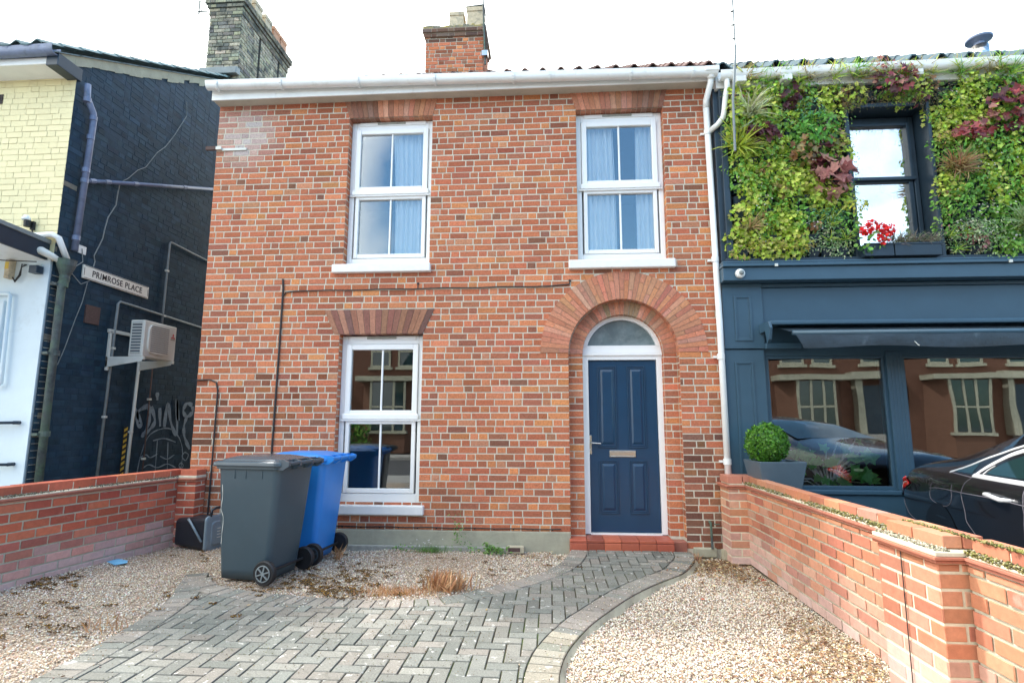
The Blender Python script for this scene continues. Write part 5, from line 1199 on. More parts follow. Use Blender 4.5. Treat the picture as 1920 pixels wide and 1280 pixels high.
# left wall
lw_ = thing('garden_wall', 'low deep red brick garden wall with whitish salt stained base, beside the bins', 'wall', (-4.3, -2, 0))
core, bk, cop, cr, mo = MB(), MB(), MB(), MB(), MB(); moss = []
P0, U, Nn, L = garden_run((-4.09, -.02), (-4.87, -6.0), 1, .215, .690, bk, PAL_GARDL, 'gmortar', core, gtint(1.5, .36), zb=.0)
crease(cr, P0, U, Nn, L, .691, .026, .215); mo.obox(P0 + Nn * .012 + Vector((0, 0, .722)), U * L, -Nn * .225, (0, 0, .012))
coping(cop, mo, P0, U, Nn, L, .735, .06, .13, .075, PAL_GARDL, blen=.222)
moss.append(moss_strip(P0, U, Nn, L, .733, -.055, .012, 6000, [(.10, .085, .06), (.16, .14, .10), (.28, .26, .2), (.07, .07, .03)], .012))
pier(-4.12, -3.90, -.195, -.012, .690, 'es', PAL_GARDL, gtint(.5, .2)); mo.box(-4.11, -3.90, -.19, -.012, .722, .75); cop.box(-4.09, -3.905, -.185, -.015, .742, .812, (.50, .14, .08))
core.build('mortar', 'gmortar', lw_); bk.build('brickwork', 'gbrick', lw_); cr.build('tile_creasing', 'gbrick', lw_, bev=.002); mo.build('mortar_bed', 'gmortar', lw_, bev=.004); cop.build('coping', 'copb', lw_, bev=.003)
V, F, C = cat(moss); arrmesh('wall_moss', V, F, C, 'moss', lw_, kind='stuff')

# ================================================================== GROUND
def gh(x, y):   # gravel height
    x = np.asarray(x, float); y = np.asarray(y, float)
    right = 1 / (1 + np.exp(-(x - .8) * 8)) * 0 + (x > .2) * 1.
    h_ = np.where(x > 0.0, -.045, -.010 + .035 * np.clip((-x - 3.0) / 1.2, 0, 1))
    h_ = h_ + .008 * np.sin(x * 3.3 + y * 2.1) + .006 * np.sin(x * 7.1 - y * 5.3)
    return h_
# outline of the block paving (surface at z=0)
right_edge = [(1.43, -.16), (1.40, -.40), (1.297, -.646), (1.159, -.895), (.854, -1.252), (.614, -1.587), (.396, -1.965), (.268, -2.208), (.165, -2.457), (.084, -2.703), (.046, -2.915), (.035, -3.1), (.045, -3.35), (.09, -3.7), (.2, -4.2), (.45, -4.9), (.6, -5.9)]
left_up = [(.202, -.135), (.089, -.592), (-.109, -.959), (-.32, -1.225), (-.545, -1.441), (-.83, -1.70), (-1.17, -1.80), (-1.472, -1.816), (-1.785, -1.80), (-2.335, -1.686), (-2.62, -1.60), (-2.86, -1.45), (-3.0, -1.22)]
left_dn = [(-3.24, -1.25), (-3.08, -1.60), (-2.93, -1.90), (-2.84, -2.25), (-2.775, -2.62), (-2.74, -2.95), (-2.72, -3.3), (-2.75, -3.8), (-2.9, -4.5), (-3.2, -5.9)]
def resample(P, step):
    P = smoothline(P, 10); P = [np.array(p) for p in P]; out = [P[0]]; acc = 0
    for a_, b_ in zip(P[:-1], P[1:]):
        seg = np.linalg.norm(b_ - a_)
        while acc + seg >= step:
            f = (step - acc) / seg; a_ = a_ + (b_ - a_) * f; out.append(a_); seg = np.linalg.norm(b_ - a_); acc = 0
        acc += seg
    return out
PCOL = [(.222, .218, .192), (.202, .202, .18), (.238, .230, .202), (.182, .186, .165), (.238, .218, .19)]
PINKP = [(.30, .262, .225), (.28, .25, .22), (.262, .243, .212)]
pv = MB()
def ramp(y, x): return .028 * float(np.clip((y + .9) / .7, 0, 1)) * float(np.clip((x + .3) / .4, 0, 1))
def paver(poly, z=0., th=.05, col=None, g=.0044):
    c0 = np.mean(poly, 0); z = z + ramp(c0[1], c0[0]); q = []; m0 = len(poly); A0 = sum(poly[i][0] * poly[(i + 1) % m0][1] - poly[(i + 1) % m0][0] * poly[i][1] for i in range(m0))
    for i in range(m0):
        p = np.array(poly[i], float); e1 = p - np.array(poly[i - 1]); e2 = np.array(poly[(i + 1) % m0]) - p
        e1 /= np.linalg.norm(e1) + 1e-9; e2 /= np.linalg.norm(e2) + 1e-9; sg = 1 if A0 > 0 else -1
        n1 = np.array([-e1[1], e1[0]]) * sg; n2 = np.array([-e2[1], e2[0]]) * sg; mm = n1 + n2; mm /= max(.35, float(mm @ n1)); q.append(tuple(p + mm * min(g, .3 * np.linalg.norm(p - c0))))
    tilt = (random.gauss(0, .006), random.gauss(0, .006)); dz = random.gauss(0, .0012)
    kk_ = random.gauss(1, .09); col = col or tuple(v * kk_ for v in random.choice(PCOL)); n = len(q)
    bv = []
    for e_, zz in ((0, -th), (0, -.003), (.004, 0)):
        for p in q:
            d_ = np.array(p) - c0; l_ = np.linalg.norm(d_) + 1e-9; pp = c0 + d_ * (1 - e_ * 1.3 / l_)
            bv.append((pp[0], pp[1], z + zz + dz + tilt[0] * (pp[0] - c0[0]) + tilt[1] * (pp[1] - c0[1])))
    fs = [(j * n + i, j * n + (i + 1) % n, j * n + n + (i + 1) % n, j * n + n + i) for j in range(2) for i in range(n)] + [tuple(range(2 * n, 3 * n))]
    a_ = sum(q[i][0] * q[(i + 1) % n][1] - q[(i + 1) % n][0] * q[i][1] for i in range(n))
    if a_ < 0: fs = [f[::-1] for f in fs]
    pv.add(bv, fs, col)
def border(P, inward, w_=.19, step=.094, cols=PINKP, dz=0.):
    R_ = resample(P, step); inner = []
    nr = []
    for i in range(len(R_)):
        t_ = R_[min(i + 1, len(R_) - 1)] - R_[max(i - 1, 0)]; t_ /= np.linalg.norm(t_); n_ = np.array([-t_[1], t_[0]])
        nr.append(n_ * inward)
    for i in range(len(R_)): inner.append(R_[i] + nr[i] * w_)
    for i in range(len(R_) - 1):
        mossy = (R_[i][1] < -2.4 and R_[i][0] > 0)
        kk_ = random.gauss(1, .08); c_ = tuple(v * kk_ for v in random.choice(cols if random.random() < .6 else PCOL))
        if mossy: c_ = tuple(v * m for v, m in zip(c_, (.97, 1.0, .93)))
        paver([R_[i], R_[i + 1], inner[i + 1], inner[i]], dz, col=c_)
    return [(float(p[0]), float(p[1])) for p in inner], [(float(p[0]), float(p[1])) for p in R_]
inR, outR = border(right_edge, -1)
inL, outL = border(left_up, -1 if False else 1, cols=PINKP)
inD, outD = border(left_dn, 1, cols=PINKP)
# corner slab where borders meet
def inside(p, poly):
    c_ = False; n = len(poly)
    for i in range(n):
        (x1, y1), (x2, y2) = poly[i], poly[(i + 1) % n]
        if (y1 > p[1]) != (y2 > p[1]) and p[0] < (x2 - x1) * (p[1] - y1) / (y2 - y1) + x1: c_ = not c_
    return c_
def clip_rect(poly, x0, x1, y0, y1):
    def cl(P, f, ix):
        out = []
        for i in range(len(P)):
            a_, b_ = P[i - 1], P[i]; fa, fb = f(a_), f(b_)
            if (fa >= 0) != (fb >= 0): t_ = fa / (fa - fb); out.append((a_[0] + (b_[0] - a_[0]) * t_, a_[1] + (b_[1] - a_[1]) * t_))
            if fb >= 0: out.append(b_)
        return out
    P = list(poly)
    for f in (lambda p: p[0] - x0, lambda p: x1 - p[0], lambda p: p[1] - y0, lambda p: y1 - p[1]):
        P = cl(P, f, 0)
        if len(P) < 3: return []
    out = [P[0]]
    for p in P[1:]:
        if abs(p[0] - out[-1][0]) + abs(p[1] - out[-1][1]) > .004: out.append(p)
    if abs(out[0][0] - out[-1][0]) + abs(out[0][1] - out[-1][1]) < .004: out.pop()
    return out
sl = lambda P, a_: [p for p in P if p[1] > a_]
core_poly = inL[:-1] + [(-3.02, -1.55)] + [p for p in inD if p[1] < -1.62] + inR[::-1]
core_poly[0] = (core_poly[0][0], -.14)
def area(P): return abs(sum(P[i][0] * P[(i + 1) % len(P)][1] - P[(i + 1) % len(P)][0] * P[i][1] for i in range(len(P)))) / 2
Wp = .0925
for i in range(-38, 18):
    for j in range(-66, 1):
        k_ = (i - j) % 4
        if k_ == 0: r_ = (i * Wp, (i + 2) * Wp, j * Wp, (j + 1) * Wp)
        elif k_ == 2: r_ = (i * Wp, (i + 1) * Wp, (j - 1) * Wp, (j + 1) * Wp)
        else: continue
        q = clip_rect(core_poly, *r_)
        if len(q) >= 3 and area(q) > .0012: paver([np.array(p) for p in q])
pv.build('block_paving', 'paver', None, kind='structure', label='grey herringbone block paving path with curved border')
jm = MB(); allp = outL + [(-3.1, -1.24)] + outD + outR[::-1]
facepoly(jm, allp, [], (0, 0, -.010), X3, Y3, Z3); 
jm.prism([p for p in outR] + [(p[0] - .03, p[1] + .005) for p in outR[::-1]], (0, 0, -.07), X3, Y3, (0, 0, .058), cap=False)
jm.build('paving_bed', 'joint', None, kind='structure')
hk = MB(); R_ = [np.array(p) for p in outR]
vs = []
for i, p in enumerate(R_):
    t_ = R_[min(i + 1, len(R_) - 1)] - R_[max(i - 1, 0)]; t_ /= np.linalg.norm(t_); n_ = np.array([t_[1], -t_[0]]) * -1
    q = p - n_ * (-1) * .0; o_ = p + np.array([-t_[1], t_[0]]) * (.032 + .012 * sin(i * 1.3)) * 1.
    vs += [(p[0], p[1], -.012), (o_[0], o_[1], -.052)]
hk.add(vs, [(2 * i, 2 * i + 2, 2 * i + 3, 2 * i + 1) for i in range(len(R_) - 1)]); hk.build('path_haunch', 'cement', None, kind='structure')
# gravel bed
m_, t = nt('gravel bed'); out = N(t, 'ShaderNodeOutputMaterial'); p_ = N(t, 'ShaderNodeBsdfPrincipled'); t.links.new(p_.outputs[0], out.inputs[0])
g = N(t, 'ShaderNodeNewGeometry').outputs['Position']; vo = N(t, 'ShaderNodeTexVoronoi'); vo.inputs['Scale'].default_value = 85; t.links.new(g, vo.inputs['Vector'])
rp_ = N(t, 'ShaderNodeValToRGB'); sep = N(t, 'ShaderNodeSeparateColor'); t.links.new(vo.outputs['Color'], sep.inputs[0]); t.links.new(sep.outputs[0], rp_.inputs[0])
els = rp_.color_ramp.elements; els[0].position = 0; els[0].color = (.20, .15, .11, 1); els[1].position = 1; els[1].color = (.72, .62, .50, 1)
for pos, c_ in ((.25, (.50, .37, .25)), (.5, (.66, .57, .46)), (.7, (.50, .38, .29)), (.85, (.72, .66, .58))): e_ = els.new(pos); e_.color = (*c_, 1)
cdk = mixc(t, maprange(t, vo.outputs['Distance'], .25, .65, .1, .7), rp_.outputs[0], (.13, .09, .06)); t.links.new(cdk, p_.inputs['Base Color']); p_.inputs['Roughness'].default_value = .9
bp = N(t, 'ShaderNodeBump'); bp.inputs['Distance'].default_value = .008; bp.invert = True; t.links.new(vo.outputs['Distance'], bp.inputs['Height']); t.links.new(bp.outputs[0], p_.inputs['Normal']); M['gravelbed'] = m_
xs = np.linspace(-5.0, 2.1, 90); ys = np.linspace(-6.1, -.02, 80); gxx, gyy = np.meshgrid(xs, ys)
V = np.stack([gxx, gyy, gh(gxx, gyy) - .014], -1).reshape(-1, 3); F = [(j * 90 + i, j * 90 + i + 1, (j + 1) * 90 + i + 1, (j + 1) * 90 + i) for j in range(79) for i in range(89)]
inm = np.array([inside((a_, b_), allp) for a_, b_ in V[:, :2]]); V[inm, 2] = -.07
arrmesh('gravel_bed', V, F, np.ones((len(V), 3)), 'gravelbed', None, True, kind='structure')
# loose chippings
def scatter(n, x0, x1, y0, y1, keep=None):
    P = np.stack([rng.uniform(x0, x1, n), rng.uniform(y0, y1, n)], 1)
    k_ = np.array([not inside(p, allp) for p in P]); P = P[k_]
    lim = -4.09 + .130 * P[:, 1] + .01; P = P[(P[:, 0] > lim) & (P[:, 0] < 1.955)]
    P = P[~((P[:, 0] > 1.75) & (P[:, 1] > -.36))]; P = P[~((P[:, 0] > .17) & (P[:, 0] < 1.29) & (P[:, 1] > -.15))]
    P = P[~((P[:, 1] > -.11) & (P[:, 0] < -.3) & (P[:, 0] > -2.95))]; P = P[~((P[:, 0] > 1.78) & (P[:, 1] < -2.84) & (P[:, 1] > -3.37))]
    return P
P = np.concatenate([scatter(62000, 0, 1.97, -4.2, -.05), scatter(64000, -4.7, .2, -4.0, -.05)])
n = len(P); sz = rng.uniform(.0042, .0095, n)
T = np.stack([P[:, 0], P[:, 1], gh(P[:, 0], P[:, 1]) - .012 + sz * .55 + rng.uniform(0, .004, n)], 1)
colr = randcol(n, [(.80, .70, .56), (.68, .54, .40), (.78, .74, .66), (.52, .34, .22), (.26, .20, .16), (.72, .56, .46), (.88, .84, .76)], .16, [.24, .2, .2, .1, .07, .1, .09])
lft = P[:, 0] < 0; w_ = np.clip((.9 * np.sin(P[:, 0] * 2.3 + 1) * np.sin(P[:, 1] * 3.1) + .35 * rng.normal(size=n)), 0, 1) * lft * .5
colr = colr * (1 - w_[:, None]) + np.array([.30, .17, .08]) * w_[:, None]
V, F, C = inst(STONE[0], STONE[1], basis(rng.normal(size=(n, 3)) * .5 + [0, 0, 1], rng.normal(size=(n, 3)), sz), T, colr)
o = arrmesh('gravel', V, F, C, 'stone', None, label='pale mixed gravel chippings covering the front garden', kind='stuff')
# stones strayed onto the paving
# moss patches & dead leaves on gravel
def patch(cx, cy, sx, sy, n, cols, s0, s1, shape=None, dz=.0, cut=True):
    P = np.stack([rng.normal(cx, sx, n), rng.normal(cy, sy, n)], 1)
    lim = -4.09 + .130 * P[:, 1] + .02; P = P[(P[:, 0] > lim) & (P[:, 0] < 1.94) & (P[:, 1] < -.05)]; P = P[~((P[:, 0] > .19) & (P[:, 0] < 1.27) & (P[:, 1] > -.13))]; n = len(P)
    onp = np.array([inside(p, allp) for p in P]); z = np.where(onp, .003, gh(P[:, 0], P[:, 1]) + .002)
    T = np.stack([P[:, 0], P[:, 1], z + dz + rng.uniform(0, .008, n)], 1); tv = TL[shape] if shape else STONE
    return inst(tv[0], tv[1], basis(rng.normal(size=(n, 3)) * .35 + [0, 0, 1], rng.normal(size=(n, 3)), rng.uniform(s0, s1, n)), T, randcol(n, cols, .25))
DM = [(.10, .055, .02), (.16, .09, .03), (.07, .04, .02), (.30, .16, .03)]
pm = []
for (cx, cy, sx, sy, n) in ((-1.95, -1.5, .20, .10, 700), (-1.6, -1.62, .16, .06, 450), (-2.15, -1.35, .08, .08, 250), (-1.45, -1.3, .22, .14, 260), (-2.0, -1.1, .2, .14, 350), (-1.9, -.75, .35, .2, 330), (-3.35, -.6, .3, .2, 160), (-4.2, -1.6, .12, .12, 420), (-3.85, -1.7, .3, .05, 160), (-3.3, -2.6, .25, .08, 220), (-3.6, -2.2, .25, .15, 200), (-1.2, -1.1, .25, .1, 160), (-3.0, -2.0, .3, .15, 120), (-.9, -.8, .4, .2, 160)):
    for _ in range(max(4, n // 16)):
        pm.append(patch(random.gauss(cx, sx * 1.25), random.gauss(cy, sy * 1.25), random.uniform(.01, .03), random.uniform(.008, .02), 18, DM, .004, .010))
V, F, C = cat(pm); o = arrmesh('moss', V, F, C, 'moss', None, label='dark brown moss tufts spotting the gravel around the bins', kind='stuff')
pm = []
LF = [(.36, .22, .10), (.26, .14, .07), (.45, .33, .17), (.18, .09, .05), (.50, .42, .25)]
for (cx, cy, sx, sy, n) in ((1.62, -.30, .16, .12, 900), (1.50, -.55, .22, .14, 800), (1.75, -.75, .12, .2, 520), (1.45, -.95, .25, .15, 120), (1.72, -1.6, .12, .4, 130), (1.72, -2.3, .10, .25, 480), (1.6, -2.65, .18, .2, 520), (1.35, -2.9, .25, .12, 260), (.05, -.22, .10, .10, 120), (-.25, -.30, .2, .08, 110), (.9, -2.2, .5, .6, 50), (-3.4, -2.7, .5, .4, 70), (-1.5, -1.2, .8, .5, 70)):
    pm.append(patch(cx, cy, sx, sy, n, LF, .008, .034, 'oval'))
pm.append(patch(1.78, -.85, .05, .1, 3, [(.40, .07, .04)], .03, .045, 'lobed')); pm.append(patch(1.55, -1.1, .3, .3, 10, [(.45, .10, .05)], .02, .035, 'oval'))
for (cx, cy, sx, sy, n) in ((1.55, -.45, .2, .2, 260), (1.7, -2.4, .12, .35, 200)): pm.append(patch(cx, cy, sx, sy, n, [(.25, .17, .09), (.4, .3, .17)], .03, .075, 'blade', .004))
V, F, C = cat(pm); V = V[:]; o = arrmesh('dead_leaves', V, F, C, 'dryleaf', None, label='scattered dry brown leaves and twigs on the gravel by the right wall', kind='stuff')
# stones and bits strayed onto the paving
SC_ = [(.70, .62, .50), (.55, .45, .34), (.80, .76, .68), (.4, .28, .2)]
def stray(P, off, n):
    i = rng.integers(0, len(P), n); Q = np.array(P)[i] + rng.normal(size=(n, 2)) * off; k_ = np.array([inside(q, allp) for q in Q]); Q = Q[k_]; n = len(Q)
    T = np.stack([Q[:, 0], Q[:, 1], np.array([ramp(q[1], q[0]) for q in Q]) + .003], 1)
    return inst(STONE[0], STONE[1], basis(rng.normal(size=(n, 3)) * .4 + [0, 0, 1], rng.normal(size=(n, 3)), rng.uniform(.003, .008, n)), T, randcol(n, SC_, .15))
V, F, C = cat([stray(outR, .10, 500), stray(outL, .10, 700), stray(outD, .12, 600)]); arrmesh('stray_gravel', V, F, C, 'stone', None, label='loose chippings strayed over the paving edges', kind='stuff')
# crumbs on the paving joints
pm = [patch(-1.3, -2.3, .9, .55, 2600, [(.13, .14, .04), (.2, .13, .06), (.10, .08, .04)], .002, .005), patch(.35, -1.3, .3, .5, 700, [(.13, .2, .04), (.1, .1, .04)], .002, .005)]
V, F, C = cat(pm); arrmesh('debris', V, F, C, 'moss', None, label='moss crumbs lying on the block paving', kind='stuff')
def tuft(name, label, cat_, cx, cy, n, cols, size, spread, shape='blade', mat='leaf', flowers=0, tall=0, zb=0.):
    th = rng.uniform(0, 2 * pi, n); lean = np.abs(rng.normal(size=n)) * .55
    upv = np.stack([np.cos(th) * lean, np.sin(th) * lean, np.ones(n)], 1); nr = np.stack([np.sin(th), -np.cos(th) , rng.normal(size=n) * .3], 1)
    u = upv / np.linalg.norm(upv, axis=1, keepdims=True); s_ = np.cross(u, nr); s_ /= np.linalg.norm(s_, axis=1, keepdims=True); nn = np.cross(s_, u)
    R = np.stack([s_, u, nn], 2) * (size * rng.uniform(.4, 1.1, n)).reshape(-1, 1, 1)
    T = np.stack([cx + rng.normal(size=n) * spread[0], cy + rng.normal(size=n) * spread[1], np.full(n, zb) + gh(cx, cy)], 1)
    P = [inst(TL[shape][0], TL[shape][1], R, T, randcol(n, cols, .2))]
    if flowers:
        T2 = np.stack([cx + rng.normal(size=flowers) * spread[0] * 1.2, cy + rng.normal(size=flowers) * spread[1], rng.uniform(.05, size * 1.5, flowers)], 1)
        P.append(inst(TL['round'][0], TL['round'][1], basis(np.array([[0, -1, .6]]) + rng.normal(size=(flowers, 3)) * .3, rng.normal(size=(flowers, 3)), np.full(flowers, .010)), T2, randcol(flowers, WHITEF, .05)))
    V, F, C = cat(P); t_ = thing(name, label, cat_, (cx, cy, 0)); arrmesh('leaves', V, F, C, mat, t_)
    return t_
WG = [(.14, .28, .07), (.20, .36, .10), (.10, .2, .05)]
def leafy(cx, cy, n, size, spread, h_):
    T = np.stack([cx + rng.normal(size=n) * spread, cy + rng.normal(size=n) * .03, np.abs(rng.uniform(0, h_, n))], 1)
    return inst(TL['oval'][0], TL['oval'][1], basis(np.array([[0, -.7, .7]]) + rng.normal(size=(n, 3)) * .5, rng.normal(size=(n, 3)), size * rng.uniform(.5, 1.2, n)), T, randcol(n, WG, .2))
def weed(label, cx, cy, arrs):
    V, F, C = cat(arrs); t_ = thing('weed', label, 'weed', (cx, cy, 0)); arrmesh('leaves', V, F, C, 'leaf', t_); return t_
tuft('weed', 'bushy green weed with tiny white flowers growing at the cement plinth', 'weed', -1.27, -.20, 260, WG, .085, (.09, .03), flowers=14)
weed('tall spindly weed standing against the cement plinth', -.99, -.16, [leafy(-.99, -.16, 60, .028, .035, .30), leafy(-.99, -.16, 40, .02, .05, .42)])
weed('low leafy weed between the spindly weed and the air vent', -.62, -.16, [leafy(-.66, -.17, 50, .045, .03, .09), leafy(-.55, -.19, 50, .045, .06, .05)])
weed('small sprig of green by the left end of the plinth kerb', -1.62, -.18, [leafy(-1.62, -.18, 40, .03, .05, .05), leafy(-.83, -.18, 26, .03, .03, .08)])
DG = [(.52, .27, .12), (.42, .20, .09), (.60, .38, .20)]
tuft('dry_grass', 'dried orange grass tuft lying on the gravel edge of the paving', 'dry grass', -.86, -1.50, 420, DG, .16, (.08, .05), mat='dryleaf')
tuft('dry_grass', 'flattened rusty dry grass mat left of the orange tuft', 'dry grass', -1.22, -1.60, 520, DG, .07, (.16, .05), mat='dryleaf')
tuft('dry_grass', 'small pale dry weed growing beside the doorstep', 'dry grass', 1.40, -.16, 300, [(.5, .33, .2), (.42, .22, .14)], .10, (.05, .04), mat='dryleaf')
tuft('dry_grass', 'few thin dry stems at the foot of the blue bin wheel', 'dry grass', -2.12, -.55, 30, DG, .16, (.02, .02), mat='dryleaf')
tuft('dry_grass', 'thin dry stalks on the left gravel edge near the paving', 'dry grass', -2.95, -2.5, 36, DG, .10, (.1, .05), mat='dryleaf')
# wide ground, street and pavement behind the camera
k = MB(); k.box(-200, 200, -200, 200, -.40, -.11); k.build('ground', 'slabs', None, kind='structure')
k = MB(); k.box(-60, 60, -8.2, -6.4, -.109, -.03); k.build('pavement', 'slabs', None, kind='structure')
k = MB(); k.box(-60, 60, -15.2, -8.2, -.109, -.105); k.build('road', 'asphalt', None, kind='structure')
k = MB(); k.box(2.17, 8.2, -6.35, -.03, -.109, -.02); k.build('forecourt', 'asphalt', None, kind='structure')
k = MB(); k.box(-5.79, -4.12, -6.35, 9.0, -.109, -.02); k.build('alley', 'asphalt', None, kind='structure')
k = MB(); k.box(-60, 60, -17.2, -15.2, -.109, .0); k.build('far_pavement', 'slabs', None, kind='structure')

# ================================================================== BINS
def make_bin(label, loc, rot, bodym, lidm, group='wheelie bins beside the front window'):
    t_ = thing('wheelie_bin', label, 'wheelie bin', loc, rot, group)
    # local frame: +x = back (wheels, handle), y = width
    b_ = MB(); sec = []
    for (z, xf, xb, hw, r_) in ((.02, -.255, .205, .215, .05), (.10, -.262, .225, .222, .055), (.50, -.285, .265, .245, .06), (.90, -.306, .300, .268, .065), (.955, -.310, .306, .272, .065)):
        pts = []
        for (cx, cy, a0) in ((xb - r_, hw - r_, 0), (xf + r_, hw - r_, 90), (xf + r_, -hw + r_, 180), (xb - r_, -hw + r_, 270)):
            pts += [(cx + r_ * cos(radians(a0 + q * 22.5)), cy + r_ * sin(radians(a0 + q * 22.5)), z) for q in range(5)]
        sec.append(pts)
    n = len(sec[0]); vs = [p for s_ in sec for p in s_]
    b_.add(vs, [(j * n + i, j * n + (i + 1) % n, j * n + n + (i + 1) % n, j * n + n + i) for j in range(len(sec) - 1) for i in range(n)] + [tuple(range(n))[::-1]])
    body = b_.build('body', bodym, t_, smooth=True, local=True)
    b_ = MB()
    def rr(xf, xb, hw, z0, z1, r_=.05):
        pts = []
        for (cx, cy, a0) in ((xb - r_, hw - r_, 0), (xf + r_, hw - r_, 90), (xf + r_, -hw + r_, 180), (xb - r_, -hw + r_, 270)): pts += [(cx + r_ * cos(radians(a0 + q * 22.5)), cy + r_ * sin(radians(a0 + q * 22.5))) for q in range(5)]
        return pts
    b_.prism(rr(-.325, .318, .288, 0, 0), (0, 0, .935), X3, Y3, (0, 0, .028)); b_.build('rim', bodym, t_, local=True, bev=.006)
    b_ = MB()
    for y in (-.273, .26):
        for x in (-.13, -.02, .14): b_.box(x, x + .007, y if y < 0 else y, (y + .014), .855, .936)
    b_.build('rib', bodym, t_, local=True, bev=.002)
    l_ = MB(); lay = [(-.345, .325, .300, .956), (-.352, .330, .306, .966), (-.350, .328, .304, .990), (-.325, .31, .285, 1.002), (-.30, .29, .262, 1.006), (-.285, .27, .25, 1.016), (-.22, .16, .19, 1.036), (-.20, .14, .17, 1.040)]
    vs = []; 
    for (xf, xb, hw, z) in lay: vs += [(p[0], p[1], z) for p in rr(xf, xb, hw, 0, 0, .055)]
    n = 20; l_.add(vs, [(j * n + i, j * n + (i + 1) % n, j * n + n + (i + 1) % n, j * n + n + i) for j in range(len(lay) - 1) for i in range(n)] + [tuple(range(n))[::-1], tuple(range(len(lay) * n - n, len(lay) * n))])
    lid = l_.build('lid', lidm, t_, local=True, bev=.003)
    h_ = MB(); h_.box(-.315, -.275, .13, .19, 1.0, 1.022); h_.build('lid_grip', lidm, lid, local=True, bev=.005)
    # long rear handle with lugs
    h_ = MB()
    h_.tube([(.36, -.25, .975), (.375, -.24, .985), (.375, .24, .985), (.36, .25, .975)], .017, 10)
    for y in (-.255, -.09, .09, .255):
        h_.prism([(.29, .93), (.34, .93), (.395, .965), (.395, 1.0), (.35, 1.012), (.28, 1.0)], (0, y - .014, 0), X3, Z3, (0, .028, 0))
    for y0, y1 in ((-.235, -.11), (-.07, .07), (.11, .235)): h_.box(.27, .335, y0, y1, .985, 1.015)
    h_.build('handle', lidm, t_, local=True, bev=.005)
    a_ = MB(); a_.tube([(.235, -.27, .10), (.235, .27, .10)], .012, 8); a_.build('axle', 'black', t_, local=True)
    for s_ in (-1, 1):
        w_ = MB(); yc = s_ * .275
        prof = [(.070, -.024), (.092, -.026), (.100, -.016), (.1015, 0), (.100, .016), (.092, .026), (.070, .024)]
        w_.lathe([(r_, h_) for r_, h_ in prof], (.235, yc, .10), 28, 'y'); wh = w_.build('wheel', 'black', t_, local=True, smooth=False, bev=0)
        r_ = MB(); yo = yc + s_ * .0275; q0 = 0
        r_.lathe([(.068, 0), (.068, s_ * .004), (.060, s_ * .005), (.058, s_ * .001)] if s_ > 0 else [(.058, -.001), (.060, -.005), (.068, -.004), (.068, 0)], (.235, yo, .10), 24, 'y'); r_.f = r_.f[:-2]
        for q in range(6):
            an = q * pi / 3 + .3; c_ = Vector((.235 + .035 * cos(an), yo + s_ * .003, .10 + .035 * sin(an))); d_ = Vector((cos(an), 0, sin(an))); p_ = Vector((-sin(an), 0, cos(an)))
            r_.obox(c_ - d_ * .024 - p_ * .005 - Vector((0, .004, 0)), d_ * .05, p_ * .010, Vector((0, .008, 0)))
        r_.lathe([(.016, -.006), (.016, .006)], (.235, yo, .10), 12, 'y'); r_.build('rim', 'lead' if bodym == 'binc' else 'binl', wh, local=True)
    return t_
b1 = make_bin('charcoal grey wheelie bin standing nearest the camera', (-2.555, -1.235, .0), radians(-9), 'binc', 'binl')
b2 = make_bin('bright blue wheelie bin half hidden behind the grey one', (-2.47, -.575, .0), radians(-4), 'binb', 'binb')
k = MB(); ribbon(k, smoothline([(-.235, .80), (-.228, .70), (-.24, .60), (-.215, .52), (-.222, .40), (-.228, .30)]), .006, lambda p: (p[0] - .01, -(.245 + (p[1] - .5) * .0575) - .003, p[1])); k.build('dried_drip', 'acwhite', b1, local=True)
# caddy lying on its side
cd = thing('food_caddy', 'black food waste caddy with grey lid lying on its side by the wall', 'caddy', (-3.78, -.20, -.012), radians(-13)); cd.scale = (1.1, 1.1, 1.1)
k = MB(); lay = [(-.20, .125, .128), (.17, .152, .155), (.185, .160, .163)]; vs = []
def rrs(hy, hz, r_=.04):
    pts = []
    for (cy, cz, a0) in ((hy - r_, hz - r_, 0), (-hy + r_, hz - r_, 90), (-hy + r_, -hz + r_, 180), (hy - r_, -hz + r_, 270)): pts += [(cy + r_ * cos(radians(a0 + q * 22.5)), cz + r_ * sin(radians(a0 + q * 22.5))) for q in range(5)]
    return pts
for (x, hy, hz) in lay: vs += [(x, p[0], p[1] + .163) for p in rrs(hy, hz)]
k.add(vs, [(j * 20 + i, j * 20 + (i + 1) % 20, j * 20 + 20 + (i + 1) % 20, j * 20 + 20 + i) for j in range(2) for i in range(20)] + [tuple(range(20))[::-1]]); k.build('body', 'caddyd', cd, local=True, smooth=False)
k = MB(); vs = []
for (x, hy, hz) in ((.186, .165, .168), (.205, .165, .168), (.212, .15, .153), (.214, .11, .115), (.222, .10, .105)): vs += [(x, p[0], p[1] + .166) for p in rrs(hy, hz)]
k.add(vs, [(j * 20 + i, j * 20 + (i + 1) % 20, j * 20 + 20 + (i + 1) % 20, j * 20 + 20 + i) for j in range(4) for i in range(20)] + [tuple(range(20))[::-1], tuple(range(80, 100))]); k.build('lid', 'caddy', cd, local=True, bev=.003)
k = MB(); k.tube([(-.02, -.155, .30), (.03, -.165, .26), (.17, -.168, .10)], .011, 8); k.build('carry_handle', 'caddy', cd, local=True, smooth=True)
k = MB(); k.tube([(.20, -.11, .325), (.20, -.10, .385), (.20, -.05, .40), (.20, .06, .40), (.20, .10, .385), (.20, .11, .325)], .013, 8); k.build('lock_handle', 'caddyd', cd, local=True, smooth=True)
k = MB()
for i in range(4): k.box(.2225, .2235, -.04, .03, .12 + i * .028, .128 + i * .028)
k.build('printed_marks', 'acwhite', cd, local=True)
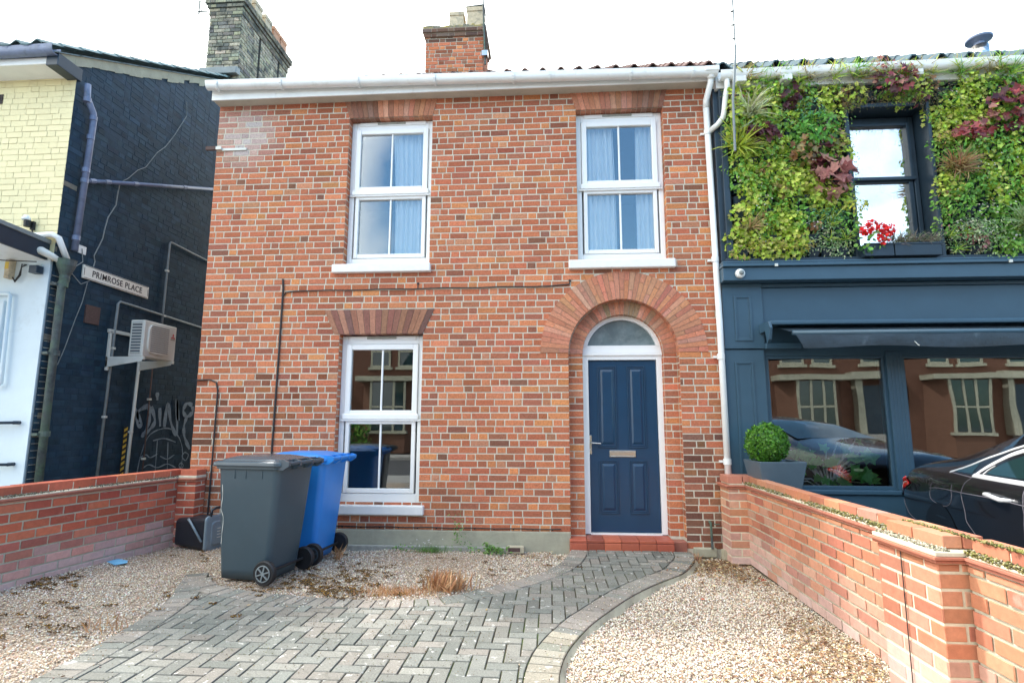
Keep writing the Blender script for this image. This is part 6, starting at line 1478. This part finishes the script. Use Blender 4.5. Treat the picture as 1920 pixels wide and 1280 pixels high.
# paper
k = MB(); k.add([(-4.20, -.99, .03), (-4.03, -1.10, .028), (-3.955, -1.04, .035), (-4.02, -.95, .034), (-4.17, -.88, .032), (-4.07, -1.0, .05)], [(0, 1, 5), (1, 2, 5), (2, 3, 5), (3, 4, 5), (4, 0, 5)])
pp = k.build('paper', 'paper'); setp(pp, 'crumpled blue paper lying on the gravel by the left wall', 'litter'); md = pp.modifiers.new('s', 'SOLIDIFY'); md.thickness = .002
k = MB(); k.add([(-4.15, -.965, .048), (-4.10, -.985, .052), (-4.06, -.95, .053), (-4.11, -.93, .049)], [(0, 1, 2, 3)])

# ================================================================== CAR
car = thing('parked_car', 'glossy black saloon car parked behind the right garden wall', 'car', (2.8, -2.6, .0), radians(-14))
# local: y = s (towards the tail), x' = 0 at the near flank, car body spans x' 0..1.8
ev = lambda u, K: float(np.interp(u, [k_[0] for k_ in K], [k_[1] for k_ in K]))
def sm(u, K, w_=.10): return sum(ev(u + o_ * w_, K) for o_ in (-1, -.5, 0, .5, 1)) / 5
KTOP = [(.0, .60), (.06, .74), (.16, .90), (.36, .965), (.66, 1.015), (1.22, 1.10), (1.37, 1.14), (1.61, 1.215), (1.82, 1.28), (2.13, 1.35), (2.46, 1.40), (2.8, 1.43), (3.1, 1.42), (3.35, 1.36), (3.7, 1.12), (3.92, 1.0), (4.3, .92), (4.6, .80), (4.7, .60)]
KBELT = [(0, .60), (.1, .80), (.3, .90), (.5, .935), (1.2, .955), (2.5, .965), (3.5, .94), (4.2, .86), (4.6, .74), (4.7, .58)]
KW = [(0, .74), (.05, .81), (.14, .86), (.35, .885), (.8, .90), (1.3, .905), (3.5, .905), (4.1, .87), (4.5, .74), (4.7, .55)]
def section(u):
    w_, bz, tz = sm(u, KW, .06), sm(u, KBELT, .08), sm(u, KTOP, .10); bz = min(bz, tz - .01)
    gh_ = tz - bz; xr = w_ * .945 - max(0, gh_ - .05) * .52 - .03 - min(.10, gh_) * .5
    return [(w_ * .90, .20), (w_ * .975, .28), (w_ * .995, .45), (w_, .60), (w_ * .992, .72), (w_ * .982, .80), (w_ * .985, .825), (w_ * .972, bz - .05), (w_ * .945, bz), (xr + .02, tz - .035), (xr - .05, tz - .008), (xr * .55, tz + .020), (0, tz + .030)]
def sidex(u, z):
    S = section(u)[:10]; return float(np.interp(z, [p[1] for p in S], [p[0] for p in S]))
us = np.concatenate([np.linspace(0, .5, 14), np.linspace(.55, 4.3, 52), np.linspace(4.35, 4.7, 8)])
cbm = MB(); rows = []
for u in us:
    S = section(u); ring = [(-x + .9, z) for x, z in S] + [(x + .9, z) for x, z in S[-2::-1]]
    rows.append([(x, 2.35 - u, z) for x, z in ring])
n = len(rows[0]); cbm.add([p for r_ in rows for p in r_], [(j * n + i, (j + 1) * n + i, (j + 1) * n + i + 1, j * n + i + 1) for j in range(len(rows) - 1) for i in range(n - 1)] + [tuple(range(n)), tuple(range((len(rows) - 1) * n, len(rows) * n))[::-1]])
body = cbm.build('body', 'carpaint', car, smooth=True, local=True)
def onside(s_, z, e_=.003): u = 2.35 - s_; return (.9 - sidex(u, z) - e_, s_, z)
def sidepatch(name, lo, up, mat, e_=.004, n=24, m_=8, par=None, **kw):
    ss_ = np.linspace(lo[0][0], lo[-1][0], n + 1); mb = MB(); L1 = sorted(lo); U1 = sorted(up); vs = []
    for s_ in ss_:
        a_ = np.interp(s_, [p[0] for p in L1], [p[1] for p in L1]); b_ = np.interp(s_, [p[0] for p in U1], [p[1] for p in U1])
        for j in range(m_ + 1): vs.append(onside(float(s_), float(a_ + (b_ - a_) * j / m_), e_))
    mb.add(vs, [(i * (m_ + 1) + j, i * (m_ + 1) + j + 1, (i + 1) * (m_ + 1) + j + 1, (i + 1) * (m_ + 1) + j) for i in range(n) for j in range(m_)])
    return mb.build(name, mat, par or car, smooth=True, local=True)
def sideribbon(name, pts, wd, mat, e_=.006, par=None):
    mb = MB(); P = smoothline(pts, 8); vs = []; n = len(P)
    for i, p in enumerate(P):
        t_ = P[min(i + 1, n - 1)] - P[max(i - 1, 0)]; t_ = t_ / (np.linalg.norm(t_) + 1e-9); nn = np.array([-t_[1], t_[0]]) * wd / 2
        a_, b_ = p + nn, p - nn; vs += [onside(*a_, e_ * .4), onside(*((a_ * .7 + b_ * .3)), e_), onside(*((a_ * .3 + b_ * .7)), e_), onside(*b_, e_ * .4)]
    mb.add(vs, [(4 * i + k_, 4 * i + k_ + 1, 4 * i + k_ + 5, 4 * i + k_ + 4) for i in range(n - 1) for k_ in range(3)])
    return mb.build(name, mat, par or car, smooth=True, local=True)
# side glass: dark panel, then windows
DLO_lo = [(1.09, .962), (.74, .968), (-1.6, .985)]
DLO_up = [(1.09, .968), (.9, 1.02), (.74, 1.075), (.55, 1.13), (.43, 1.165), (.15, 1.225), (-.1, 1.262), (-.5, 1.30), (-.9, 1.30), (-1.2, 1.23), (-1.6, 1.0)]
M['cardark'] = material('gloss black trim', (.01, .01, .012), rough=.15)
M['carglass'] = material('tinted car glass', (.012, .03, .032), rough=.03, spec=1.)
sidepatch('window_trim', DLO_lo, DLO_up, 'cardark', .0015)
sidepatch('window', [(1.05, .970), (.76, .976)], [(1.05, .972), (.9, 1.008), (.76, 1.055)], 'carglass', .004)
rd = sidepatch('window', [(.56, .99), (.09, .995)], [(.56, .995), (.52, 1.03), (.44, 1.07), (.33, 1.11), (.17, 1.158), (.09, 1.18)], 'carglass', .006)
sidepatch('window', [(.02, .995), (-.72, 1.0)], [(.02, 1.195), (-.2, 1.235), (-.5, 1.265), (-.72, 1.268)], 'carglass', .006)
sidepatch('window', [(-.80, 1.0), (-1.45, 1.0)], [(-.80, 1.265), (-1.1, 1.22), (-1.45, 1.02)], 'carglass', .006)
sideribbon('chrome_strip', [(1.10, .962), (.9, 1.022), (.74, 1.08), (.55, 1.135), (.43, 1.17), (.15, 1.232), (-.1, 1.27), (-.5, 1.308), (-.9, 1.308), (-1.25, 1.22)], .017, 'chrome', .008)
sideribbon('chrome_strip', [(.70, .965), (.66, 1.005), (.60, 1.045), (.50, 1.095), (.40, 1.135), (.20, 1.185), (-.1, 1.24)], .032, 'chrome', .012)
sideribbon('chrome_strip', [(.72, .966), (.4, .968), (.0, .972), (-.8, .98), (-1.5, .985)], .028, 'chrome', .010)
sideribbon('chrome_strip', [(.60, .985), (.57, 1.02), (.52, 1.05)], .010, 'chrome', .009)
sideribbon('chrome_strip', [(.055, .985), (.035, 1.19)], .008, 'chrome', .010)
sideribbon('chrome_strip', [(1.10, .960), (.9, .955), (.72, .950)], .005, 'gaphl', .004)  # pale painted highlight line under the quarter glass, not chrome
sideribbon('door_gap_highlight', [(.72, .955), (.80, .90), (.845, .84), (.85, .79), (.80, .71), (.78, .64), (.70, .59), (.62, .54)], .005, 'gaphl', .003)  # highlights along door, flap and bumper gaps, painted as pale ribbons
sideribbon('door_gap_highlight', [(.04, .965), (.03, .8), (.03, .5), (.04, .3)], .006, 'gaphl', .003)
sideribbon('fuel_flap_highlight', [(1.38, .86), (1.43, .80), (1.44, .74), (1.38, .705), (1.2, .69), (1.10, .70), (1.03, .74), (1.02, .82), (1.01, .872)], .004, 'gaphl', .003)
sideribbon('crease_highlight', [(1.46, .80), (1.2, .822), (.8, .83), (.5, .84), (0, .845), (-1.5, .84)], .005, 'gaphl', .002)  # the highlight on the body crease, painted as a pale ribbon
sideribbon('bumper_gap_highlight', [(2.18, .62), (2.08, .55), (1.95, .50), (1.7, .47)], .006, 'gaphl', .003)
tl = sidepatch('tail_light', [(2.255, .66), (2.20, .70), (2.05, .755), (1.93, .79)], [(2.255, .74), (2.20, .80), (2.10, .855), (1.93, .80)], 'taill', .010)
sideribbon('light_bar', [(2.24, .70), (2.12, .78), (2.0, .80)], .012, 'chrome', .013, par=tl)
bl = MB(); bl.box(.35, 1.45, 2.25, 2.33, .62, .72); bl.build('number_plate', 'cardark', car, local=True)
# boot spoiler shine edge
h_ = MB(); c0 = onside(.44, .865, .0); c1 = onside(.17, .855, .0)
h_.tube([(c0[0] + .01, c0[1], c0[2]), (c0[0] - .035, c0[1] - .03, c0[2] + .002), (c1[0] - .040, c1[1] + .04, c1[2]), (c1[0] + .01, c1[1], c1[2])], [.014, .015, .015, .012], 10)
h_.build('door_handle', 'chrome', car, local=True, smooth=True)
for s_, nm in ((1.25, 0), (-1.55, 0)):
    for xx_ in (.02, 1.60):
        w_ = MB(); w_.lathe([(.22, .0), (.31, .005), (.33, .03), (.33, .17), (.31, .2), (.2, .2)], (xx_, s_, .33), 36, 'x'); wh = w_.build('wheel', 'black', car, local=True)
        r_ = MB(); r_.lathe([(.215, 0), (.215, .01), (.2, .03)], (xx_ - .002 if xx_ < 1 else xx_ + .19, s_, .33), 30, 'x')
        for q in range(10): an = q * pi / 5; r_.obox((xx_ - .006 if xx_ < 1 else xx_ + .196, s_ + .03 * cos(an) - .015 * sin(an), .33 + .03 * sin(an) + .015 * cos(an)), (.012, 0, 0), (0, .17 * cos(an), .17 * sin(an)), (0, .03 * sin(an), -.03 * cos(an)))
        r_.build('rim', 'steel', wh, local=True)
def arch(cx_, mb):
    vs = []; 
    for i in range(25):
        an = pi * i / 24; s1, z1 = cx_ + .37 * cos(an), .33 + .37 * sin(an); vs += [onside(s1, max(.21, z1), .004), onside(cx_ + .2 * cos(an), max(.21, .33 + .2 * sin(an)), .003)]
    mb.add(vs, [(2 * i, 2 * i + 1, 2 * i + 3, 2 * i + 2) for i in range(24)])
for c_ in (1.25, -1.55): k = MB(); arch(c_, k); k.build('wheel_arch', 'cardark', car, local=True)
# windscreens
k = MB(); vs = []
for u, fz in ((1.25, 0), (1.40, 0), (1.6, 0), (1.85, 0), (2.1, 0)):
    S = section(u); vs += [(.9 - S[10][0] * .92 * (-q), 2.35 - u, S[10][1] + .022 + .016 * (1 - q * q)) for q in np.linspace(-1, 1, 9)]
k.add(vs, [(j * 9 + i, (j + 1) * 9 + i, (j + 1) * 9 + i + 1, j * 9 + i + 1) for j in range(4) for i in range(8)]); k.build('rear_screen', 'carglass', car, smooth=True, local=True)
k = MB(); k.obox((-.20, -1.05, .98), (.20, 0, 0), (0, .10, 0), (0, 0, .13)); k.build('wing_mirror', 'carpaint', car, local=True, bev=.02)

# ================================================================== OPPOSITE TERRACE (seen in the glass)
HY = -19.0
for i in range(8):
    x0 = -15.5 + i * 6.2
    oh = thing('terraced_house', ['red brick bay fronted house across the street, %s' % q for q in ('first from the alley end', 'second from the alley end', 'third in the row', 'fourth in the row', 'fifth in the row', 'sixth in the row', 'seventh in the row', 'last in the row')][i], 'house', (x0 + 3.1, HY, 0), group='bay fronted houses across the street')
    k = MB(); k.box(x0, x0 + 6.15, HY - 7, HY, 0, 6.0, (.13, .065, .045)); k.build('wall', 'brick', oh)
    k = MB(); k.prism([(HY + .2, 5.95), (HY - 3.5, 8.3), (HY - 7.2, 5.95)], (x0, 0, 0), Y3, Z3, (6.15, 0, 0), (.12, .08, .07)); k.build('roof', 'tile', oh)
    k = MB(); bx0 = x0 + .6
    k.prism([(bx0, HY), (bx0 + .6, HY + .8), (bx0 + 2.2, HY + .8), (bx0 + 2.8, HY)], (0, 0, 0), X3, Y3, (0, 0, 3.2), (.15, .08, .055)); k.build('bay', 'brick', oh)
    k = MB(); k.box(bx0 - .1, bx0 + 2.9, HY, HY + .95, 3.2, 3.42); k.box(bx0 + .5, bx0 + 2.3, HY, HY + .9, .85, .98)
    for xx_ in (bx0 + .58, bx0 + 1.08, bx0 + 1.62, bx0 + 2.12): k.box(xx_, xx_ + .1, HY + .79, HY + .86, .98, 3.2)
    k.box(bx0 + .6, bx0 + 2.2, HY + .79, HY + .85, 2.0, 2.08)
    for xx_ in (x0 + 3.9, x0 + 5.3): k.box(xx_, xx_ + .25, HY, HY + .35, .9, 3.3)
    k.box(x0 + 3.7, x0 + 5.8, HY, HY + .5, 3.25, 3.55)
    for (wx, wz) in ((x0 + .9, 3.9), (x0 + 2.2, 3.9), (x0 + 4.3, 3.9)):
        frame(k, wx, wx + .95, wz, wz + 1.5, .09, HY, HY + .05); k.box(wx, wx + .95, HY, HY + .055, wz + .7, wz + .78); k.box(wx - .1, wx + 1.05, HY, HY + .1, wz - .12, wz)
    k.build('window_frame', 'cement', oh)
    k = MB(); k.box(bx0 + .68, bx0 + 2.12, HY + .80, HY + .83, 1.0, 3.15)
    for (wx, wz) in ((x0 + .9, 3.9), (x0 + 2.2, 3.9), (x0 + 4.3, 3.9)): k.box(wx + .08, wx + .87, HY + .01, HY + .02, wz + .08, wz + 1.42)
    k.build('glazing', 'carglass', oh)
    k = MB(); k.box(x0 + 4.2, x0 + 5.2, HY, HY + .04, .9, 3.0); k.build('door', 'navyd', oh)
    k = MB()
    for q in range(5): k.box(x0 + 4.1, x0 + 5.3, HY, HY + .4 + (4 - q) * .28, q * .18, q * .18 + .18)
    k.build('steps', 'slabs', oh)
for x_, nm in ((-9.5, 'short'), (-1.0, 'middle'), (5.5, 'far')):
    hd = thing('hedge', 'dark green garden hedge across the street, ' + {'short': 'in front of the first houses', 'middle': 'in front of the third house', 'far': 'in front of the fourth house'}[nm], 'hedge', (x_, -17.6, 0))
    n = 1500; T = np.stack([rng.uniform(x_ - 1.6, x_ + 1.6, n), rng.uniform(-17.9, -17.3, n), rng.uniform(.0, 1.5, n)], 1)
    V, F, C = inst(TL['oval'][0], TL['oval'][1], basis(rng.normal(size=(n, 3)), rng.normal(size=(n, 3)), rng.uniform(.12, .2, n)), T, randcol(n, DKG + GREEN, .2)); arrmesh('leaves', V, F, C, 'leaf', hd)
lpst = thing('street_lamp', 'tall grey green lamp post across the street', 'street lamp', (-5.2, -15.6, 0))
k = MB(); k.tube([(-5.2, -15.6, -.1), (-5.2, -15.6, 9.6)], [.11, .06], 10); k.tube([(-5.2, -15.6, 8.2), (-4.5, -15.2, 9.0)], .04, 8); k.build('pole', 'lampm', lpst, smooth=True)
k = MB(); k.box(-4.7, -4.2, -15.3, -15.0, 8.95, 9.1); k.build('lamp_head', 'lampm', lpst, bev=.02)

# ================================================================== LIGHT, SKY, CAMERA
SUN_EL, SUN_AZ = radians(52), atan2(-.80, .42)     # compass-like: angle from +Y towards +X
sd = Vector((sin(SUN_AZ) * cos(SUN_EL), cos(SUN_AZ) * cos(SUN_EL), sin(SUN_EL)))
L = bpy.data.lights.new('sun', 'SUN'); L.energy = 1.5; L.angle = radians(4); L.color = (1, .96, .9)
lo = bpy.data.objects.new('sun', L); COL.objects.link(lo); lo.rotation_euler = (-sd).to_track_quat('-Z', 'Y').to_euler()
W = bpy.data.worlds.new('World'); sc.world = W; W.use_nodes = True; t = W.node_tree
for n_ in list(t.nodes): t.nodes.remove(n_)
out = N(t, 'ShaderNodeOutputWorld'); bg = N(t, 'ShaderNodeBackground'); sky = N(t, 'ShaderNodeTexSky'); sky.sky_type = 'NISHITA'; sky.sun_disc = False
sky.sun_elevation = SUN_EL; sky.sun_rotation = SUN_AZ; sky.air_density = 1.3; sky.dust_density = .8; sky.ozone_density = 1.0
tc = N(t, 'ShaderNodeTexCoord'); nz = noise(t, 1.7, 7, .55, .3, tc.outputs['Generated'])
sx = N(t, 'ShaderNodeSeparateXYZ'); t.links.new(tc.outputs['Generated'], sx.inputs[0])
# more cloud towards the back of the house and the left, blue breaks above the street
ma = N(t, 'ShaderNodeMath', operation='MULTIPLY_ADD'); t.links.new(sx.outputs['Y'], ma.inputs[0]); ma.inputs[1].default_value = .10; t.links.new(nz.outputs[0], ma.inputs[2])
mb_ = N(t, 'ShaderNodeMath', operation='MULTIPLY_ADD'); t.links.new(sx.outputs['X'], mb_.inputs[0]); mb_.inputs[1].default_value = -.46; t.links.new(ma.outputs[0], mb_.inputs[2])
dt = N(t, 'ShaderNodeVectorMath', operation='DOT_PRODUCT'); t.links.new(tc.outputs['Generated'], dt.inputs[0]); dt.inputs[1].default_value = Vector((.03, -.92, .40)).normalized()
hole = maprange(t, dt.outputs['Value'], .905, .985, .14, -.26)
mh = N(t, 'ShaderNodeMath', operation='ADD'); t.links.new(mb_.outputs[0], mh.inputs[0]); t.links.new(hole, mh.inputs[1])
mk = maprange(t, mh.outputs[0], .38, .62, 0, 1)
skb = mixc(t, 1., sky.outputs[0], (.70, .98, 1.12), 'MULTIPLY'); cl = mixc(t, mk, skb, (9.0, 9.35, 9.1))
t.links.new(cl, bg.inputs[0]); bg.inputs[1].default_value = .12; t.links.new(bg.outputs[0], out.inputs[0])
cam = bpy.data.cameras.new('camera'); co = bpy.data.objects.new('camera', cam); COL.objects.link(co); sc.camera = co
co.location = (0, -6.2, 1.33); cam.sensor_width = 36; cam.lens = 1039.2 / 1920 * 36; cam.clip_end = 600; cam.clip_start = .05
yaw, pit, rol = radians(3.961), radians(8.364), radians(-.103)
Rm = Matrix.Rotation(yaw, 3, 'Z') @ Matrix.Rotation(pit, 3, 'X') @ Matrix.Rotation(rol, 3, 'Y')
basis_ = Rm @ Matrix(((1, 0, 0), (0, 0, -1), (0, 1, 0)))   # camera looks down -Z, y up
co.rotation_euler = basis_.to_euler()
sc.view_settings.view_transform = 'Standard'; sc.view_settings.look = 'None'; sc.view_settings.exposure = 1.85; sc.view_settings.gamma = 1
sc.render.film_transparent = False
sc.cycles.max_bounces = 8; sc.cycles.transparent_max_bounces = 12; sc.cycles.use_denoising = True; sc.cycles.sample_clamp_indirect = 6
